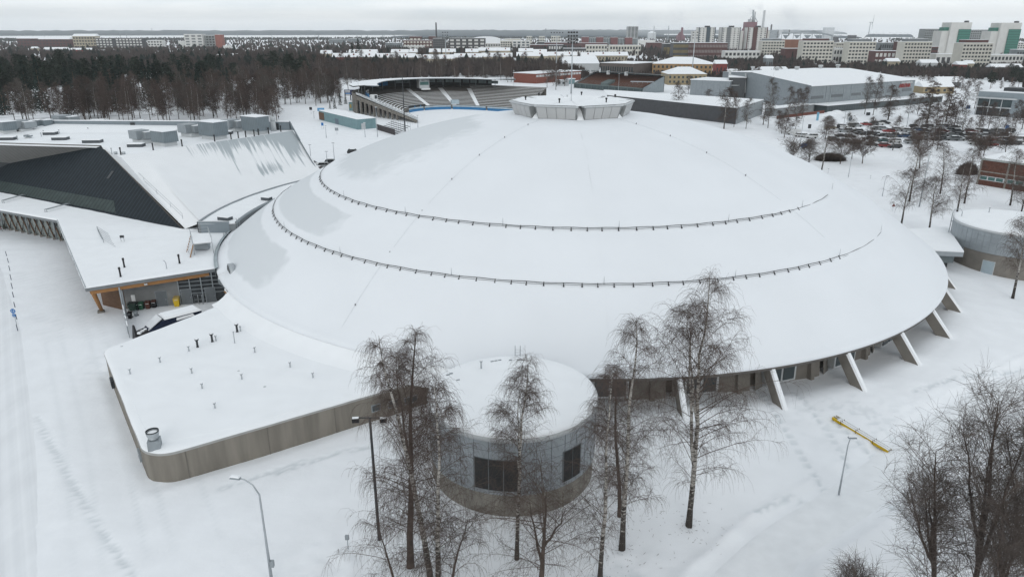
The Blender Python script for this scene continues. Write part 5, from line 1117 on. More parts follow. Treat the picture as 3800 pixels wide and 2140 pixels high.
# ---- yellow and brick school group
YEL = mat('ochre_plaster', (.35, .225, .115), .85, .1, .6); YEL2 = mat('pale_ochre_plaster', (.31, .25, .155), .85, .1, .6)
bld('ochre_school', 'large ochre three storey building with hipped snowy roof behind the small stand', 'school', G('S2', 1735, 312, 0)+Vector((0, 0, 0)), G('S2', 1735, 312, 0)+Vector((46, -12, 0)), 34, 11.8, YEL, 'hip', wins=(3, 14), rh=5, ws=(.45, .55))
bld('ochre_house', 'smaller ochre house with steep hipped roof in front of the big ochre one', 'house', G('S2', 1960, 400, 0), G('S2', 2500, 400, 0), 26, 7.6, YEL2, 'hip', wins=(2, 9), rh=4.5, ws=(.45, .5))
bld('brick_school', 'red brick school with white ribbon windows, beside the two mast poles', 'school', G('S2', 108, 383, 0), G('S2', 740, 330, 0), 22, 7.0, BRICK, 'flat', wins=(1, 16), winz=(4.0, 6.8), winm=mat('ribbon_white', (.5, .52, .52), .4, .1, 1), ws=(.8, .55))
bld('low_white_hall', 'wide white hall with shallow snowy gable behind the brick school', 'building', Py('S2', 500, 115, 640), Py('S2', 1000, 110, 640), 60, Py('S2', 700, 100, 640).z, LIGHTG, 'gable', rh=5)
bld('long_low_block', 'long low brown block with flat snowy roof behind the small stand', 'building', Py('S2', 1020, 120, 620), Py('S2', 1480, 120, 600), 40, Py('S2', 1200, 90, 620).z, mat('brown_render', (.13, .11, .10), .8, .1, .5), 'flat', wins=(1, 14))
bld('snowy_gable_house', 'house with snowy gable roof between small stand and ochre building', 'house', Py('S2', 1560, 210, 640), Py('S2', 1700, 205, 640), 16, Py('S2', 1600, 200, 640).z, BRICK, 'gable', rh=4)
for (x0, x1, y, lab) in ((405, 530, 410, 'small white hut beneath the mast pole'), (530, 580, 385, 'narrow teal hut beside the white hut')):
    bld('field_hut', lab, 'hut', G('S2', x0, y, 0), G('S2', x1, y+5, 0), 5, 3.6, LIGHTG if x0 < 500 else TEAL, wins=(1, 2), group='huts at the edge of the snowy field')
# ================================================================ TREES
def tubes_np(groups):
    """groups: list of (P (m,k,3) array, R (m,k) radii, sides, material) -> verts, quads, mats"""
    V = []; F = []; M = []; o = 0
    for P, R, n, mi in groups:
        if len(P) == 0: continue
        P = np.asarray(P, float); R = np.asarray(R, float); m, k, _ = P.shape
        T = np.empty_like(P); T[:, 1:-1] = P[:, 2:]-P[:, :-2]; T[:, 0] = P[:, 1]-P[:, 0]; T[:, -1] = P[:, -1]-P[:, -2]
        T /= np.linalg.norm(T, axis=2, keepdims=True)+1e-9
        up = np.zeros_like(T); up[..., 0] = .3; up[..., 1] = .95; up[..., 2] = .1
        A = np.cross(T, up); A /= np.linalg.norm(A, axis=2, keepdims=True)+1e-9; B = np.cross(T, A)
        an = np.arange(n)*2*PI/n
        v = P[:, :, None]+(A[:, :, None]*np.cos(an)[None, None, :, None]+B[:, :, None]*np.sin(an)[None, None, :, None])*R[:, :, None, None]
        V.append(v.reshape(-1, 3)); idx = o+np.arange(m*k*n).reshape(m, k, n); nx_ = np.roll(idx, -1, axis=2)
        F.append(np.stack([idx[:, :-1], nx_[:, :-1], nx_[:, 1:], idx[:, 1:]], -1).reshape(-1, 4)); M.append(np.full(m*(k-1)*n, mi)); o += m*k*n
    return np.concatenate(V), np.concatenate(F), np.concatenate(M)
def mesh_np(name, V, F, M, mats, smooth=True):
    me = bpy.data.meshes.new(name); k = F.shape[1]
    me.vertices.add(len(V)); me.vertices.foreach_set('co', V.astype(np.float32).ravel()); me.loops.add(F.size); me.loops.foreach_set('vertex_index', F.ravel().astype(np.int32))
    me.polygons.add(len(F)); me.polygons.foreach_set('loop_start', np.arange(0, F.size, k, dtype=np.int32)); me.polygons.foreach_set('loop_total', np.full(len(F), k, np.int32))
    me.polygons.foreach_set('material_index', M.astype(np.int32)); me.polygons.foreach_set('use_smooth', np.full(len(F), smooth)); me.update(calc_edges=True)
    for m in mats: me.materials.append(m)
    return me
def bark_birch():
    m = mat('birch_bark', (.42, .40, .37), .8, .15, 3, bump=.2); t = m.node_tree; n = t.nodes; b = n["Principled BSDF"]
    geo = n.new("ShaderNodeTexCoord"); mpn = n.new("ShaderNodeMapping"); mpn.inputs['Scale'].default_value = (2.2, 2.2, 5.5); t.links.new(geo.outputs['Object'], mpn.inputs[0])
    no = n.new("ShaderNodeTexNoise"); no.inputs['Scale'].default_value = 1.6; no.inputs['Detail'].default_value = 5; t.links.new(mpn.outputs[0], no.inputs[0])
    sp_ = n.new("ShaderNodeSeparateXYZ"); t.links.new(geo.outputs['Object'], sp_.inputs[0]); mr = n.new("ShaderNodeMapRange"); mr.inputs[1].default_value = 0; mr.inputs[2].default_value = 4.5; mr.inputs[3].default_value = -.22; mr.inputs[4].default_value = .03
    t.links.new(sp_.outputs[2], mr.inputs[0]); ad = n.new("ShaderNodeMath"); t.links.new(no.outputs[0], ad.inputs[0]); t.links.new(mr.outputs[0], ad.inputs[1])
    r = n.new("ShaderNodeValToRGB"); r.color_ramp.elements[0].position = .44; r.color_ramp.elements[1].position = .56; r.color_ramp.elements[0].color = (.10, .09, .085, 1); r.color_ramp.elements[1].color = (1, 1, 1, 1)
    t.links.new(ad.outputs[0], r.inputs[0]); mu = n.new("ShaderNodeMixRGB"); mu.blend_type = 'MULTIPLY'; mu.inputs[0].default_value = 1; src = b.inputs['Base Color'].links[0].from_socket
    t.links.new(src, mu.inputs[1]); t.links.new(r.outputs[0], mu.inputs[2]); t.links.new(mu.outputs[0], b.inputs['Base Color']); return m
BIRCH = bark_birch()
BARK = mat('dark_bark', (.075, .058, .048), .9, .3, 2.5, bump=.3)
LIMB = mat('limb_bark', (.11, .085, .07), .9, .3, 1.5)
TWIG = mat('twigs', (.10, .075, .065), .9, .25, .6)
TWIGR = mat('reddish_twigs', (.080, .058, .050), .9, .25, .05)
TWIGG = mat('grey_twigs', (.10, .088, .078), .9, .25, .05)
def rnd(a, b): return random.uniform(a, b)
def branch(p0, d, L, k, droop, wob, rs):
    P = [p0]; d = d/np.linalg.norm(d); st_ = L/(k-1)
    for i in range(k-1):
        d = d+np.array([rs.normal(0, wob), rs.normal(0, wob), rs.normal(0, wob)*.6])+np.array([0, 0, -droop*(i+.5)/k]); d = d/np.linalg.norm(d); P.append(P[-1]+d*st_)
    return P
def bare_tree(seed, ht, spread, trunk_r=.22, n1=34, n2=8, n3=9, droop=1.0, first=.2, lean=(0, 0), forks=1, up=1.15, tw=.0075, tdroop=2.1, shape='birch', twl=1.0):
    rs = np.random.default_rng(seed); G1 = []; trunks = []; R1 = []
    K = 12; base = np.zeros(3)
    leaders = []
    zs = np.linspace(0, 1, K)
    bx = np.cumsum(rs.normal(0, .012*ht, K))*.6; by = np.cumsum(rs.normal(0, .012*ht, K))*.6; bx -= bx[0]; by -= by[0]
    tp = np.stack([lean[0]*zs**1.3+bx*zs, lean[1]*zs**1.3+by*zs, ht*zs-.35*(1-zs)], 1); leaders.append((tp, trunk_r, 0.0))
    for f in range(forks-1):
        i0 = rs.integers(3, 6); s0 = tp[i0]; a = rs.uniform(0, 2*PI); off = np.array([math.cos(a), math.sin(a)*.8, 0])*spread*rs.uniform(.28, .5); kk = 9; q = np.linspace(0, 1, kk)
        top = np.array([tp[-1][0], tp[-1][1], 0])+off; zt = ht*rs.uniform(.78, .95)
        l = np.stack([s0[0]+(top[0]-s0[0])*q**.8, s0[1]+(top[1]-s0[1])*q**.8, s0[2]+(zt-s0[2])*q], 1)+rs.normal(0, .05, (kk, 3)); l[0] = s0; leaders.append((l, trunk_r*(1-zs[i0])*.85, zs[i0]))
    tr = [(np.array([leaders[0][0]]), np.array([trunk_r*(1.02-zs)**.85+.012+(.25*trunk_r*(zs < .02))]), 9, 0)]
    for l, r, z0 in leaders[1:]: q = np.linspace(0, 1, len(l)); tr.append((np.array([l]), np.array([r*(1.02-q)**.9+.01]), 6, 0))
    L1 = []; r1 = []; L2 = []; r2 = []; L3 = []; r3 = []
    for li, (l, r, z0) in enumerate(leaders):
        m = n1 if li == 0 else int(n1*.45); hz = l[:, 2]
        for i in range(m):
            t = first+(1-first)*((i+rs.random())/m)**1.1 if li == 0 else .12+.88*((i+rs.random())/m)
            x = t*(len(l)-1); j = min(int(x), len(l)-2); p = l[j]+(l[j+1]-l[j])*(x-j); rel = (p[2]/ht-first)/(1-first) if p[2] > first*ht else 0
            if shape == 'birch': w_ = (.32+.68*math.sin(PI*min(1, rel*.8+.18))**.9)*(1-rel**3*.82)
            elif shape == 'round': w_ = math.sqrt(max(.05, 1-(rel-.45)**2*3.2))
            else: w_ = .9-.45*rel
            Lb = spread*w_*rs.uniform(.6, 1.1)*(1 if li == 0 else .7); a = rs.uniform(0, 2*PI) if li == 0 else rs.uniform(0, 2*PI)
            upk = up*(.95-.1*rel)*rs.uniform(.65, 1.3); d = np.array([math.cos(a), math.sin(a), upk]); P = branch(p, d, Lb*1.5, 6, droop*.28, .09, rs); L1.append(P); rb = min(.05, .009+Lb*.009)*(.6+trunk_r); r1.append(np.linspace(rb, .008, 6))
            Pn = np.array(P)
            for s in range(n2):
                u_ = .15+.85*(s+rs.random())/n2; x = u_*5; j = min(int(x), 4); q = Pn[j]+(Pn[j+1]-Pn[j])*(x-j); dd = (Pn[j+1]-Pn[j]); dd = dd/np.linalg.norm(dd)
                sd = rs.normal(0, 1, 3); sd[2] = abs(sd[2])*.4; d2_ = dd*.7+sd/np.linalg.norm(sd)*.75; l2 = (.5+Lb*rs.uniform(.2, .5))*(1.1-u_*.4)
                Q = branch(q, d2_, l2, 4, droop*.6, .13, rs); L2.append(Q); r2.append(np.linspace(max(tw*1.1, rb*.4*(1-u_*.5)), tw*.8, 4)); Qn = np.array(Q)
                for w in range(n3):
                    u2 = .1+.9*(w+rs.random())/n3; x2 = u2*3; j2 = min(int(x2), 2); q3 = Qn[j2]+(Qn[j2+1]-Qn[j2])*(x2-j2); sd = rs.normal(0, 1, 3); d3 = (Qn[j2+1]-Qn[j2]); d3 = d3/np.linalg.norm(d3)*.6+sd/np.linalg.norm(sd)*.7
                    L3.append(branch(q3, d3, rs.uniform(.3, 1.3)*twl*(.6+spread*.14), 4, droop*tdroop, .12, rs)); r3.append(np.linspace(tw, tw*.45, 4))
    return tr, (L1, r1), (L2, r2), (L3, r3)
def make_tree(name, label, cat, loc, seed, ht, spread, tm, lm, twm, group=None, rz=0, **kw):
    tr, a, b_, c = bare_tree(seed, ht, spread, **kw)
    o = thing(name, label, cat, loc, group); o.rotation_euler = (0, 0, rz)
    V, F, M = tubes_np(tr); t = bpy.data.objects.new('trunk', mesh_np('trunk', V, F, M*0, [tm])); COL.objects.link(t); t.parent = o
    V, F, M = tubes_np([(a[0], a[1], 5, 0), (b_[0], b_[1], 4, 0), (c[0], c[1], 3, 1)]); t = bpy.data.objects.new('crown', mesh_np('crown', V, F, M, [lm, twm])); COL.objects.link(t); t.parent = o
    return o
def gz(x, y): return float(hg(np.array([x]), np.array([y]))[0])
def fg(c, xb, yb, ct, xt, yt, label, seed, width, bark=BIRCH, twm=TWIG, group='birches in front of the dome', name='birch', cat='tree', **kw):
    p = G(c, xb, yb, 0); ht = Hat(ct, xt, yt, p); d = ray(ct, xt, yt); R = math.hypot(p.x, p.y); k = R/math.hypot(d.x, d.y); lean = (d.x*k-p.x, 0.0)
    kw.setdefault('trunk_r', .12+ht*.005); kw.setdefault('twl', 1.3); width *= 1.2; kw['n3'] = kw.get('n3', 9)-1; kw['n1'] = int(kw.get('n1', 34)*1.12)
    return make_tree(name, label, cat, (p.x, p.y, gz(p.x, p.y)), seed, ht, width, bark, LIMB, twm, group, lean=lean, **kw)
fg('D', 1733, 1322, 'D', 1805, 702, 'tallest forked birch, standing alone right of the others with a dark lower trunk', 3, 3.6, forks=3, n1=40, n2=7, n3=10, droop=1.0, first=.2, twl=1.3)
fg('D', 1565, 1380, 'D', 1597, 797, 'straight birch with dense crown just left of the tallest forked birch', 5, 2.5, n1=46, n2=7, n3=10, first=.2, droop=1.1)
fg('N', 1116, 1135, 'N', 1110, 380, 'slim dark stemmed birch close behind the straight dense birch', 8, 1.7, bark=BARK, n1=34, n2=5, n3=8, first=.2, trunk_r=.17)
fg('N', 1012, 1475, 'N', 1060, 420, 'pale thin birch whose foot leaves the lower picture edge, right of the drum', 12, 2.1, n1=40, n2=6, n3=9, first=.18, trunk_r=.17)
fg('D', 1300, 1402, 'D', 1322, 905, 'narrow birch standing right in front of the louvre window', 15, 1.9, n1=38, n2=6, n3=9, first=.33, forks=2, trunk_r=.16)
fg('N', 705, 1500, 'N', 770, 1010, 'low spreading dark tree at the foot of the round annex', 17, 3.6, bark=BARK, twm=TWIG, forks=3, n1=20, n2=7, n3=8, first=.2, droop=.8, shape='round', trunk_r=.2, name='bare_tree', up=.7)
fg('M', 1705, 1392, 'M', 1725, 195, 'big birch with thick dark trunk at the left of the group', 21, 2.9, bark=BARK, n1=48, n2=7, n3=9, first=.16, trunk_r=.26, forks=2, droop=1.1)
fg('M', 1815, 1500, 'M', 1560, 225, 'left leaning white birch beside the thick dark trunk', 24, 2.7, n1=42, n2=7, n3=9, first=.16, droop=1.1, trunk_r=.22)
fg('M', 1850, 1520, 'N', 170, 440, 'birch with orange brown twigs between the thick trunk and the drum', 27, 2.6, n1=42, n2=7, n3=9, first=.12, twm=TWIGR, trunk_r=.2)
fg('M', 1640, 1530, 'M', 1520, 1180, 'low branching bush tree at the lower edge beneath the leaning birch', 31, 2.3, bark=BARK, n1=16, n2=6, n3=8, first=.1, shape='round', trunk_r=.1, name='bare_tree')
fg('N', 240, 1500, 'N', 330, 1130, 'low dark bush tree at the lower edge between two birches', 33, 2.4, bark=BARK, n1=16, n2=6, n3=8, first=.1, shape='round', trunk_r=.1, name='bare_tree')
for i, (xb, yb, xt, yt, wd, lab) in enumerate(((2420, 1620, 2500, 985, 3.6, 'broad bare tree in the lower right corner, highest of that clump'), (2590, 1640, 2570, 1035, 3.2, 'bare tree cut by the right picture edge'), (2335, 1620, 2330, 1100, 3.0, 'bare tree at the left of the lower right clump'), (2500, 1700, 2455, 1180, 3.0, 'dense bare tree in the middle of the lower right clump'), (2160, 1640, 2150, 1440, 1.9, 'bush like tree whose twigs just reach into the lower edge'), (2640, 1560, 2620, 1150, 3.0, 'bare tree behind the one at the right edge'))):
    fg('D', xb, yb, 'D', xt, yt, lab, 40+i, wd, bark=BARK, twm=mat('dark_twigs', (.12, .10, .09), .9, .25, .6), n1=42, n2=6, n3=8, first=.2, droop=.3, tdroop=.8, twl=1.0, forks=4, up=1.5, shape='fan', group='bare trees in the lower right corner', name='bare_tree', trunk_r=.2)
# ---- middle distance trees with their own labels
def lt(c, xb, yb, xt, yt, label, seed, wd, **kw):
    kw.setdefault('group', 'birches right of the dome'); return fg(c, xb, yb, c, xt, yt, label, seed, wd, **kw)
MT = dict(n1=40, n2=5, n3=8, tw=.011)
lt('Q', 1165, 895, 1245, 520, 'birch nearest the rim of the dome, left of its twin', 60, 3.0, first=.28, **MT)
lt('Q', 1352, 937, 1410, 560, 'birch between the dome rim and the right round building', 61, 2.9, first=.3, **MT)
lt('Q', 1430, 672, 1475, 330, 'birch behind the tall grey pole', 62, 2.6, first=.2, **MT)
lt('Q', 1222, 720, 1290, 255, 'tall slim birch rising behind the two nearest ones', 63, 2.3, first=.3, **MT)
lt('Q', 1592, 738, 1650, 370, 'birch left of the brick pavilion', 64, 2.8, first=.22, **MT)
lt('Q', 1545, 790, 1590, 480, 'thin birch in front of the pavilion birch', 65, 1.7, first=.2, **MT)
lt('Q', 1900, 752, 1945, 380, 'birch in front of the brick pavilion', 66, 2.8, first=.2, **MT)
lt('Q', 1975, 800, 2020, 560, 'birch at the right picture edge by the pavilion', 67, 2.6, first=.2, **MT)
lt('Q', 1915, 1385, 1998, 800, 'birch with white stem before the right round building', 68, 2.5, first=.3, **MT)
lt('Q', 630, 527, 700, 165, 'tall birch at the end of the dome silhouette beside dark shrubs', 69, 3.0, first=.25, **MT)
lt('Q', 545, 487, 560, 300, 'multi stemmed birch just above the dome outline', 70, 2.6, first=.1, forks=3, **MT)
DT = dict(bark=BARK, name='bare_tree', group='small dark trees by the car park', shape='round', droop=.2, tdroop=.4, n1=26, n2=7, n3=7, tw=.02)
lt('Q', 440, 430, 445, 350, 'dark bushy tree peeping over the dome outline', 71, 3.2, first=.15, **DT)
lt('Q', 758, 468, 765, 345, 'small dark tree left of a row of three', 72, 3.0, first=.3, **DT)
lt('Q', 836, 432, 845, 330, 'small dark tree in the middle of a row of three', 73, 2.6, first=.3, **DT)
lt('Q', 907, 465, 912, 352, 'small dark tree with flat wide crown, right of a row of three', 74, 3.8, first=.35, **DT)
lt('Q', 1290, 503, 1285, 330, 'dense round dark tree behind the birches', 75, 3.9, first=.3, **DT)
lt('Q', 1690, 420, 1695, 330, 'dark tree at the car park edge, left of a pair', 76, 3.0, first=.3, **DT)
lt('Q', 1722, 415, 1740, 325, 'dark tree at the car park edge, right of a pair', 77, 2.6, first=.3, **DT)
lt('Q', 1870, 398, 1872, 322, 'small flat crowned tree behind the brick pavilion roof', 78, 3.2, first=.3, **DT)
for i, (x, y, w_, h_, lab) in enumerate(((690, 445, 5.2, 2.6, 'dense dark clipped shrub mass beside the dome outline'), (1610, 540, 3.4, 3.6, 'dark dome shaped shrub left of the brick pavilion'))):
    p = G('Q', x, y, 0); rs = np.random.default_rng(90+i); m = 2600; dirs = rs.normal(0, 1, (m, 3)); dirs[:, 2] = abs(dirs[:, 2]); dirs /= np.linalg.norm(dirs, axis=1, keepdims=True)
    e = dirs*np.array([w_, w_*.55, h_])*rs.uniform(.75, 1.02, (m, 1)); s_ = e*.35; P = np.stack([s_, e*.75+rs.normal(0, .08, (m, 3)), e+rs.normal(0, .15, (m, 3))], 1); P[:, :, 2] = abs(P[:, :, 2])
    V, F, M = tubes_np([(P, np.tile([.05, .035, .015], (m, 1)), 3, 0)]); o = bpy.data.objects.new('shrub', mesh_np('shrub', V, F, M, [mat('shrub_brown', (.055, .042, .036), .9, .2, .5)])); COL.objects.link(o); o.location = (p.x, p.y, 0); tag(o, lab, 'shrub')
# ---- shared kinds for the belts
def variant(seed, ht, spread, tm, lm, twm, **kw):
    tr, a, b_, c = bare_tree(seed, ht, spread, **kw); V, F, M = tubes_np(tr); t = mesh_np('trunk', V, F, M*0, [tm]); V, F, M = tubes_np([(a[0], a[1], 3, 0), (b_[0], b_[1], 3, 0), (c[0], c[1], 3, 1)]); return t, mesh_np('crown', V, F, M, [lm, twm])
BV = [variant(100+i, 13+i*.7, 2.7+.25*(i % 3), [BIRCH, BARK, BIRCH, BARK, BIRCH][i], LIMB, [TWIGR, TWIG, TWIGG, TWIGR, TWIG][i], n1=32, n2=5, n3=5, first=.14, tw=.032, trunk_r=.15, twl=1.6, up=1.6, tdroop=1.0) for i in range(5)]
def conifer(seed, ht, w_, kind='spruce'):
    rs = np.random.default_rng(seed); V = []; F = []; 
    def tri(a, b, c): o = len(V); V.extend([a, b, c]); F.append((o, o+1, o+2))
    n = 620
    for i in range(n):
        if kind == 'spruce': t = rs.random()**1.25; r = w_*(1-t)*rs.uniform(.45, 1.08)+.1; z = ht*(.06+.93*t); dz_ = -r*.35
        else:
            t = rs.random(); z = ht*(.42+.56*t); lob = 1+.35*math.sin(i*.7+seed); r = w_*math.sqrt(max(.03, 1-((t-.45)/.6)**2))*rs.uniform(.35, 1.0)*lob; dz_ = rs.uniform(-.3, .5)
        a = rs.uniform(0, 2*PI); c = np.array([r*math.cos(a), r*math.sin(a), z+dz_]); s = rs.uniform(.35, .8)*(w_*.22+.25); d = rs.normal(0, 1, 3); d[2] *= .5; e = rs.normal(0, 1, 3); 
        d /= np.linalg.norm(d); e /= np.linalg.norm(e); tri(c-d*s, c+d*s, c+e*s*1.1)
    k = mesh_np('crown', np.array(V), np.array(F), np.zeros(len(F)), [mat('spruce_needles', (.018, .032, .026), .9, .35, .4) if kind == 'spruce' else mat('pine_needles', (.020, .030, .021), .9, .4, .3)], False)
    zs = np.linspace(0, 1, 5); P = np.stack([0*zs, 0*zs, zs*ht*.95], 1)[None]; Vt, Ft, Mt = tubes_np([(P, np.array([.22*(1.05-zs)]), 6, 0)]); return mesh_np('trunk', Vt, Ft, Mt, [mat('pine_bark', (.12, .075, .05), .9, .2, 1)]), k
CV = [conifer(200+i, 17+i, 3.0) for i in range(3)]; PV = [conifer(210+i, 15.5+i*1.2, 3.6, 'pine') for i in range(3)]
def plant(var, name, label, x, y, sc, group, cat='tree'):
    o = thing(name, label, cat, (x, y, 0), group); o.scale = (sc, sc, sc*rnd(.9, 1.12)); o.rotation_euler = (0, 0, rnd(0, 6.28))
    for nm, me in zip(('trunk', 'crown'), var): c = bpy.data.objects.new(nm, me); COL.objects.link(c); c.parent = o
    return o
def at(Sx, dist):        # ground point on picture column Sx at a given distance
    u_ = (Sx-1900)/FPX; a = math.atan2(u_, cP); a = math.atan(u_/cP*1.0); return math.sin(a)*dist, math.cos(a)*dist
def trees(var, name, label, group, n, S0, S1, d0, d1, s0=.8, s1=1.15, avoid=None):
    k = 0; tr_ = 0
    while k < n and tr_ < n*20:
        tr_ += 1; Sx = rnd(S0, S1); t = (k+random.random())/n; d = d0+(d1-d0)*random.random(); x, y = at(Sx, d)
        if avoid and avoid(x, y): continue
        vi = random.randrange(len(var)); sc = rnd(s0, s1); f = (Sx-S0)/(S1-S0)
        lb = ('tall ' if sc > (s0+s1)/2 else 'low ')+(('pale stemmed ', 'dark stemmed ')[vi % 2] if var is BV else '')+label+(' at its left end', ' left of its middle', ' near its middle', ' right of its middle', ' at its right end')[min(4, int(f*5))]
        plant(var[vi], name, lb, x, y, sc, group); k += 1
stadium_av = lambda x, y: (-95 < x < 30 and 300 < y < 418)
hall_av = lambda x, y: y < 310
trees(BV, 'birch', 'birch in the front belt behind the slate hall', 'front birch belt behind the slate hall', 112, -60, 1110, 318, 392, .85, 1.12, lambda x, y: y < 312)
trees(BV, 'birch', 'birch in the deep belt left of the grandstand', 'deep birch belt left of the grandstand', 95, 500, 1330, 392, 500, .9, 1.2, stadium_av)
trees(CV, 'spruce', 'dark spruce in the left wood', 'spruces of the left wood', 62, 30, 950, 400, 540, .95, 1.3)
trees(PV, 'pine', 'dark round crowned pine in the left wood', 'pines of the left wood', 66, 60, 1260, 430, 640, 1.0, 1.3, stadium_av)
trees(BV, 'park_birch', 'bare birch in the park behind the grandstand', 'birches behind the grandstand', 70, 1200, 2080, 470, 740, 1.0, 1.35, stadium_av)  # birches, from the same variants as the belts
trees(BV, 'park_birch', 'bare birch by the road left of the grandstand', 'roadside trees near the grandstand', 38, 1030, 1330, 405, 520, .85, 1.15, stadium_av)  # more birches along the road, belt variants again
for (c, xb, yb, yt, lab) in (('J2', 580, 660, 530, 'slim dark spruce left of a close trio'), ('J2', 600, 665, 520, 'slim dark spruce in the middle of a close trio'), ('J2', 620, 668, 505, 'slim dark spruce right of a close trio'), ('J2', 433, 687, 560, 'narrow spruce left of the trio'), ('J2', 735, 600, 515, 'small spruce right of the trio'), ('J1', 1400, 665, 470, 'broad dark spruce behind the grandstand roof'), ('J2', 1190, 470, 410, 'spruce at the cream terrace'), ('J2', 1360, 450, 395, 'pointed spruce before the cream terrace end'), ('I1', 1600, 860, 660, 'tall dark spruce behind the arena roof'), ('J1', 620, 380, 240, 'spruce rising over the red roofed block'), ('J1', 540, 380, 275, 'second spruce left of the tall one over the red roofed block'), ('J2', 335, 360, 300, 'dark bushy spruce by the white tower block'), ('I1', 1470, 720, 590, 'spruce left of the tallest one behind the arena')):
    p = G(c, xb, yb, 0) if yb > 500 else Py(c, xb, yb, 900); h_ = Hat(c, xb, yt, p) if yb > 500 else Py(c, xb, yt, 900).z; v = random.choice(CV); plant(v, 'spruce', lab, p.x, p.y, h_/18, 'single spruces in the town')
for (x, yb, yt, lab) in ((50, 800, 742, 'small spruce left of four by the teal shed'), (85, 803, 718, 'second small spruce from the left by the teal shed'), (125, 775, 680, 'third small spruce from the left by the teal shed'), (165, 765, 683, 'small spruce right of four by the teal shed')):
    p = G('B', x, yb, 0); plant(CV[x % 3], 'spruce', lab, p.x, p.y, Hat('B', x, yt, p)/18, 'spruces by the teal shed')
# trees round the arena and car park
for i, (c, xb, yb, xt, yt, w_, lab) in enumerate((('AR', 480, 640, 492, 255, 3.6, 'wide bare tree before the charcoal shed'), ('AR', 575, 622, 600, 300, 1.8, 'slim birch right of the wide bare tree by the charcoal shed'), ('AR', 900, 632, 925, 165, 2.3, 'tall birch at the pale end of the charcoal shed'), ('AR', 855, 600, 880, 380, 2.8, 'birch beside the tall one at the shed end'), ('AR', 1090, 570, 1100, 240, 2.6, 'birch left of a thick pair before the arena gable'), ('AR', 1170, 560, 1180, 262, 2.4, 'birch in the middle before the arena gable'), ('AR', 1225, 545, 1245, 240, 2.4, 'birch right before the arena gable'), ('AR', 1825, 500, 1872, 150, 2.5, 'tall birch before the arena front, left of two'), ('AR', 1905, 510, 1950, 130, 2.5, 'tall birch before the arena front, right of two'), ('AR', 2050, 552, 2090, 225, 3.8, 'broad bare tree before the arena sign'), ('AR', 2240, 540, 2275, 300, 2.2, 'birch right of the broad tree near the arena'), ('AR', 2330, 500, 2350, 330, 2.5, 'birch at the right end of the arena'), ('AR', 690, 640, 710, 350, 2.0, 'thin birch on the shed corner'), ('AR', 1000, 640, 1015, 470, 2.2, 'low birch before the shed end'), ('AR', 1165, 640, 1170, 520, 1.8, 'small birch beside the ramp'), ('AR', 1480, 640, 1500, 520, 2.0, 'birch at the near corner of the car park'), ('PK', 510, 330, 560, 100, 2.4, 'birch over the first parked cars'), ('PK', 730, 380, 790, 60, 1.8, 'thin birch among the first car row'), ('PK', 980, 415, 1020, 100, 2.0, 'thin birch among the middle cars'), ('PK', 1210, 445, 1250, 90, 2.2, 'white stemmed birch below the red car'), ('PK', 1670, 445, 1730, 200, 2.0, 'birch at the lower edge of the packed cars'), ('PK', 85, 310, 95, 110, 2.4, 'birch before the white van'), ('PK', 55, 270, 65, 60, 2.0, 'birch left of the white van'), ('PK', 1160, 130, 1180, -60, 3.0, 'bare tree behind the top row of cars'), ('C', 2210, 800, 2190, 600, 2.6, 'bare tree left of the grey office, nearer one'), ('C', 2120, 820, 2110, 600, 2.6, 'bare tree left of the grey office, further left'), ('C', 2560, 950, 2570, 780, 2.6, 'bare tree at the right edge below the office'), ('C', 110, 690, 100, 560, 2.5, 'bare tree before the ochre house'), ('C', 30, 850, 10, 610, 3.0, 'bare tree against the left of the charcoal shed'), ('C', 250, 790, 245, 660, 2.5, 'small bare tree against the charcoal shed'))):
    p = G(c, xb, yb, 0); h_ = Hat(c, xt, yt, p); v = BV[i % 5]; o = plant(v, 'birch', lab, p.x, p.y, 1, 'trees round the arena and car park'); sz = h_/(13+(i % 5)*.7); o.scale = (w_/2.5, w_/2.5, sz)
for i in range(16):
    p = G('PK', 1420+i*70+rnd(-20, 20), rnd(150, 420), 0); v = i % 5; o = plant(BV[v], 'birch', f'{["pale", "dark"][v % 2]} stemmed bare tree among the packed cars, number {i+1} counted from the left', p.x, p.y, rnd(.55, .95), 'trees among the packed cars')
LV = [variant(130, 20, 2.9, BARK, LIMB, mat('larch_twigs', (.06, .036, .026), .9, .2, .3), n1=60, n2=7, n3=6, first=.12, tw=.045, trunk_r=.25, up=.15, shape='cone', droop=.4)]
for (x, yb, yt, lab) in ((1862, 905, 600, 'dark shaggy larch in the car park, left of two'), (2000, 900, 635, 'dark shaggy larch in the car park, right of two')):
    p = G('C', x, yb, 0); o = plant(LV[0], 'larch', lab, p.x, p.y, 1, 'larches in the car park'); h_ = Hat('C', x+10, yt, p); o.scale = (1.1, 1.1, h_/20)
trees(BV, 'garden_birch', 'bare birch in the gardens behind the arena', 'garden trees behind the arena', 75, 2450, 3800, 520, 760, .5, .8, lambda x, y: x < 290 and y < 560 or (110 < x < 170 and y < 640))  # these are birches as well, smaller copies of the belt variants
trees(PV[:1], 'pine', 'dark pine among the gardens behind the arena', 'pines behind the arena', 6, 3000, 3780, 580, 800, .6, .9)
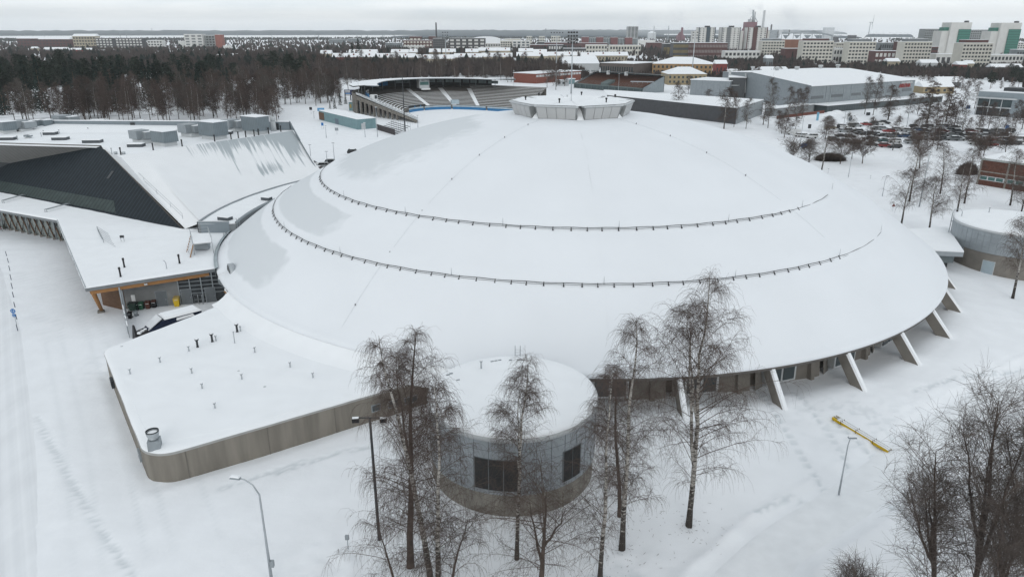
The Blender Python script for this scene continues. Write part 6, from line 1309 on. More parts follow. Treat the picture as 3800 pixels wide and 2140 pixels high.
# ---- the far woods: one mass
def far_mass(name, label, n, d0, d1, m, S0=-300, S1=4100, hmin=7, hmax=13, kind='bare', seed=5, ok=None):
    rs = np.random.default_rng(seed); V = []; F = []; q = 9 if kind == 'bare' else 7
    Sx = rs.uniform(S0, S1, n*2); t = rs.random(n*2); d = 1/((1/d0)*(1-t)+(1/d1)*t); a = np.arctan((Sx-1900)/FPX/cP); x, y = np.sin(a)*d, np.cos(a)*d
    dens = vn(x, y, 140)+vn(x+999, y, 45)*.6; keep = dens > np.where(d < 1100, -.08, -.30)
    if ok is not None: keep &= ok(Sx, d)
    x, y, d = x[keep][:n], y[keep][:n], d[keep][:n]; n = len(x); h_ = rs.uniform(hmin, hmax, n)*np.where((x > 60) & (d < 1100), .62, 1)*np.where(d > 1400, .7, 1)
    allV = []; 
    for j in range(q):
        ang = rs.uniform(0, 2*PI, n); r = h_*rs.uniform(.10, .30, n); zb = h_*rs.uniform(.05, .35, n); zt = h_*rs.uniform(.6, 1.0, n)
        if kind != 'bare': r = h_*.20*rs.uniform(.5, 1, n); zb = h_*(.02+.1*j); zt = np.minimum(h_, zb+h_*.45)
        cx, cy = x+np.cos(ang)*r*.3, y+np.sin(ang)*r*.3; w_ = h_*(.10 if kind == 'bare' else .16)*rs.uniform(.6, 1.4, n)*np.where(d > 1400, 1.9, 1)
        a2 = rs.uniform(0, PI, n)*0+rs.normal(0, .5, n)
        p0 = np.stack([cx-w_*np.cos(a2), cy-w_*np.sin(a2), zb], 1); p1 = np.stack([cx+w_*np.cos(a2), cy+w_*np.sin(a2), zb], 1); p2 = np.stack([x+np.cos(ang)*r*(1 if kind == 'bare' else .15), y+np.sin(ang)*r*(1 if kind == 'bare' else .15), zt], 1)
        p3 = np.stack([x+np.cos(ang)*r*.2, y+w_*1.2, (zb+zt)/2], 1)
        allV.append(np.stack([p0, p1, p2, p3], 1))
    A_ = np.concatenate(allV).reshape(-1, 3); k = len(A_)//4; b0 = np.arange(k)*4; F = np.concatenate([np.stack([b0, b0+1, b0+2], 1), np.stack([b0+1, b0+3, b0+2], 1), np.stack([b0, b0+2, b0+3], 1)])
    o = bpy.data.objects.new(name, mesh_np(name, A_, F, np.zeros(len(F)), [m], False)); COL.objects.link(o); o['kind'] = 'stuff'; tag(o, label, 'woodland'); return o
far_mass('far_woods', 'brown mass of distant leafless trees between the houses of the town', 30000, 600, 4200, mat('far_brown', (.062, .050, .046), .95, .3, .02), seed=5, ok=lambda S, d: (d < 3600)|(S > 3000))
far_mass('far_conifers', 'dark distant conifer patches in the town', 1500, 700, 4600, mat('far_green', (.020, .030, .026), .95, .3, .02), kind='con', seed=6, hmin=9, hmax=16, ok=lambda S, d: (d < 3800))
far_mass('shore_woods', 'thin dark tree line before the frozen sea', 5000, 3300, 4700, mat('far_green', (.020, .030, .026)), kind='con', seed=9, hmin=9, hmax=15, ok=lambda S, d: ((S < 1750) & (d > 3300) & (d < 4000))|((S > 1650) & (d > 3600)&(S < 2600))|((S > 3150)&(d < 3800)))

# wind-blown twigs and catkin scales on the snow under the near trees
_ft = [o for o in COL.objects if o.get('category') == 'tree' and math.hypot(o.location.x, o.location.y) < 75]; _rs = np.random.default_rng(77); _P = []
for o in _ft:
    for i in range(90):
        a = _rs.uniform(0, 2*PI); r = abs(_rs.normal(0, 2.6)); x, y = o.location.x+r*math.cos(a), o.location.y+r*math.sin(a); z = gz(x, y)+.02; l = _rs.uniform(.05, .28); c = _rs.uniform(0, 2*PI); _P.append([(x, y, z), (x+l*math.cos(c), y+l*math.sin(c), z+.03)])
V, F, M = tubes_np([(_P, np.tile([.012, .006], (len(_P), 1)), 3, 0)]); o = bpy.data.objects.new('twig_litter', mesh_np('twig_litter', V, F, M, [TWIG])); COL.objects.link(o); o['kind'] = 'stuff'; tag(o, 'sparse fallen twigs on the snow under the near birches', 'twigs')
# ================================================================ CARS
PAINT = dict(white=(.55, .56, .56), silver=(.30, .32, .33), grey=(.11, .12, .125), dark=(.035, .038, .042), black=(.015, .016, .018), red=(.22, .02, .02), maroon=(.09, .02, .022), blue=(.03, .07, .14), teal=(.03, .07, .075), beige=(.30, .27, .20))
def paint(n): return mat('car_paint_'+n, PAINT[n], .3, .05, .5, spec=.6)
TYRE = mat('tyre_rubber', (.015, .015, .015), .8, .2, 2); CGL = mat('car_glass', (.02, .024, .027), .1, .1, 1, spec=.7); CSN = SNOWR
def prof_mesh(b, pts, w_, inset=0.0):
    n = len(pts); L = [(x, -w_/2+(inset if z > .95 else 0), z) for x, z in pts]; R_ = [(x, w_/2-(inset if z > .95 else 0), z) for x, z in pts]
    b.add(L+R_, [tuple(range(n)), tuple(range(2*n-1, n-1, -1))]+[(i, n+i, n+(i+1) % n, (i+1) % n) for i in range(n)])
CARP = {
 'hatchback': ([(-2.05, .35), (-2.1, .75), (-2.0, .98), (1.0, .98), (1.95, .80), (2.1, .62), (2.05, .32), (1.6, .25), (-1.6, .25)], [(-1.98, .96), (-1.72, 1.40), (-.2, 1.47), (.35, 1.42), (1.12, .96)], 4.15),
 'saloon': ([(-2.3, .4), (-2.32, .85), (-2.2, .98), (-1.4, 1.0), (1.0, .97), (2.05, .80), (2.3, .6), (2.25, .32), (1.7, .25), (-1.7, .25)], [(-1.55, .97), (-.95, 1.38), (.1, 1.42), (.35, 1.39), (1.15, .95)], 4.6),
 'estate': ([(-2.3, .4), (-2.35, .8), (-2.28, 1.0), (1.0, .98), (2.05, .82), (2.3, .6), (2.25, .32), (1.7, .25), (-1.7, .25)], [(-2.26, .98), (-1.98, 1.44), (-.2, 1.5), (.3, 1.45), (1.1, .96)], 4.6),
 'suv': ([(-2.2, .45), (-2.25, .9), (-2.18, 1.12), (1.05, 1.12), (2.05, .98), (2.25, .75), (2.2, .4), (1.7, .32), (-1.7, .32)], [(-2.15, 1.10), (-1.9, 1.60), (-.2, 1.68), (.3, 1.63), (1.1, 1.10)], 4.45)}
CARM = {}
def car_meshes(kind):
    if kind in CARM: return CARM[kind]
    bp, cp, _ = CARP[kind]; W_ = 1.78; res = {}
    def get(b, m):
        o = b.build('tmp', m); me = o.data; bpy.data.objects.remove(o); return me
    b = MB(); prof_mesh(b, bp, W_); rp_ = [(x, z) for x, z in cp]; n = len(rp_)
    zc = max(z for x, z in cp); roofp_ = [(x, z) for x, z in cp if z > zc-.12]; b.box((sum(p[0] for p in roofp_)/len(roofp_), 0, zc-.02), (max(p[0] for p in roofp_)-min(p[0] for p in roofp_)+.1, 1.36, .06))
    for sx in (-.2, ): 
        for sy in (-.70, .70): b.tube([(sx, sy*1.0, .95), (sx, sy, zc-.04)], .04, 4)
    res['body'] = get(b, paint('grey'))
    b = MB(); prof_mesh(b, cp, 1.55, .12); res['glasshouse'] = get(b, CGL)
    b = MB(); b.tube([(0, -.1, 0), (0, .1, 0)], .31, 12); o = b.build('tmp', TYRE); res['wheel'] = o.data; bpy.data.objects.remove(o)
    b = MB(); b.box((sum(p[0] for p in roofp_)/len(roofp_), 0, zc+.05), (1.6, 1.3, .10), 0, .85); res['roof_snow'] = get(b, CSN)
    b = MB(); b.box((1.55, 0, (.92 if kind != 'suv' else 1.08)), (.9, 1.4, .06), 0, .85); res['bonnet_snow'] = get(b, CSN)
    b = MB(); b.box((CARP[kind][2]/2-.06, .62, .66), (.12, .32, .14)); res['headlight'] = get(b, LIGHTG)
    CARM[kind] = res; return res
def car(x, y, rz, kind, col, label, group, snow=None, z=0):
    snow = random.random() < .55 if snow is None else snow; ms = car_meshes(kind); o = thing('parked_car', label, 'car', (x, y, z), group); o.rotation_euler = (0, 0, rz)
    def sub(nm, me, loc=(0, 0, 0), par=o): c = bpy.data.objects.new(nm, me); COL.objects.link(c); c.parent = par; c.location = loc; return c
    c = sub('body', ms['body']); c.material_slots[0].link = 'OBJECT'; c.material_slots[0].material = paint(col)
    sub('windows', ms['glasshouse'])
    for sx in (-1.3, 1.35):
        for sy in (-.82, .82): sub('wheel', ms['wheel'], (sx, sy, .31))
    for sy in (0, -1.24): sub('headlight', ms['headlight'], (0, sy, 0))
    if snow: sub('roof_snow', ms['roof_snow'])
    if snow and random.random() < .5: sub('bonnet_snow', ms['bonnet_snow'])
    return o
CK = ['hatchback', 'saloon', 'estate', 'suv']
cpk = 'cars in the big car park'
CL = [(690, 205, 'white', 'white saloon, first of the short upper row'), (765, 200, 'grey', 'grey car second in the short upper row'), (835, 195, 'silver', 'silver grey car third in the short upper row'), (935, 185, 'red', 'red car at the left of the topmost row'), (1005, 180, 'grey', 'grey car in the topmost row behind the red one'), (1065, 178, 'white', 'white car in the topmost row beside the black one'), (1125, 168, 'black', 'black car at the right end of the topmost row'), (560, 220, 'beige', 'beige car half behind a birch near the first birches'),
 (700, 255, 'silver', 'silver car below the white saloon'), (765, 255, 'grey', 'dark grey car below the short upper row'), (835, 258, 'black', 'black car below the short upper row'), (1050, 228, 'grey', 'grey car above the bright red one'), (1115, 232, 'silver', 'silver car above the bright red one'), (1165, 258, 'red', 'bright red car in the middle of the car park'), (1260, 240, 'silver', 'silver car right of the bright red one'),
 (870, 278, 'dark', 'charcoal car first in the long dark row'), (925, 283, 'dark', 'dark car second in the long dark row'), (990, 288, 'black', 'black car third in the long dark row'), (1055, 292, 'dark', 'dark car fourth in the long dark row'), (1110, 298, 'dark', 'dark car fifth in the long dark row'), (1190, 305, 'grey', 'grey car sixth in the long dark row'), (1250, 305, 'dark', 'dark car seventh in the long dark row'), (1320, 308, 'blue', 'dark blue car at the right end of the long dark row'),
 (675, 305, 'black', 'black car at the left of a pair below the upper rows'), (765, 310, 'black', 'black car right of a pair below the upper rows'), (960, 338, 'black', 'black car left of four side by side'), (1040, 348, 'grey', 'grey car second of four side by side'), (1130, 355, 'teal', 'dark teal car third of four side by side'), (1230, 362, 'white', 'pale car right of four side by side'),
 (595, 345, 'dark', 'dark car just below the first birch'), (740, 362, 'dark', 'dark car behind the small bare trees'), (820, 372, 'silver', 'silver car behind the small bare trees'), (985, 395, 'grey', 'grey hatchback standing alone in the snow'), (1135, 412, 'red', 'red hatchback at the lower edge'), (1225, 418, 'dark', 'low dark car beside the red hatchback'),
 (240, 300, 'white', 'white car next to the white van'), (300, 306, 'white', 'second white car from the white van'), (365, 316, 'white', 'third white car from the white van'), (1400, 372, 'silver', 'silver car at the lower left of the packed rows'), (2225, 396, 'red', 'red car at the lower edge of the packed rows'), (2250, 355, 'red', 'bright red car one row above the lower red one')]
for i, (x, y, col, lab) in enumerate(CL):
    p = G('PK', x, y, 0); car(p.x, p.y, math.radians(-12+random.uniform(-4, 4))+(PI if i % 3 == 1 else 0), CK[(i*7) % 4], col, lab, cpk)
cols = ['dark', 'black', 'grey', 'silver', 'white', 'dark', 'silver', 'grey', 'blue', 'black', 'white', 'maroon']
rown = ['top', 'second', 'third', 'fourth', 'fifth', 'lowest']
for r, (y, x0, x1) in enumerate(((208, 1440, 1900), (250, 1380, 2480), (292, 1400, 2570), (335, 1440, 2570), (372, 2060, 2570))):
    x = x0; k = 0
    while x < x1:
        c_ = cols[(k*5+r*3) % 12] if x < 1950 else cols[(k*5+r*3+4) % 12]
        if x < 1950 and c_ in ('white',): c_ = 'grey'
        if random.random() < .93 and not (r >= 3 and abs(x-2250) < 45) and not (r == 4 and abs(x-2230) < 60):
            p = G('PK', x+rnd(-5, 5), y+(x-1380)*.008+rnd(-3, 3), 0); car(p.x, p.y, math.radians(-12+rnd(-4, 4))+(PI if k % 2 else 0), CK[(k+r*2) % 4], c_, f'{c_ if c_ != "dark" else "charcoal"} car in the {rown[r]} row of the packed right part of the car park', cpk)
        x += rnd(70, 92); k += 1
for i, (x, y, col, lab) in enumerate(((1893, 625, 'white', 'white car at the far end of the slate hall'), (1905, 665, 'grey', 'grey car behind the hall corner, left of the maroon one'), (1975, 700, 'maroon', 'maroon car nearest the gap between hall and dome'), (2060, 655, 'silver', 'silver car right of the maroon one'), (2135, 605, 'dark', 'dark car beneath the lamp post behind the dome edge'))):
    p = G('H2', x, y, 0); car(p.x, p.y, math.radians(-5+random.uniform(-14, 14)), CK[i % 4], col, lab, 'cars between slate hall and dome')
p = G('D', 892, 388, 0); car(p.x, p.y, .1, 'suv', 'black', 'single black car behind the dome on the open snow', 'cars between slate hall and dome')
# white van
p = G('PK', 175, 280, 0); vn_ = thing('white_van', 'white panel van at the left end of the car row', 'van', (p.x, p.y, 0)); b = MB()
prof_mesh(b, [(-2.6, .4), (-2.6, 1.95), (.9, 1.95), (1.7, 1.2), (2.5, 1.0), (2.6, .4)], 1.9); b2 = b.build('body', mat('van_white', (.6, .61, .61), .4, .04, 1), None); b2.parent = vn_
b = MB(); b.add([(1.0, -.8, 1.85), (1.0, .8, 1.85), (1.72, .8, 1.24), (1.72, -.8, 1.24)], [(0, 1, 2, 3)]); w_ = b.build('windscreen', CGL, None); w_.parent = vn_
for sx in (-1.7, 1.6):
    for sy in (-.85, .85): w_ = bpy.data.objects.new('wheel', car_meshes('suv')['wheel']); COL.objects.link(w_); w_.parent = vn_; w_.location = (sx, sy, .33)
vn_.rotation_euler = (0, 0, PI-.2)
# ================================================================ YARD
def local(t): return t
def bin_(x, y, bodym, lidm, label, s=1.0, open_=False, group='wheeled bins under the canopy'):
    p = G('T1', x, y, 0); o = thing('wheeled_bin', label, 'bin', (p.x, p.y, 0), group); rz = math.atan2(wdir.y, wdir.x); f = lambda v: p+Vector((v[0]*math.cos(rz)-v[1]*math.sin(rz), v[0]*math.sin(rz)+v[1]*math.cos(rz), v[2]))
    b = MB(); b.hexa([f(v) for v in ((-.24*s, -.26*s, .08), (.24*s, -.26*s, .08), (.24*s, .26*s, .08), (-.24*s, .26*s, .08))], [f(v) for v in ((-.31*s, -.36*s, 1.0*s), (.31*s, -.36*s, 1.0*s), (.31*s, .36*s, 1.0*s), (-.31*s, .36*s, 1.0*s))]); b.build('body', bodym, o)
    b = MB()
    if open_: b.hexa([f(v) for v in ((-.33, .3, 1.0), (.33, .3, 1.0), (.33, .38, 1.0), (-.33, .38, 1.0))], [f(v) for v in ((-.3, .42, 1.75), (.3, .42, 1.75), (.3, .5, 1.75), (-.3, .5, 1.75))])
    else: b.hexa([f(v) for v in ((-.34*s, -.4*s, 1.0*s), (.34*s, -.4*s, 1.0*s), (.34*s, .4*s, 1.0*s), (-.34*s, .4*s, 1.0*s))], [f(v) for v in ((-.28*s, -.3*s, 1.1*s), (.28*s, -.3*s, 1.1*s), (.3*s, .38*s, 1.14*s), (-.3*s, .38*s, 1.14*s))])
    b.build('lid', lidm, o)
    for sx in (-.25*s, .25*s): b = MB(); q = f((sx, .3*s, .12)); b.tube([q-Vector((.04, 0, 0)), q+Vector((.04, 0, 0))], .12, 10); b.build('wheel', BLACK, o)
    b = MB(); q = f((0, -.37*s, .86*s)); b.box(q, (.4*s, .02, .06), rz); b.build('paper_strip', WHITE, o)
    return o
bin_(722, 862, BLACK, BLACK, 'black bin left of the green one'); bin_(782, 858, GREEN, GREEN, 'green bin between black and brown ones'); bin_(868, 846, BROWN, BROWN, 'brown bin with its lid open'); bin_(946, 833, BLACK, BROWN, 'dark bin at the right end of the row')
bin_(652, 868, mat('dark_green_plastic', (.02, .045, .035), .5, .1, 1), BLACK, 'dark green bin at the left end of the row'); bin_(636, 972, BLACK, BLACK, 'small black bin standing in front of the others', .85); bin_(712, 945, GREYM, GREYM, 'low grey tub beside the small black bin', .7)
bin_(1238, 815, YELL, mat('yellow_lid', (.45, .33, .1), .5, .1, 1), 'bright yellow bin beside the steel post', 1.25)
p = G('T1', 615, 905, 0); b = MB()
for dx in (0, 1.0):
    for dy in (0, .7): b.tube([p+Vector((dx, dy, 0)), p+Vector((dx, dy, 1.5))], .03, 4)
for z in (.2, .85, 1.5): b.tube([p+Vector((0, 0, z)), p+Vector((1, 0, z)), p+Vector((1, .7, z)), p+Vector((0, .7, z)), p+Vector((0, 0, z))], .025, 4)
b.box(p+Vector((.5, .35, .8)), (.8, .5, .9)); one('roll_cage', 'dark green wire roll cage beside the grey posts', 'roll cage', b, mat('dark_green_plastic', (.02, .045, .035)))
p = G('T1', 1545, 795, 0); b = MB()
for dx in (-.9, -.3, .3): b.tube([p+Vector((dx, 0, 0)), p+Vector((dx, 0, 1.5)), p+Vector((dx+.5, .1, 1.5)), p+Vector((dx+.5, .1, 0))], .035, 4)
b.tube([p+Vector((-.9, 0, .8)), p+Vector((.8, .1, .8))], .03, 4); one('bicycle_rack', 'grey tubular rack standing before the glazed yard wall', 'rack', b, GALV)
# truck: snow covered dark blue body with white sloping front
NAVY = mat('navy_paint', (.012, .02, .045), .4, .1, 1)
ta_, tb_ = G('T1', 1050, 985, 2.3), G('T1', 1545, 858, 2.3)
tr = thing('snow_covered_truck', 'long dark blue truck under thick snow, parked behind the flat roofed wing', 'truck', (ta_.x, ta_.y, 0))
td = Vector((tb_.x-ta_.x, tb_.y-ta_.y, 0)).normalized(); tnn = Vector((-td.y, td.x, 0)); LT = (tb_-ta_).length
def TP(u_, v_, z): return Vector((ta_.x, ta_.y, 0))+td*u_+tnn*v_+Vector((0, 0, z))
b = MB(); b.hexa([TP(0, 0, .7), TP(LT, 0, .7), TP(LT, 2.4, .7), TP(0, 2.4, .7)], [TP(.2, 0, 2.2), TP(LT, 0, 2.2), TP(LT, 2.4, 2.2), TP(.2, 2.4, 2.2)]); b.build('box_body', NAVY, tr)
b = MB(); b.smooth = False; b.hexa([TP(.2, -.05, 2.2), TP(LT+.05, -.05, 2.2), TP(LT+.05, 2.45, 2.2), TP(.2, 2.45, 2.2)], [TP(.4, .2, 2.45), TP(LT-.3, .2, 2.45), TP(LT-.3, 2.2, 2.45), TP(.4, 2.2, 2.45)]); b.build('roof_snow', SNOWR, tr)
b = MB()
for (u0, u1, z) in ((1.6, 3.9, 1.75), (4.1, 5.6, 1.9), (6.0, 8.4, 1.85)):
    if u1 < LT: b.hexa([TP(u0, -.22, z), TP(u1, -.22, z+.08), TP(u1, 0, z+.08), TP(u0, 0, z)], [TP(u0+.1, -.14, z+.3), TP(u1-.15, -.14, z+.34), TP(u1-.15, 0, z+.34), TP(u0+.1, 0, z+.3)])
b.build('ledge_snow', SNOWR, tr)
b = MB(); b.hexa([TP(-1.76, .2, .7), TP(.1, 0, .7), TP(.1, 2.3, .7), TP(-1.76, 2.1, .7)], [TP(-1.71, .2, 1.2), TP(.2, 0, 2.1), TP(.2, 2.3, 2.1), TP(-1.71, 2.1, 1.2)]); b.build('front_body', NAVY, tr)
b = MB(); b.hexa([TP(-1.59, .3, 1.3), TP(-0.06, .15, 2.32), TP(-0.06, 2.15, 2.32), TP(-1.59, 2.0, 1.3)], [TP(-1.59, .3, 1.42), TP(-0.06, .15, 2.44), TP(-0.06, 2.15, 2.44), TP(-1.59, 2.0, 1.42)]); b.build('snowy_windscreen', mat('snowy_panel', (.66, .68, .70), .6, .08, 1), tr)
b = MB(); b.hexa([TP(-3.08, .3, .4), TP(-1.76, .3, .4), TP(-1.76, 2, .4), TP(-3.08, 2, .4)], [TP(-2.92, .6, 1.0), TP(-1.81, .4, 1.2), TP(-1.81, 1.8, 1.2), TP(-2.92, 1.8, 1.0)]); b.hexa([TP(-3.41, .2, .1), TP(-3.03, .2, .1), TP(-3.03, 1.9, .1), TP(-3.41, 1.9, .1)], [TP(-3.30, .9, 2.1), TP(-3.14, .9, 2.1), TP(-3.14, 1.3, 2.1), TP(-3.30, 1.3, 2.1)]); b.build('hitch_machinery', BLACK, tr)
b = MB()
for k in range(5): b.box(TP(-2.86+.45*k, .5+.3*(k % 3), 1.15), (.4, .35, .22), k)
b.build('snow_lumps', SNOWR, tr)
for u_ in (-1.2, 1.2, LT-1.6):
    b = MB(); q = TP(u_, .05, .45); b.tube([q-tnn*.15, q+tnn*.15], .45, 12); b.build('wheel', TYRE, tr)
ca, cb_ = G('T1', 1100, 1062, .9), G('T1', 1440, 958, .9); c_d = Vector((cb_.x-ca.x, cb_.y-ca.y, 0)).normalized(); cn = Vector((-c_d.y, c_d.x, 0)); LC = (cb_-ca).length
ct = thing('covered_trailer', 'low trailer with pitched white cover beside the blue truck', 'trailer', (ca.x, ca.y, 0)); f = lambda u_, v_, z: Vector((ca.x, ca.y, 0))+c_d*u_+cn*v_+Vector((0, 0, z))
b = MB(); b.hexa([f(0, 0, .3), f(LC, 0, .3), f(LC, 1.9, .3), f(0, 1.9, .3)], [f(0, 0, .9), f(LC, 0, .9), f(LC, 1.6, .9), f(0, 1.6, .9)]); b.build('body', GREYM, ct)
b = MB(); b.add([f(-.1, -.1, .9), f(LC+.1, -.1, .9), f(LC+.1, 1.7, .9), f(-.1, 1.7, .9), f(.3, .8, 1.3), f(LC-.2, .8, 1.3)], [(0, 1, 5, 4), (2, 3, 4, 5), (1, 2, 5), (3, 0, 4)]); b.build('snow_cover', SNOWR, ct)
for u_ in (1.0, LC-1): b = MB(); q = f(u_, .0, .3); b.tube([q-cn*.1, q+cn*.1], .3, 10); b.build('wheel', TYRE, ct)
# yard fence
fa, fb = G('T1', 570, 992, 0), G('T1', 625, 1232, 0); fdv = (fb-fa).normalized(); Lf = (fb-fa).length
fe = thing('yard_fence', 'grey slatted fence with snow on top closing the service yard', 'fence', (fa.x, fa.y, 0)); FM = rib('fence_slats', (.20, .23, .25), fdv, .22, .3, .5, dark=.5)
for k in range(4):
    p, q = fa+fdv*(Lf*k/4), fa+fdv*(Lf*(k+1)/4-.1); b = MB(); b.wall(p, q, .1, 2.1-.12*k, .06); pn = b.build('panel', FM, fe); b = MB(); b.wall(p, q, 2.1-.12*k, 2.22-.12*k, .12, -.03); b.build('snow', SNOWR, pn)
    b = MB(); b.cyl(p, .06, 0, 2.2, 6); b.build('post', GALV, fe)
# blower and grilles at the dome corner
vA = G('T1', 1780, 500, 4.2)
bw = thing('air_duct', 'grey boxed air duct with snowy top running into a round louvre on the dome', 'duct', (vA.x, vA.y, 3.2))
m0, m1, m2 = G('T1', 1790, 505, 4.2), G('T1', 1870, 470, 4.6), G('T1', 1960, 470, 4.8)
b = MB(); b.tube([m0, m1, m2], [.75, .75, .75], 4); b.build('duct_box', GREYM, bw)
b = MB(); q = [m0+Vector((0, 0, .6)), m1+Vector((0, 0, .6)), m2+Vector((0, 0, .6))]; b.tube(q, .5, 4); b.build('snow', SNOWR, bw)
lc = G('T1', 1925, 390, 5.6); b = MB(); nd = (lc-DC); nd.z = 0; nd.normalize(); b.tube([lc-nd*.5, lc+nd*.25], 1.35, 24); lv = b.build('louvre_drum', GALV, bw)
b = MB(); b.tube([lc+nd*.25, lc+nd*.3], 1.15, 24); b.build('grille', DARKM, lv)
# porch tip between dome eave and annex
pa, pb, pc, pd_ = G('T1', 1838, 590, 4.4), G('T1', 2010, 752, 3.5), G('T1', 2090, 640, 4.6), G('T1', 1985, 515, 4.7)
po = thing('porch_roof', 'pointed snow covered porch roof with timber edge between dome and wing', 'porch', (pa.x, pa.y, 0))
b = MB(); b.add([pa, pb, pc, pd_], [(0, 1, 2, 3)]); b.add([p-Vector((0, 0, .35)) for p in (pa, pb, pc, pd_)]+[pa, pb, pc, pd_], [(0, 1, 5, 4), (3, 2, 1, 0), (3, 0, 4, 7)]); b.build('snow_roof', SNOWR, po)
b = MB(); b.tube([pa-Vector((0, 0, .4)), pb-Vector((0, 0, .4))], .13, 4); b.build('timber_edge', WOOD, po)
b = MB(); b.wall(pa.lerp(pd_, .25), pb.lerp(pc, .25), -.2, 3.6, .2); b.build('wall', mat('grey_render', (.20, .205, .205)), po)
# service platform with stairs on the canopy roof
def LP_(x, y, z): return G('L', x, y, z)
zb = CZ+.14; q = [LP_(1165, 880, zb), LP_(1278, 868, zb), LP_(1258, 815, zb), LP_(1150, 825, zb)]
pl = thing('service_platform', 'steel service platform with stairs and handrails on the canopy roof', 'platform', tuple(q[0]))
b = MB()
for c in q: b.tube([c, c+Vector((0, 0, 1.6))], .05, 4)
b.build('frame', GALV, pl); up_ = Vector((0, 0, 1.6)); b = MB(); b.hexa([c+up_ for c in q], [c+up_+Vector((0, 0, .15)) for c in q]); b.build('deck', LIGHTG, pl)
b = MB(); b.hexa([c+up_+Vector((0, 0, .15)) for c in q], [c+up_+Vector((0, 0, .26)) for c in q]); b.build('snow', SNOWR, pl)
b = MB()
for z in (2.3, 2.8): b.tube([c+Vector((0, 0, z)) for c in (q[0], q[3], q[2], q[1])], .03, 4)
for c in q: b.tube([c+up_, c+Vector((0, 0, 2.8))], .035, 4)
b.build('handrail', GALV, pl)
for (x0, y0) in ((1118, 862), (1138, 895)):
    s_ = LP_(x0, y0, zb); e = (q[3] if y0 < 880 else q[0])+up_; b = MB(); b.tube([s_, e], .09, 4); b.build('stringer', WOOD, pl)
b = MB()
for k in range(6): s_ = LP_(1118, 862, zb).lerp(q[3]+up_, (k+.5)/6); e = LP_(1138, 895, zb).lerp(q[0]+up_, (k+.5)/6); b.tube([s_, e], .08, 4)
b.build('treads', SNOWR, pl)
b = MB(); c = (q[0]+q[1]+q[2]+q[3])/4; b.box(c+Vector((0, 0, .55)), (2.0, 1.2, .9), .1); b.build('blower', GREYM, pl)
# bicycles by the lattice wall
def bike(x, y, label, col):
    p = G('S8', x, y, 0); o = thing('bicycle', label, 'bicycle', (p.x, p.y, 0), 'bicycles at the lattice wall'); rz = math.atan2(tdir.y, tdir.x)+rnd(-.3, .3); c_, s_ = math.cos(rz), math.sin(rz); f = lambda u_, z: p+Vector((u_*c_, u_*s_, z))
    for u_ in (-.52, .52): b = MB(); b.tube([f(u_+.33*math.cos(a), .34+.33*math.sin(a)) for a in np.linspace(0, 2*PI, 17)], .025, 4, cap=False); b.build('wheel', BLACK, o)
    b = MB(); b.tube([f(-.52, .34), f(-.2, .78), f(.35, .82), f(.52, .34)], .022, 4); b.tube([f(-.2, .85), f(-.05, .3), f(.35, .8)], .022, 4); b.tube([f(.35, .82), f(.33, 1.02)], .02, 4); b.build('frame', col, o)
    b = MB(); b.tube([f(.33, 1.02)+Vector((-.25*s_, .25*c_, 0)), f(.33, 1.02)+Vector((.25*s_, -.25*c_, 0))], .018, 4); b.build('handlebar', BLACK, o); b = MB(); b.box(f(-.22, .93), (.25, .14, .06), rz); b.build('saddle', BLACK, o)
for (x, y, l, m) in ((50, 760, 'bicycle nearest the left edge with a pale wheel', RED), (160, 720, 'bicycle second from the left edge', GREEN), (260, 700, 'dark bicycle beside the first strut', DARKM), (520, 660, 'black bicycle behind the second strut', DARKM), (640, 700, 'bicycle furthest right by the third strut', BLACK)): bike(x, y, l, m)
# ================================================================ POSTS, LAMPS, SIGNS
def lamp(c, xb, yb, xt, yt, label, arm=(0, 0), r=.075, head=.7, group='street lamps', z0=0.0, vertical=True):
    p = G(c, xb, yb, z0); h_ = Hat(c, xt, yt, p); o = thing('street_lamp', label, 'lamp', (p.x, p.y, z0), group)
    a = Vector((arm[0], arm[1], 0)); b = MB(); pts = [p, p+Vector((0, 0, (h_-z0)*.45)), p+Vector((0, 0, (h_-z0)*.86))]
    if a.length > .1: pts += [p+a*.25+Vector((0, 0, (h_-z0)*.95)), p+a*.6+Vector((0, 0, (h_-z0)*.99)), p+a+Vector((0, 0, h_-z0))]
    else: pts += [p+Vector((0, 0, h_-z0))]
    b.tube(pts, [r*1.5, r*1.0, r*.8]+[r*.6]*(len(pts)-3), 8); b.build('pole', GALV, o)
    e = pts[-1]; rz = math.atan2(a.y, a.x) if a.length > .1 else 0; b = MB(); b.box(e+Vector((0, 0, -.02)), (head, .28, .14), rz, .8); hd = b.build('lamp_head', GREYM, o); b = MB(); b.box(e+Vector((0, 0, .09)), (head*.95, .26, .09), rz, .8); b.build('snow_cap', SNOWR, hd); return o, p, h_
o, p, h_ = lamp('D', 684, 1462, 655, 1205, 'tall curved street lamp at the lower left, its head bent left', (-1.6, .3), .085, .75)
b = MB(); b.box((p.x+.2, p.y, 1.6), (.25, .25, .5)); b.build('switch_box', GREYM, o)
lamp('D', 2110, 1243, 2133, 1098, 'straight street lamp beside the yellow beams', (.25, 0), .06, .7)
p = G('M', 1545, 1258, 0); h_ = Hat('M', 1485, 628, p); o = thing('floodlight_pole', 'dark pole with two floodlights on a crossbar among the birches', 'floodlight', (p.x, p.y, 0)); b = MB(); b.tube([p, p+Vector((0, 0, h_))], [.13, .09], 8); b.build('pole', DARKM, o)
b = MB(); b.tube([p+Vector((-1.0, 0, h_)), p+Vector((1.0, 0, h_))], .05, 5); b.build('crossbar', DARKM, o)
for dx in (-1.0, 1.0): b = MB(); b.box(p+Vector((dx, -.15, h_-.1)), (.5, .3, .32), .1); b.build('floodlight', BLACK, o); b = MB(); b.box(p+Vector((dx, -.15, h_+.09)), (.45, .22, .05), .1); b.build('snow', SNOWR, o)
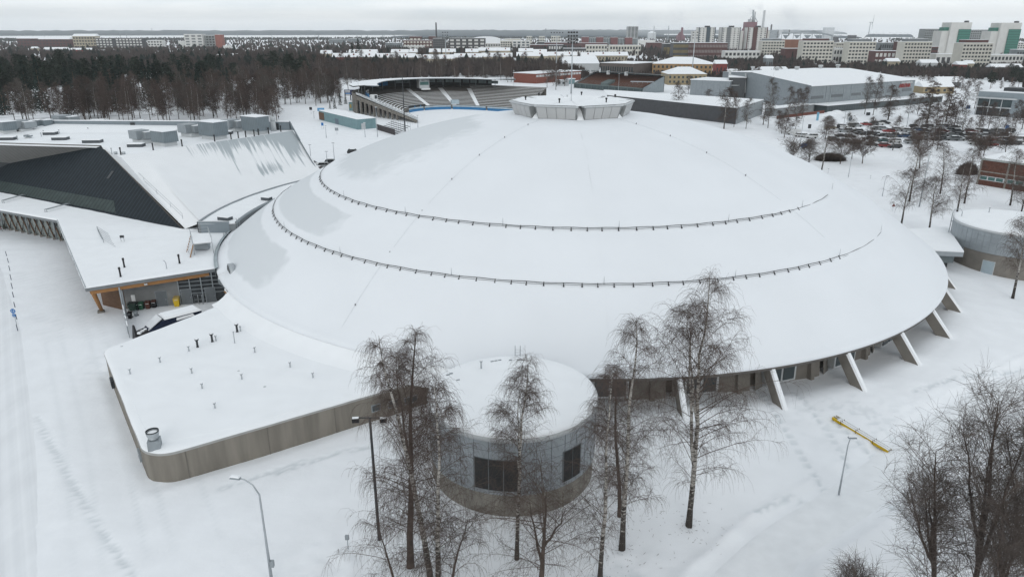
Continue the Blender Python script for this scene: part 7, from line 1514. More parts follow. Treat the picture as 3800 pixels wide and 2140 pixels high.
lamp('Q', 1290, 756, 1365, 382, 'very tall grey pole rising between the birches right of the dome', (0, 0), .11, .8)
lamp('Q', 1041, 686, 1063, 548, 'street lamp on the open snow right of the dome', (.5, 0), .06)
lamp('Q', 813, 556, 833, 388, 'lamp post below the row of three dark trees', (0, 0), .06)
lamp('Q', 672, 556, 678, 500, 'short post at the dome outline', (0, 0), .04, .3)
lamp('Q', 960, 569, 964, 546, 'stake in the snow between the two lamps', (0, 0), .04, .1)
for i, (c, xb, yb, xt, yt, lab) in enumerate((('PK', 690, 262, 718, 38, 'lamp post with blue sign at the head of the car park'), ('PK', 243, 425, 283, 95, 'lamp post left of the blue notice'), ('PK', 915, 400, 945, 190, 'lamp post amid the middle cars'), ('PK', 1350, 230, 1385, 20, 'lamp post left of the larches'), ('PK', 1875, 215, 1895, 20, 'lamp post right of the larches'), ('PK', 2120, 230, 2133, 130, 'lamp post with twin heads before the grey office'), ('PK', 495, 300, 500, 110, 'lamp post at the near car park corner'), ('PK', 1565, 390, 1600, 200, 'lamp post inside the packed rows'), ('C', 2440, 940, 2460, 800, 'lamp post at the right edge under the office'), ('S1', 285, 905, 280, 705, 'slim post in front of the teal shed'), ('S1', 460, 905, 432, 488, 'post at the right end of the teal shed'), ('S1', 1027, 775, 1015, 600, 'lamp with square head on the open snow by the stand'), ('H2', 1875, 600, 1853, 362, 'flagpole left of the lamp behind the slate hall'), ('H2', 2165, 575, 2150, 338, 'flagpole right of the lamp behind the slate hall'), ('H2', 2075, 615, 2057, 445, 'lamp post behind the end of the slate hall'), ('A', 2310, 870, 2302, 820, 'lamp left of the teal shed'), ('A', 2015, 870, 2010, 810, 'lamp further left of the teal shed'), ('S1', 215, 585, 190, 112, 'dark pole before the raking beam of the stand'), ('B', 1400, 650, 1395, 520, 'thin pole at the right end of the grandstand'), ('B', 2168, 700, 2172, 545, 'dark pole before the small stand'), ('H2', 2062, 275, 2055, 120, 'lamp between slate hall and teal shed'))):
    lamp(c, xb, yb, xt, yt, lab, (0, 0), .09, .9)
p = G('S1', 845, 830, 0); h_ = Hat('S1', 808, 60, p); o = thing('floodlight_mast', 'slender dark mast standing before the grandstand benches', 'floodlight', (p.x, p.y, 0), 'floodlight masts round the sports ground'); b = MB(); b.tube([p, p+Vector((0, 0, h_))], [.25, .13], 6); b.build('pole', DARKM, o); b = MB(); b.box(p+Vector((0, 0, h_)), (1.6, .3, .25)); b.build('lamp_frame', DARKM, o)
def board(c, xb, yb, xt, yt, w_, hh, m, label, legs=1, group='small signs on posts', rz=0):
    p = G(c, xb, yb, 0); h_ = Hat(c, xt, yt, p); o = thing('sign_post', label, 'sign', (p.x, p.y, 0), group); b = MB(); b.box(p+Vector((0, 0, h_-hh/2)), (w_, .1, hh), rz); b.build('sign_panel', m, o)
    for k in range(legs): dx = 0 if legs == 1 else (-w_*.4, w_*.4)[k]; b = MB(); b.tube([p+Vector((dx, .07, 0)), p+Vector((dx, .07, h_-.05))], .05, 5); b.build('post', GALV, o)
    return o
SB = mat('sign_blue_bright', (.03, .16, .42), .5, .05, 1)
board('PK', 287, 425, 287, 372, 2.0, 1.3, SB, 'blue notice on the snow below the white cars'); board('PK', 342, 240, 342, 172, 1.2, 1.6, DARKM, 'dark square sign above the white cars'); board('PK', 638, 250, 641, 172, 1.2, 1.6, DARKM, 'dark square sign left of the upper car row'); board('PK', 953, 90, 953, 48, 1.8, 1.4, DARKM, 'dark sign near the arena wing'); board('PK', 765, 150, 768, 100, 1.3, 1.5, mat('slate_blue_door', (.12, .16, .2)), 'blue grey sign near the upper car row'); board('PK', 2394, 235, 2397, 178, 1.4, 1.7, SB, 'blue square sign below the grey office'); board('W6', 760, 860, 775, 610, 1.8, 1.6, SB, 'blue sign on two legs left of the grey office', 2); board('W4', 190, 855, 168, 595, .9, 1.2, SB, 'blue sign on two legs before the teal shed', 2); board('AR', 1372, 560, 1376, 480, 1.0, 4.0, mat('sky_sign', (.16, .36, .5), .5, .05, 1), 'pale blue banner sign by the arena ramp'); board('H2', 2195, 230, 2198, 150, 1.3, 1.1, GREYM, 'grey board left of the teal shed posts'); board('A', 2288, 840, 2288, 788, 1.3, 1.3, BLACK, 'black square sign before the snow field')
# round blue sign with pictograms
p = G('K1', 200, 1142, 0); h_ = Hat('K1', 160, 948, p); o = thing('round_sign', 'round blue footpath sign above a small blue plate, beside the row of dark stakes', 'sign', (p.x, p.y, 0)); b = MB(); b.tube([p, p+Vector((0, 0, h_-.1))], .035, 6); b.build('post', GALV, o)
fdn = Vector((0, -1, 0)); c_ = p+Vector((0, -.06, h_-.33)); b = MB(); b.tube([c_+Vector((0, .02, 0)), c_-Vector((0, .02, 0))], .33, 28); dk_ = b.build('sign_disc', SB, o)
b = MB()
for (dx, s_) in ((-.13, .8), (.13, 1)): q = c_+Vector((dx, -.03, 0)); b.tube([q+Vector((0, 0, -.2*s_)), q+Vector((0, 0, .12*s_))], .03, 5); b.tube([q+Vector((0, 0, .17*s_)), q+Vector((0, 0, .23*s_))], .035, 6); b.tube([q+Vector((0, 0, .08)), q+Vector((.09, 0, -.02))], .014, 4)
b.build('white_figures', WHITE, dk_)
b = MB(); q = p+Vector((0, -.06, h_-.95)); b.box(q, (.42, .03, .42)); pt = b.build('lower_plate', SB, o); b = MB(); b.tube([q+Vector((.0, -.02, .14)), q+Vector((0, -.02, -.12))], .018, 4); b.tube([q+Vector((-.09, -.02, -.03)), q+Vector((0, -.02, -.14)), q+Vector((.09, -.02, -.03))], .018, 4); b.build('white_arrow', WHITE, pt)
NV = mat('navy_stake', (.02, .035, .06), .5, .1, 1)
for i, (x, y, yt) in enumerate(((78, 317, 265), (101, 400, 346), (119, 497, 435), (134, 604, 540), (149, 711, 642), (163, 813, 750), (180, 934, 871), (201, 1077, 1015), (214, 1218, 1140))):
    p = G('K1', x, y, 0); h_ = Hat('K1', x-9, yt, p); b = MB(); b.tube([p-Vector((0, 0, .1)), p+Vector((0, 0, h_))], .05, 6)
    one('stake', ['topmost', 'second', 'third', 'fourth', 'fifth', 'sixth', 'seventh', 'eighth', 'nearest'][i]+' of the dark stakes in a line along the track at left', 'stake', b, NV, 'dark stakes along the track')
p = G('K2', 362, 265, 0); h_ = Hat('K2', 365, 172, p); o = thing('warning_sign', 'triangular warning sign seen from behind at the rim of the dome', 'sign', (p.x, p.y, 0)); b = MB(); b.tube([p, p+Vector((0, 0, h_))], .035, 5); b.build('post', GALV, o); b = MB(); q = p+Vector((0, -.05, h_-.45)); b.add([q+Vector((-.42, 0, -.3)), q+Vector((.42, 0, -.3)), q+Vector((0, 0, .45)), q+Vector((-.42, .03, -.3)), q+Vector((.42, .03, -.3)), q+Vector((0, .03, .45))], [(0, 1, 2), (5, 4, 3), (0, 3, 4, 1), (1, 4, 5, 2), (2, 5, 3, 0)]); b.build('triangle', mat('sign_back', (.2, .07, .06), .6, .1, 1), o)
p = G('M', 1384, 1306, 0); h_ = Hat('M', 1380, 1236, p); o = thing('marker_post', 'short post with a grey box beside the leaning birch', 'post', (p.x, p.y, 0)); b = MB(); b.tube([p, p+Vector((0, 0, h_))], .035, 5); b.build('post', GREYM, o); b = MB(); b.box(p+Vector((0, 0, h_-.15)), (.28, .2, .35)); b.build('box', GREYM, o)
# yellow beams
ya, yb2 = G('R', 452, 775, .45), G('R', 698, 903, .2); ya.z = gz(ya.x, ya.y); yb2.z = gz(yb2.x, yb2.y)+.02; yd = (yb2-ya).normalized(); yn_ = Vector((-yd.y, yd.x, 0)); Ly = (yb2-ya).length
for k, (off, z, lab, m) in enumerate(((0, .0, 'front yellow steel beam lying in the snow', YELL), (.25, .04, 'middle pale beam with a white snow crust', mat('pale_beam', (.5, .47, .4), .6, .1, 1)), (.62, .0, 'rear beam nearly hidden under snow', mat('pale_beam', (.5, .47, .4), .6, .1, 1)))):
    o = thing('steel_beam', lab, 'beam', tuple(ya+yn_*off), 'steel beams lying in the snow'); s_ = ya+yn_*off; 
    e_ = s_+yd*Ly; b = MB()
    for (z0_, z1_, w_) in ((0, .04, .07), (.04, .22, .03), (.22, .26, .07)): b.hexa([s_-yn_*w_+Vector((0, 0, z0_+z)), e_-yn_*w_+Vector((0, 0, z0_+z)), e_+yn_*w_+Vector((0, 0, z0_+z)), s_+yn_*w_+Vector((0, 0, z0_+z))], [s_-yn_*w_+Vector((0, 0, z1_+z)), e_-yn_*w_+Vector((0, 0, z1_+z)), e_+yn_*w_+Vector((0, 0, z1_+z)), s_+yn_*w_+Vector((0, 0, z1_+z))])
    b.build('beam', m, o)
    if 1: b = MB(); w_ = .10 if k else .045; b.hexa([s_+yd*.5-yn_*w_+Vector((0, 0, .26+z)), e_-yn_*w_+Vector((0, 0, .26+z)), e_+yn_*w_+Vector((0, 0, .26+z)), s_+yd*.5+yn_*w_+Vector((0, 0, .26+z))], [s_+yd*.6-yn_*.08+Vector((0, 0, .33+z)), e_-yn_*.08+Vector((0, 0, .33+z)), e_+yn_*.08+Vector((0, 0, .33+z)), s_+yd*.6+yn_*.08+Vector((0, 0, .33+z))]); b.build('snow', SNOWR, o)
    for t in (.18, .45, .75): q = s_+yd*Ly*t; b = MB(); b.tube([q-yn_*.2+Vector((0, 0, .1)), q-yn_*.25+Vector((0, 0, .5))], .03, 4); b.build('lug', WOODD, o)
# people
def person(c, xb, yb, label, coat, rz=0.0):
    p = G(c, xb, yb, 0); V = [(0, 0, .95), (0, 0, 1.15), (0, 0, 1.4), (0, 0, 1.52), (0, .01, 1.66), (-.09, 0, .9), (-.12, -.12, .5), (-.11, -.02, .06), (-.11, -.14, .03), (.09, 0, .9), (.11, .14, .5), (.1, .3, .1), (.1, .22, .03), (-.2, 0, 1.38), (-.25, .06, 1.1), (-.22, -.02, .88), (.2, 0, 1.38), (.25, -.06, 1.1), (.22, -.14, .92)]
    E_ = [(0, 1), (1, 2), (2, 3), (3, 4), (0, 5), (5, 6), (6, 7), (7, 8), (0, 9), (9, 10), (10, 11), (11, 12), (2, 13), (13, 14), (14, 15), (2, 16), (16, 17), (17, 18)]; R_ = [.16, .17, .18, .07, .12, .11, .075, .05, .05, .11, .075, .05, .05, .08, .06, .045, .08, .06, .045]
    me = bpy.data.meshes.new('person'); me.from_pydata(V, E_, []); o = bpy.data.objects.new('person', me); COL.objects.link(o); m = o.modifiers.new('skin', 'SKIN'); 
    if not me.skin_vertices: me.attributes  # layer is made by the modifier below
    try:
        bm_ = __import__('bmesh').new(); bm_.from_mesh(me); bm_.verts.layers.skin.verify(); bm_.to_mesh(me); bm_.free()
        for i, sv in enumerate(me.skin_vertices[0].data): sv.radius = (R_[i], R_[i]*.85); sv.use_root = (i == 0)
    except Exception as ex: print('skin', ex)
    o.modifiers.new('sub', 'SUBSURF').levels = 1; o.modifiers['sub'].render_levels = 1
    bpy.context.view_layer.update(); dg = bpy.context.evaluated_depsgraph_get(); m2 = bpy.data.meshes.new_from_object(o.evaluated_get(dg)); bpy.data.objects.remove(o)
    o = bpy.data.objects.new('person', m2); COL.objects.link(o); m2.materials.clear(); m2.materials.append(coat); o.location = (p.x, p.y, 0); o.rotation_euler = (0, 0, rz); tag(o, label, 'person'); return o
person('A', 2050, 878, 'person in dark clothes walking on the snow left of the teal shed', DARKM, .8)
person('PK', 150, 437, 'person in a dark coat walking behind the dark bush near the dome', NV, -.6)
# ramp with red wall, mounds near the arena
b = MB(); a_, b_ = G('PK', 20, 115, 0), G('PK', 590, 100, 0); r0_, r1_ = G('AR', 990, 545, 0), G('AR', 1440, 490, 0)
b.wall(r0_, r1_, 0, 1.3, .4); one('red_ramp_wall', 'low rust red ramp wall in the snow before the arena', 'wall', b, mat('rust_wall', (.16, .06, .045), .8, .2, .5))
for i, (x, y, w_, h_) in enumerate(((1500, 500, 3, 1.2), (1560, 490, 3.5, 1.4), (1430, 520, 2, .9), (2430, 320, 4, 1.2))):
    p = G('AR', x, y, 0); b = MB(); b.smooth = True; b.lathe((p.x, p.y, 0), [(w_, -.1), (w_*.8, h_*.3), (w_*.5, h_*.8), (w_*.2, h_), (.01, h_*1.02)], 14)
    o = one('snow_pile', ['ploughed snow pile by the arena ramp, left of two big ones', 'biggest ploughed snow pile by the arena ramp', 'small snow pile next to the ramp wall', 'snow pile at the far end of the arena'][i], 'snow pile', b, SNOW, 'ploughed snow piles')
# ================================================================ TOWN
def tw(name, label, c, xl, xr, yt, Y, depth, m, wins=None, winm=None, roofk='flat', rh=2, cat='building', group=None, skew=0.0, ws=(.5, .5), snow=None, winz=None):
    pl, pr = Py(c, xl, yt, Y), Py(c, xr, yt, Y+skew); z = (pl.z+pr.z)/2
    return bld(name, label, cat, (pl.x, pl.y), (pr.x, pr.y), depth, max(3, z), m, roofk, z0=0, wins=wins, winm=winm, rh=rh, group=group, over=.0 if roofk == 'flat' else .5, snow=snow or SNOWR, ws=ws, winz=winz)
PAN = mat('white_panel', (.60, .60, .58), .7, .06, .2); PAN2 = mat('cream_panel', (.55, .535, .48), .7, .06, .2); CREAM = mat('cream_plaster', (.37, .33, .25), .8, .08, .2); ROOFG = mat('grey_roof', (.17, .19, .20), .6, .2, .1)
DRED = mat('dark_red_facade', (.10, .05, .048), .8, .12, .2); ORB = mat('orange_brick', (.24, .12, .085), .8, .12, .2); DKF = mat('dark_facade', (.06, .062, .066), .6, .2, .2); SLB = mat('slate_blue_facade', (.06, .085, .10), .6, .15, .2); GRN = rib('green_glass_bands', (.05, .19, .15), (0, 0, 1), 3.2, .45, .3, dark=.45); BALC = rib('balcony_bands', (.12, .13, .135), (0, 0, 1), 3.0, .45, .5, dark=2.2); WIN = mat('dark_window', (.035, .042, .047), .3, .3, .1)
g_ = 'white tower blocks'
def tower(x0, x1, xm0, xm1, yt, c, Y, lab, trim, wing=None):
    o, A, B, d, n, rf = tw('tower_block', lab, c, x0, x1, yt, Y, 18, PAN, (12, 5), WIN, 'flat', group=g_, ws=(.35, .4), snow=ROOFG)
    z = Py(c, x0, yt, Y).z; pa_, pb_ = Py(c, xm0, yt, Y-1.0), Py(c, xm1, yt, Y-1.0); b = MB(); b.wall(pa_, pb_, 0, z+.6, 1.2, -.3); b.build('balcony_stack', trim, o)
    for xx in (x0+2, x1-6): p = Py(c, xx, yt, Y-.6); b = MB(); b.wall(p, p+Vector((1.4, 0, 0)), 0, z+.4, .8, -.2); b.build('corner_strip', trim, o)
    b = MB(); q = Py(c, (x0+x1)/2, yt, Y+8); b.box((q.x, q.y, z+1.5), (8, 6, 2.6)); b.build('lift_room', DKF, o)
    if wing:
        w0_, w1_, wy = wing; pl, pr = Py(c, w0_, wy, Y+2), Py(c, w1_, wy, Y+2); b = MB(); b.prism([Vector(pl[:2]), Vector(pr[:2]), Vector((pr.x, pr.y+16)), Vector((pl.x, pl.y+16))], 0, pl.z); b.build('side_wing', PAN, o)
    return o
tower(345, 572, 455, 505, 305, 'I1', 1300, 'left one of three white tower blocks, with blue grey balconies', SLB, (270, 340, 355))
tower(660, 915, 735, 785, 305, 'I1', 1290, 'middle one of three white tower blocks, dark balcony stack', BALC, (885, 955, 350))
tower(1015, 1285, 1095, 1150, 305, 'I1', 1280, 'right one of three white tower blocks, maroon roof edge before the mill', DRED, (1255, 1315, 350))
for (x0, x1, g0_, g1_, yt, xw0, xw1, yw, lab) in ((1590, 1872, 1690, 1855, 92, 1455, 1592, 203, 'white tower with green glass front, left one of the pair'), (2272, 2553, 2375, 2540, 97, 2132, 2275, 208, 'white tower with green glass front, right one of the pair')):
    o, A, B, d, n, rf = tw('tower_block', lab, 'I2', x0, x1, yt, 1000, 22, PAN, None, group='green glazed towers', snow=PAN)
    z = Py('I2', x0, yt, 1000).z; zg = Py('I2', g0_, 182, 1000).z; a_, b_ = Py('I2', g0_, 182, 999), Py('I2', g1_, 182, 999); b = MB(); b.wall(a_, b_, 2, zg, .6, -.2); b.build('green_front', GRN, o)
    pl, pr = Py('I2', xw0, yw, 1003), Py('I2', xw1+6, yw, 1003); b = MB(); b.prism([Vector(pl[:2]), Vector(pr[:2]), Vector((pr.x, pr.y+20)), Vector((pl.x, pl.y+20))], 0, pl.z); b.build('side_wing', PAN, o)
    b = MB(); b.box(((pl.x+pr.x)/2, pl.y+6, pl.z+2.2), (abs(pr.x-pl.x)*.7, 10, 4.4)); b.build('green_penthouse', GRN, o)
    q = Py('I2', x0+200, yt, 1006); b = MB(); b.box((q.x, q.y, z+1.2), (4, 4, 2.6)); b.build('roof_plant', DKF, o)
    p = Py('I2', xw1-25, 230, 1001.5); b = MB(); b.wall(p, p+Vector((.6, 0, 0)), 4, pl.z-3, .3, -.4); b.build('dark_joint', DKF, o)  # dark upright strip on the side wing
for (x0, x1, yt, Y, lab) in ((1232, 1450, 180, 1180, 'grey patterned tower left of the green glazed pair'), (1858, 2120, 192, 1200, 'grey patterned tower between the green glazed pair')):
    tw('tower_block', lab, 'I2', x0, x1, yt, Y, 18, mat('grey_panel', (.27, .29, .29), .7, .15, .05), (11, 9), WIN, group='grey patterned towers', ws=(.55, .45), snow=ROOFG)
# slab apartment blocks in a row
for i, (c, x0, x1, yt, Y, m, lab, k1, k2) in enumerate((('I1', 1215, 1522, 488, 1050, PAN2, 'cream slab block right of the three tower blocks', 6, 8), ('I1', 1775, 2190, 490, 915, PAN2, 'cream slab block with dark balcony bands, second from left in the row', 6, 9), ('I2', 200, 562, 352, 895, PAN2, 'cream slab block with curved ribbon windows, third in the row', 6, 8), ('I2', 955, 1330, 352, 815, PAN2, 'cream slab block with grey roof storey, fourth in the row', 7, 9), ('I2', 1755, 2160, 370, 745, PAN2, 'cream slab block with maroon roof storey, before the green towers', 7, 9))):
    pl = Py(c, x0, yt, Y); o, A, B, d, n, rf = tw('apartment_block', lab, c, x0, x1, yt, Y, 16, m, (k1, k2), WIN, group='cream slab blocks', ws=(.66, .5))
    L = (B-A).length; b = MB(); b.prism([A+d*L*.1+n*1.5, A+d*L*.85+n*1.5, A+d*L*.85+n*14, A+d*L*.1+n*14], pl.z+.3, pl.z+2.9); b.build('roof_storey', (DRED if i in (1, 4) else ROOFG), o)
    b = MB(); b.prism([A+d*L*.1+n*1.2, A+d*L*.85+n*1.2, A+d*L*.85+n*14, A+d*L*.1+n*14], pl.z+2.9, pl.z+3.15); b.build('roof_snow', SNOWR, o)
MISC = [
 ('I1', 0, 205, 515, 1010, DKF, (3, 14), 'dark block with yellowish windows at the left of the maroon block', 20, mat('amber_window', (.22, .17, .07), .4, .2, .1)),
 ('I1', 205, 740, 515, 1015, DRED, (3, 26), 'long maroon brick block with rows of tall windows', 20, mat('pale_window', (.25, .22, .21), .4, .2, .1)),
 ('I1', 700, 1185, 628, 930, PAN, (2, 9), 'low white block in front of the tower blocks', 14, None),
 ('I1', 1510, 1800, 468, 1130, ORB, None, 'plain orange brick wall block behind the cream slabs', 24, None), ('I1', 1525, 1765, 592, 960, DRED, None, 'brown block half hidden by trees under the orange wall', 16, None),
 ('I1', 2105, 2200, 590, 960, PAN2, (3, 3), 'small cream block right of the second slab', 14, None), ('I1', 2195, 2390, 590, 930, PAN, (2, 5), 'white low block with glazed corner', 14, None), ('I1', 2225, 2400, 510, 1150, PAN2, (4, 7), 'cream block behind the white low one', 14, None),
 ('I2', 550, 940, 480, 850, DRED, (2, 7), 'low block with maroon attic and white front', 16, PAN), ('I2', 860, 965, 350, 1050, DRED, None, 'maroon stair tower left of the fourth slab', 12, None), ('I2', 615, 860, 365, 1150, ROOFG, (2, 8), 'long grey block behind the third slab', 14, None), ('I2', 1320, 1410, 420, 900, DRED, (4, 4), 'dark red block between slab and green tower', 14, None), ('I2', 1380, 1740, 520, 820, PAN, (1, 5), 'low white shop block below the left green tower', 14, DKF), ('I2', 2130, 2576, 530, 790, PAN, (2, 9), 'low white block at the right edge', 14, None), ('I2', 2490, 2700, 460, 870, ROOFG, (2, 6), 'grey low block at the far right edge', 14, None), ('I2', 2500, 2640, 360, 1300, PAN, (5, 4), 'pale block at the right edge behind the tower', 14, None),
 ('J2', 350, 572, 248, 1390, PAN, (4, 4), 'white block with dark vertical window strips', 16, SLB), ('J2', 1820, 1955, 65, 2300, mat('lattice_facade', (.30, .31, .31), .7, .2, .05), (14, 3), 'lone lattice fronted high rise in the middle distance', 25, WIN),
 ('J1', 1565, 1725, 218, 1340, DKF, (7, 6), 'charcoal block left of the big framed building', 20, mat('grey_slot', (.12, .125, .13), .5, .2, .1)), ('J1', 1772, 2235, 215, 1350, DKF, (4, 6), 'big building with white framed window fields', 22, PAN), ('J1', 1190, 1560, 242, 1500, DRED, (3, 9), 'red brick block left of the charcoal one', 20, PAN2), ('J1', 1268, 1412, 192, 1560, DRED, (2, 3), 'taller red brick block with cream strip', 20, PAN2), ('J1', 1190, 1445, 315, 1380, PAN, None, 'low white hall under the red brick block', 20, None), ('J1', 1515, 1600, 190, 1600, DRED, None, 'small red block at the foot of the chimney', 10, None), ('J1', 2235, 2430, 280, 1330, PAN, (3, 6), 'white three storey block right of the framed building', 16, None), ('J1', 2430, 2576, 250, 1450, PAN2, (4, 5), 'beige block with balconies right of the white one', 16, None),
 ('J1', 960, 1150, 275, 1450, ROOFG, (1, 8), 'low snowy roofed hall left of the red brick block', 30, None), ('J1', 240, 420, 228, 2300, ROOFG, None, 'low pale hall far left on the plain', 40, None), ('J1', 480, 620, 222, 2400, ROOFG, None, 'low pale hall further right on the plain', 40, None),
 ('J2', 575, 810, 300, 1250, DRED, (2, 10), 'dark red block before the white one', 16, None), ('J2', 810, 1000, 300, 1200, DKF, (2, 6), 'dark block with white balconies in the centre', 16, PAN), ('J2', 1000, 1290, 345, 1100, DKF, (1, 9), 'long dark block with snowy terrace roof', 18, PAN), ('J2', 670, 760, 262, 1700, DKF, None, 'low dark block beyond the terrace', 16, None), ('J2', 760, 1150, 270, 1500, DRED, (1, 12), 'long maroon low block in the centre', 16, None), ('J2', 1290, 1560, 300, 1250, PAN2, (2, 7), 'cream block with arched openings', 16, None), ('J2', 1590, 1990, 305, 1200, PAN2, (2, 11), 'long cream block with light roof in the centre right', 18, None), ('J2', 1150, 1560, 275, 1650, DRED, None, 'dark low block under the red and grey row', 16, None), ('J2', 530, 600, 190, 2100, PAN2, (3, 3), 'small pale block far behind', 14, None), ('J2', 690, 760, 190, 2100, PAN2, (3, 3), 'small pale block under the crane', 14, None), ('J2', 845, 960, 188, 2100, PAN2, (3, 4), 'pale block behind the lamp grid', 14, None), ('J2', 250, 450, 222, 1900, PAN2, None, 'long pale low block left of centre', 20, None), ('J2', 145, 290, 240, 1700, PAN, (2, 6), 'white low block left of centre', 16, None),
 ('J2', 1930, 2170, 242, 2000, PAN, None, 'white industrial shed beyond the town', 30, None), ('J2', 2070, 2300, 270, 1500, DRED, None, 'maroon low shed right of the long cream block', 20, None), ('J2', 2280, 2576, 285, 1100, DKF, (1, 16), 'dark block with yellowish windows', 16, mat('amber_window', (.22, .17, .07))),  # last block has plain yellowish window colour
 ('A', 120, 282, 285, 1700, DRED, (3, 7), 'red brick block with gable at the far left', 20, None), ('A', 280, 505, 290, 1680, DRED, (3, 9), 'longer red brick block at the far left', 20, None), ('A', 530, 698, 268, 1650, CREAM, (4, 8), 'cream block with stepped gable left of centre', 20, None), ('A', 698, 822, 282, 1650, DKF, (4, 5), 'dark block with white frames right of the cream one', 16, PAN), ('A', 845, 1042, 282, 1620, DKF, (4, 8), 'long dark block with white balcony grid', 16, PAN), ('A', 1082, 1190, 298, 1620, PAN, (3, 5), 'white low block with dark slots', 14, None), ('A', 1350, 1486, 254, 1620, PAN, (5, 3), 'white block with ribbon balconies, far left town', 18, BALC), ('A', 1486, 1598, 262, 1630, mat('grey_panel', (.27, .29, .29)), (5, 5), 'grey balconied block next to the white ribbon block', 16, None), ('A', 1578, 1628, 256, 1615, mat('coral_wall', (.25, .10, .08), .7, .1, .2), None, 'coral red end wall block', 14, None), ('A', 1310, 1352, 305, 1700, PAN, None, 'small white silo block', 10, None), ('A', 1640, 1690, 338, 1500, PAN, None, 'low white shed right of the coral wall', 10, None)]
for i, (c, x0, x1, yt, Y, m, wn_, lab, dp, wm) in enumerate(MISC):
    rk = 'gable' if lab.startswith(('red brick block with gable', 'longer red', 'cream block with stepped')) else 'flat'
    tw('town_block', lab, c, x0, x1, yt, Y, dp, m, wn_, wm or WIN, roofk=rk, rh=5, ws=(.62, .55))
for k in range(4):
    tw('town_block', ['first', 'second', 'third', 'fourth'][k]+' maroon block from the left in the red and grey row', 'J2', 1235+k*185, 1325+k*185, 200+k*2, 1900, 18, mat('maroon_facade', (.15, .055, .055), .7, .1, .1), None, group='maroon and grey row')
    tw('town_block', ['first', 'second', 'third', 'fourth'][k]+' pale block from the left in the red and grey row', 'J2', 1325+k*185, 1415+k*178, 212+k*2, 1902, 16, mat('grey_panel', (.27, .29, .29)), (1, 4), SLB, group='maroon and grey row', ws=(.5, .8))
# terraces with snowy gable roofs
TR = [('J1', 285, 642, 457, 805, mat('barn_red', (.22, .055, .05), .8, .1, .3), 'red house terrace with red dormers at the left end'), ('J1', 645, 860, 455, 815, CREAM, 'ochre gabled block beside the red terrace'), ('J1', 862, 1335, 460, 810, CREAM, 'long cream terrace right of the ochre gable'), ('J1', 1340, 1835, 477, 780, CREAM, 'cream terrace behind the grandstand roof'), ('J1', 1838, 2190, 460, 820, CREAM, 'cream terrace right of the slanted mast'), ('J1', 2195, 2576, 452, 830, CREAM, 'cream terrace in the middle of the picture'), ('J2', 405, 800, 442, 850, CREAM, 'cream terrace with square windows, left of the slim mast'), ('J2', 805, 1170, 437, 860, CREAM, 'cream terrace between the two masts'), ('J2', 1230, 1400, 445, 870, CREAM, 'short cream terrace behind the white hall'), ('J2', 1405, 1820, 437, 880, CREAM, 'cream terrace at the right end of the row'),
 ('J1', 130, 265, 412, 960, CREAM, 'small cream house behind the red terrace'), ('J1', 495, 850, 402, 960, CREAM, 'back row terrace behind the ochre gable'), ('J1', 1035, 1250, 400, 960, CREAM, 'back row house, first past the ochre gable'), ('J1', 1270, 1360, 395, 970, CREAM, 'short back row house'), ('J1', 1520, 1660, 392, 960, CREAM, 'back row house left of the slanted mast'), ('J1', 1690, 1850, 392, 960, CREAM, 'back row house at the slanted mast'), ('J1', 1985, 2140, 392, 970, CREAM, 'back row house right of the slanted mast'), ('J1', 2150, 2400, 375, 1020, CREAM, 'far row house below the white block'), ('J1', 2410, 2576, 375, 1030, CREAM, 'far row house by the dark spruce'), ('J2', 430, 610, 385, 1010, CREAM, 'far row house right of the spruce'), ('J2', 620, 785, 400, 960, CREAM, 'back row house before the dark red block')]
for i, (c, x0, x1, ye, Y, m, lab) in enumerate(TR):
    o, A, B, d, n, rf = tw('terrace_house', lab, c, x0, x1, ye, Y, 12, m, (2, max(4, int((x1-x0)/38))), WIN, 'gable', 4.2, group='terraces with snowy gable roofs', ws=(.4, .45))
    L = (B-A).length; z = Py(c, x0, ye, Y).z
    for k in range(max(1, int(L/14))):
        q = A+d*(L*(k+.5)/max(1, int(L/14)))+n*3.2; b = MB(); b.box((q.x, q.y, z+2.6), (1.4, 1.6, 2.0)); b.build('chimney' if i else 'dormer', BRICK, o)
# scattered houses among the trees
HS = [('A', 225, 265, 357, 1400), ('A', 320, 490, 362, 1350), ('A', 515, 670, 368, 1250), ('A', 675, 770, 380, 1250), ('A', 340, 402, 448, 900), ('A', 418, 532, 458, 860), ('A', -20, 62, 590, 600), ('A', -20, 65, 665, 540), ('A', 800, 835, 400, 1150), ('A', 1080, 1160, 400, 1150), ('A', 1225, 1300, 390, 1200), ('A', 1590, 1660, 418, 1000), ('A', 1690, 1760, 412, 1000), ('A', 1885, 1950, 412, 1010), ('A', 2350, 2440, 405, 1050), ('A', 1570, 1625, 530, 700), ('A', 1770, 1830, 570, 640), ('A', 2040, 2120, 530, 690), ('I1', 580, 730, 800, 640), ('I1', 1270, 1360, 725, 760), ('I2', 720, 880, 620, 740), ('I2', 1180, 1400, 640, 720), ('I2', 1680, 1800, 665, 700), ('I2', 2150, 2560, 700, 690), ('I2', 1800, 1900, 650, 730)]
for i, (c, x0, x1, ye, Y) in enumerate(HS):
    m = [CREAM, LIGHTG, mat('barn_red', (.22, .055, .05)), ROOFG][i % 4]; where = 'left town' if c == 'A' else 'gardens behind the arena'
    tw('garden_house', f'{["cream", "grey", "red", "slate"][i % 4]} house with snowy gable roof half hidden by trees in the {where}', c, x0, x1, ye, Y, 10, m, (1, 3), WIN, 'gable', 3.0, 'house', 'houses half hidden among the trees', ws=(.35, .5))
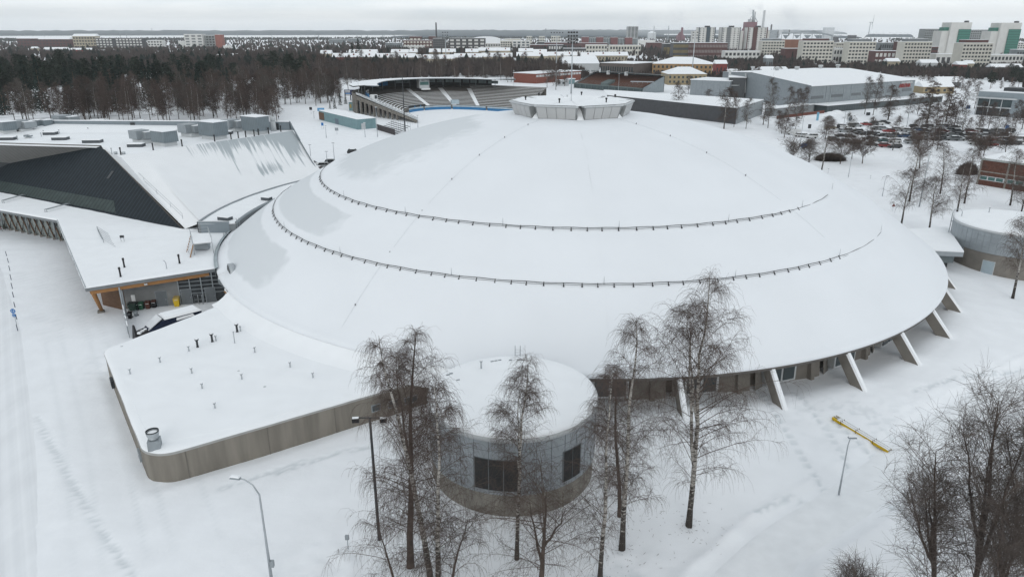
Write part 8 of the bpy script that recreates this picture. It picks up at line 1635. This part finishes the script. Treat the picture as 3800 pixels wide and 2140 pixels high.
for (nm, c, x0, x1, yb, yt, dp, m, lab, rh) in (('garden_house', 'C', 1830, 2055, 690, 640, 12, YEL2, 'ochre house right of the arena', 3.2), ('garden_house', 'C', 1768, 1822, 680, 625, 12, mat('pale_green_wall', (.2, .27, .24), .8, .1, .4), 'pale green gabled house touching the arena end', 3), ('garden_house', 'C', 1945, 2110, 640, 605, 10, ROOFG, 'grey gabled house behind the ochre one', 3.5), ('garden_house', 'I2', 1410, 1700, 900, 870, 10, ROOFG, 'slate house with snowy gable behind the arena roof corner', 4), ('garden_house', 'AR', 490, 700, 130, 105, 18, YEL2, 'ochre hipped house behind the arena side wing', 3), ('garden_house', 'AR', 850, 1100, 110, 85, 20, YEL2, 'ochre house behind the arena ridge', 3)):
    p0_, p1_ = G(c, x0, yb, 0), G(c, x1, yb, 0)
    if c in ('AR', 'I2'): p0_, p1_ = Py(c, x0, yb, 640), Py(c, x1, yb, 640)
    h_ = Hat(c, x0, yt, p0_) if c not in ('AR', 'I2') else Py(c, x0, yt, 640).z
    bld(nm, lab, 'house', p0_, p1_, dp, h_, m, 'gable' if 'hipped' not in lab else 'hip', wins=(1, 5), rh=rh, ws=(.4, .5))
# arched hall
p0_, p1_ = Py('J1', 2050, 240, 1500), Py('J1', 2425, 240, 1500); ah = thing('arched_hall', 'large hall with a long rounded snowy roof in the town', 'hall', (p0_.x, p0_.y, 0)); b = MB(); zt = Py('J1', 2200, 193, 1500).z; zb = Py('J1', 2200, 235, 1500).z; b.smooth = True; n = 14; L = (p1_-p0_).length
for i in range(n): 
    a0_, a1_ = PI*i/n, PI*(i+1)/n; x0, x1 = p0_.x+L*(1-math.cos(a0_))/2, p0_.x+L*(1-math.cos(a1_))/2; z0_, z1_ = zb+(zt-zb)*math.sin(a0_), zb+(zt-zb)*math.sin(a1_); b.add([(x0, p0_.y, z0_), (x1, p0_.y, z1_), (x1, p0_.y+40, z1_), (x0, p0_.y+40, z0_)], [(0, 1, 2, 3)]); b.add([(x0, p0_.y, 0), (x1, p0_.y, 0), (x1, p0_.y, z1_), (x0, p0_.y, z0_)], [(0, 1, 2, 3)])
b.build('shell', SNOWR, ah)
# chimney, crane, pylons
def stack(c, x, yb, xt, yt, Y, r, label, m=DKF, name='chimney', group=None):
    p = Py(c, x, yb, Y); zt = Py(c, xt, yt, Y).z; b = MB(); b.tube([(p.x, p.y, 0), (Py(c, xt, yt, Y).x*0+p.x, p.y, zt)], [r, r*.75], 10); return one(name, label, 'chimney', b, m, group)
stack('J1', 1613, 200, 1613, 15, 1620, 2.0, 'tall lone chimney behind the charcoal block')
p = Py('J2', 773, 190, 2300); zt = Py('J2', 773, 92, 2300).z; b = MB(); b.tube([(p.x, p.y, 0), (p.x, p.y, zt)], 1.0, 4); a_, c_ = Py('J2', 735, 112, 2300), Py('J2', 868, 112, 2300); b.tube([(a_.x, a_.y, a_.z), (c_.x, c_.y, a_.z)], .7, 4); b.tube([(p.x, p.y, zt), (c_.x, c_.y, a_.z)], .25, 3); one('tower_crane', 'thin tower crane over the centre of the town', 'crane', b, GREYM)
for i, (c, x, yt, yb, Y) in enumerate((('J1', 68, 148, 200, 3300), ('J1', 112, 148, 245, 1900), ('J1', 602, 155, 205, 3300), ('J1', 657, 155, 205, 3300), ('J1', 735, 140, 205, 3200), ('J1', 928, 170, 208, 3300), ('J1', 948, 150, 208, 3200), ('J1', 1078, 160, 270, 1700), ('A', 180, 248, 262, 3600), ('A', 885, 232, 268, 3300), ('A', 932, 238, 270, 3300), ('A', 325, 240, 262, 3600), ('A', 1118, 208, 228, 7000), ('A', 1748, 238, 290, 3000), ('A', 2002, 245, 290, 3000), ('A', 2345, 240, 300, 2700))):
    p = Py(c, x, yb, Y); zt = Py(c, x, yt, Y).z; b = MB(); w_ = zt*.05
    for s_ in (-1, 1): b.tube([(p.x+s_*w_, p.y, 0), (p.x, p.y, zt)], Y*.00016, 3)
    for k in (.75, .88): b.tube([(p.x-zt*.12, p.y, zt*k), (p.x+zt*.12, p.y, zt*k)], Y*.00013, 3)
    for k in (.2, .45, .62): b.tube([(p.x-w_*(1-k), p.y, zt*k), (p.x+w_*(1-k-.1), p.y, zt*(k+.12))], Y*.0001, 3)
    one('pylon', ('tall' if zt > 60 else 'low')+' lattice pylon before the frozen bay, '+('far left of the grandstand', 'left of the lone chimney')[c == 'J1'], 'pylon', b, GREYM, 'pylons before the frozen bay')
# the mill
ML = thing('pulp_mill', 'big maroon boiler house with a frame of pipes and two flues on top', 'factory', tuple(Py('I1', 1070, 400, 2600)))
MR = mat('mill_maroon', (.16, .07, .085), .7, .1, .02)
def mb_(x0, x1, yt, Y, dp, m, nm, par, yb=None):
    pl, pr = Py('I1', x0, yt, Y), Py('I1', x1, yt, Y); b = MB(); b.prism([Vector(pl[:2]), Vector(pr[:2]), Vector((pr.x, pr.y+dp)), Vector((pl.x, pl.y+dp))], 0 if yb is None else Py('I1', x0, yb, Y).z, pl.z); return b.build(nm, m, par)
mb_(1003, 1143, 230, 2600, 40, MR, 'boiler_house', ML); mb_(980, 1005, 320, 2590, 40, MR, 'low_wing', ML); mb_(1040, 1075, 190, 2605, 20, LIGHTG, 'penthouse', ML)
PQ = lambda x, y, Y=2600: Py('I1', x, y, Y)
for (x0, x1, yt, r) in ((1095, 1102, 62, 3.2), (1118, 1127, 92, 1.8)): b = MB(); q = PQ(x0, 230); b.tube([(q.x, q.y+10, PQ(x0, 232).z), (PQ(x1, yt).x, q.y+10, PQ(x1, yt).z)], [r, r], 8); b.build('flue', GREYM, ML)
b = MB(); 
for x in (1025, 1145): b.tube([PQ(x, 230), PQ(1085+(x-1085)*.35, 155), PQ(1090, 150)], 1.2, 5)
b.build('pipe_frame', GALV, ML)
stack('I1', 1217, 300, 1245, 70, 2650, 5.0, 'massive grey stack right of the mill', LIGHTG)
b = MB(); q0_, q1_ = PQ(1217, 295, 2650), PQ(1246, 68, 2650)
for (x0, x1, yt, Y, lab, m) in ((1350, 1420, 340, 2700, 'grey plant building right of the big stack', GREYM), (1437, 1492, 345, 2700, 'pale silo building beyond the stack', LIGHTG), (2085, 2200, 305, 2800, 'pale silo block wrapped in steam', LIGHTG), (2430, 2500, 410, 2500, 'small dark plant building near the sea', DKF), (1320, 1400, 395, 2650, 'low grey plant with sloping conveyor', GREYM), (2230, 2256, 432, 2500, 'dark block below the steam', DKF)):
    tw('plant_building', lab, 'I1', x0, x1, yt, Y, 30, m, None, group='plant buildings of the mill')
for i, (x0, xm, x1, yt) in enumerate(((1430, 1500, 1560, 385), (1550, 1650, 1720, 375), (1700, 1790, 1860, 385), (1850, 1910, 2000, 390))):
    a_, c_ = PQ(x0, 458, 2500), PQ(x1, 458, 2500); zt = PQ(xm, yt, 2500).z; w_ = (c_.x-a_.x)/2; b = MB(); b.smooth = True; b.lathe(((a_.x+c_.x)/2, 2520, 0), [(w_*1.3, 0), (w_*.55, zt*.6), (.5, zt)], 16); one('chip_heap', f'{["first", "second", "third", "last"][i]} snow covered conical heap under the conveyors, from the left', 'heap', b, SNOW, 'heaps under the conveyors')
for i, pts in enumerate((((1480, 378), (1640, 378), (1740, 362), (1900, 360)), ((1740, 358), (2000, 380), (2160, 418)), ((1900, 352), (2050, 385), (2170, 415)), ((1300, 365), (1440, 410)))):
    b = MB(); P_ = [PQ(x, y, 2480) for x, y in pts]; b.tube(P_, 1.8, 4)
    for q in P_: b.tube([(q.x, q.y, 0), q], 1.0, 4)
    one('conveyor', f'{["left", "long upper", "long lower", "short steep"][i]} conveyor bridge above the snowy heaps', 'conveyor', b, GREYM, 'conveyor bridges of the mill')
for (c, x, yb, xt, yt, Y, r, m, lab) in (('J2', 2150, 160, 2162, 55, 3200, 2.6, LIGHTG, 'slanting flue of the port plant'), ('J2', 2332, 220, 2332, 55, 2600, 1.5, GREYM, 'thin steel stack left of the maroon tower'), ('J2', 2505, 190, 2508, 78, 2900, 5.5, MR, 'maroon process tower with small platforms'), ('I1', 1330, 330, 1332, 262, 2800, 3.5, DKF, 'dark vent tower behind the tower blocks'), ('I1', 1577, 370, 1577, 338, 2700, 2.2, DKF, 'small dark cyclone on the conveyors')):
    stack(c, x, yb, xt, yt, Y, r, lab, m)
tw('plant_building', 'pyramid shaped maroon plant under the process tower', 'J2', 2460, 2550, 200, 2900, 40, MR, None, roofk='hip', rh=18, snow=MR)
tw('plant_building', 'pale wide plant with hipped top in the port', 'J2', 2090, 2180, 150, 3200, 30, LIGHTG, None, roofk='hip', rh=8)
# wind turbine
p = Py('I2', 450, 275, 6200); hub_ = Py('I2', 476, 88, 6200); o = thing('wind_turbine', 'pale wind turbine standing by the frozen sea', 'wind turbine', (p.x, p.y, 0)); TW = mat('turbine_grey', (.30, .32, .34), .5, .03, .1)
b = MB(); b.tube([(p.x, p.y, 0), (p.x, p.y, hub_.z)], [4.2, 2.6], 8); b.build('tower', TW, o); b = MB(); b.tube([(p.x-14, p.y-6, hub_.z), (p.x+16, p.y-6, hub_.z)], 2.8, 6); b.build('nacelle', TW, o)
for a in (80, 200, -88): b = MB(); h0 = Vector((p.x+16, p.y-8, hub_.z)); e = h0+Vector((math.cos(math.radians(a))*.25, 0, math.sin(math.radians(a))))*62; b.tube([h0, h0.lerp(e, .3), e], [1.6, 2.0, .5], 4); b.build('blade', TW, o)
# ================================================================ SEA, HILLS, ISLANDS
b = MB(); b.add([(-38000, 3950, .15), (-500, 3950, .15), (1500, 4700, .15), (3400, 3800, .15), (40000, 3950, .15), (40000, 38000, .15), (-38000, 38000, .15)], [(0, 1, 2, 3, 4, 5, 6)]); struct(b.build('sea', mat('sea_ice', (.86, .87, .875), .7, .03, .002)))
FH = mat('forest_hills', (.045, .07, .085), .95, .35, .003)
def ridge(name, S0, S1, d0, d1, z1, seed, n=160):
    rs = np.random.default_rng(seed); X = np.zeros((5, n)); Y = X.copy(); Z = X.copy()
    for i in range(n):
        Sx = S0+(S1-S0)*i/(n-1); f = min(1, 12*min(i/(n-1), 1-i/(n-1))+.0)**.5; hh = z1*f*(1+.10*vn(np.array(Sx*1.0), np.array(seed*7.7), 70)+.05*rs.normal())
        for j, (t, zz) in enumerate(((0, -1), (.02, .35), (.35, .7), (.8, 1), (1.0, .0))):
            d = d0+(d1-d0)*t; x, y = at(Sx, d); X[j, i], Y[j, i], Z[j, i] = x, y, hh*zz if zz > 0 else -1
    struct(grid_mesh(name, X, Y, Z, FH))
ridge('far_shore', -900, 2400, 6950, 9400, 42, 3); ridge('far_shore_hills', 1500, 3000, 9500, 14000, 52, 8)
ridge('headland', 1500, 3050, 4300, 5200, 12, 6); ridge('islands', 3275, 3362, 7600, 8200, 14, 4, 40); ridge('low_island', 3265, 3330, 9800, 10400, 22, 5, 30); ridge('coast', 3060, 3220, 5200, 5900, 16, 7, 40)
# roads with tracks beyond the hall
TRK = mat('wet_asphalt_snow', (.32, .33, .34), .6, .25, .15)
for i, (pts, wd) in enumerate(((((-60, 900), (500, 855), (1080, 850), (1500, 775), (1900, 735), (2500, 668)), 5), (((-60, 870), (500, 835), (1080, 812), (1500, 755), (1900, 712), (2500, 650)), 4))):
    strip('highway' if i == 0 else 'side_road', [G('A', x, y, 0) for x, y in pts], wd, TRK, .05, 80, 3)
strip('car_park_lane', [G('PK', x, y, 0) for x, y in ((300, 250), (900, 235), (1500, 260), (2600, 270))], 34, mat('car_park_snow', (.72, .74, .765), .7, .08, .12), .05, 60, 3)
# ================================================================ AIR
hb = MB(); 
hb.add([(-41000, -700, -1.2), (41000, -700, -1.2), (41000, 37000, -1.2), (-41000, 37000, -1.2), (-41000, -700, 260), (41000, -700, 260), (41000, 37000, 260), (-41000, 37000, 260)], [(0,3,2,1),(4,5,6,7),(0,1,5,4),(1,2,6,5),(2,3,7,6),(3,0,4,7)])
hm = bpy.data.materials.new('haze'); hm.use_nodes = True; t = hm.node_tree; t.nodes.clear(); ou = t.nodes.new("ShaderNodeOutputMaterial"); pv = t.nodes.new("ShaderNodeVolumePrincipled")
pv.inputs['Color'].default_value = (.97, .985, 1.0, 1); pv.inputs['Density'].default_value = HAZE_D; pv.inputs['Anisotropy'].default_value = .2; t.links.new(pv.outputs[0], ou.inputs['Volume'])
ho = hb.build('haze', hm); ho['kind'] = 'stuff'; tag(ho, 'thin winter haze lying over town and bay', 'haze')
# steam plumes: soft volumes that drift from the flues
def plume(label, c, xa, ya, xb, yb, Y, rad, dens, seed):
    A = Py(c, xa, ya, Y); B = Py(c, xb, yb, Y); mid = (A+B)/2; L = (B-A).length/2+rad*.4
    b = MB(); b.smooth = True; b.lathe((0, 0, 0), [(max(.001, math.sin(PI*i/12)), -math.cos(PI*i/12)) for i in range(13)], 20)
    m = bpy.data.materials.new('steam'); m.use_nodes = True; t = m.node_tree; n = t.nodes; n.clear(); ou = n.new("ShaderNodeOutputMaterial"); pv = n.new("ShaderNodeVolumePrincipled")
    tc_ = n.new("ShaderNodeTexCoord"); gr = n.new("ShaderNodeTexGradient"); gr.gradient_type = 'QUADRATIC_SPHERE'; t.links.new(tc_.outputs['Object'], gr.inputs[0])
    g = n.new("ShaderNodeNewGeometry"); no = n.new("ShaderNodeTexNoise"); no.inputs['Scale'].default_value = 1.6/rad; no.inputs['Detail'].default_value = 5; no.inputs['Roughness'].default_value = .6; t.links.new(g.outputs['Position'], no.inputs[0])
    r = n.new("ShaderNodeMapRange"); r.inputs[1].default_value = .36; r.inputs[2].default_value = .70; r.inputs[3].default_value = 0; r.inputs[4].default_value = dens; t.links.new(no.outputs[0], r.inputs[0])
    mu = n.new("ShaderNodeMath"); mu.operation = 'MULTIPLY'; t.links.new(r.outputs[0], mu.inputs[0]); t.links.new(gr.outputs[1], mu.inputs[1]); t.links.new(mu.outputs[0], pv.inputs['Density'])
    pv.inputs['Color'].default_value = (.90, .92, .94, 1); t.links.new(pv.outputs[0], ou.inputs['Volume']); o = b.build('steam', m); o['kind'] = 'stuff'; tag(o, label, 'steam')
    o.location = mid; o.rotation_mode = 'QUATERNION'; o.rotation_quaternion = (B-A).to_track_quat('Z', 'Y'); o.scale = (rad, rad, L); return o
plume('steam drifting left from the mill flues', 'I1', 1090, 50, 1000, 110, 2600, 22, 0.078, 1)
plume('steam blowing from the massive stack', 'I1', 1245, 60, 1120, -20, 2650, 20, 0.078, 2)
plume('wide grey steam cloud right of the massive stack', 'I1', 1900, 330, 1350, 60, 2900, 75, 0.031, 3)
plume('steam around the pale silo block', 'I1', 2270, 400, 2050, 290, 2780, 38, 0.055, 4)
plume('steam cloud over the port plant', 'J2', 2120, 110, 1930, -60, 3100, 75, 0.028, 5)
plume('steam cloud right of the thin steel stack', 'I1', 50, 330, 60, 0, 2900, 55, 0.034, 6)
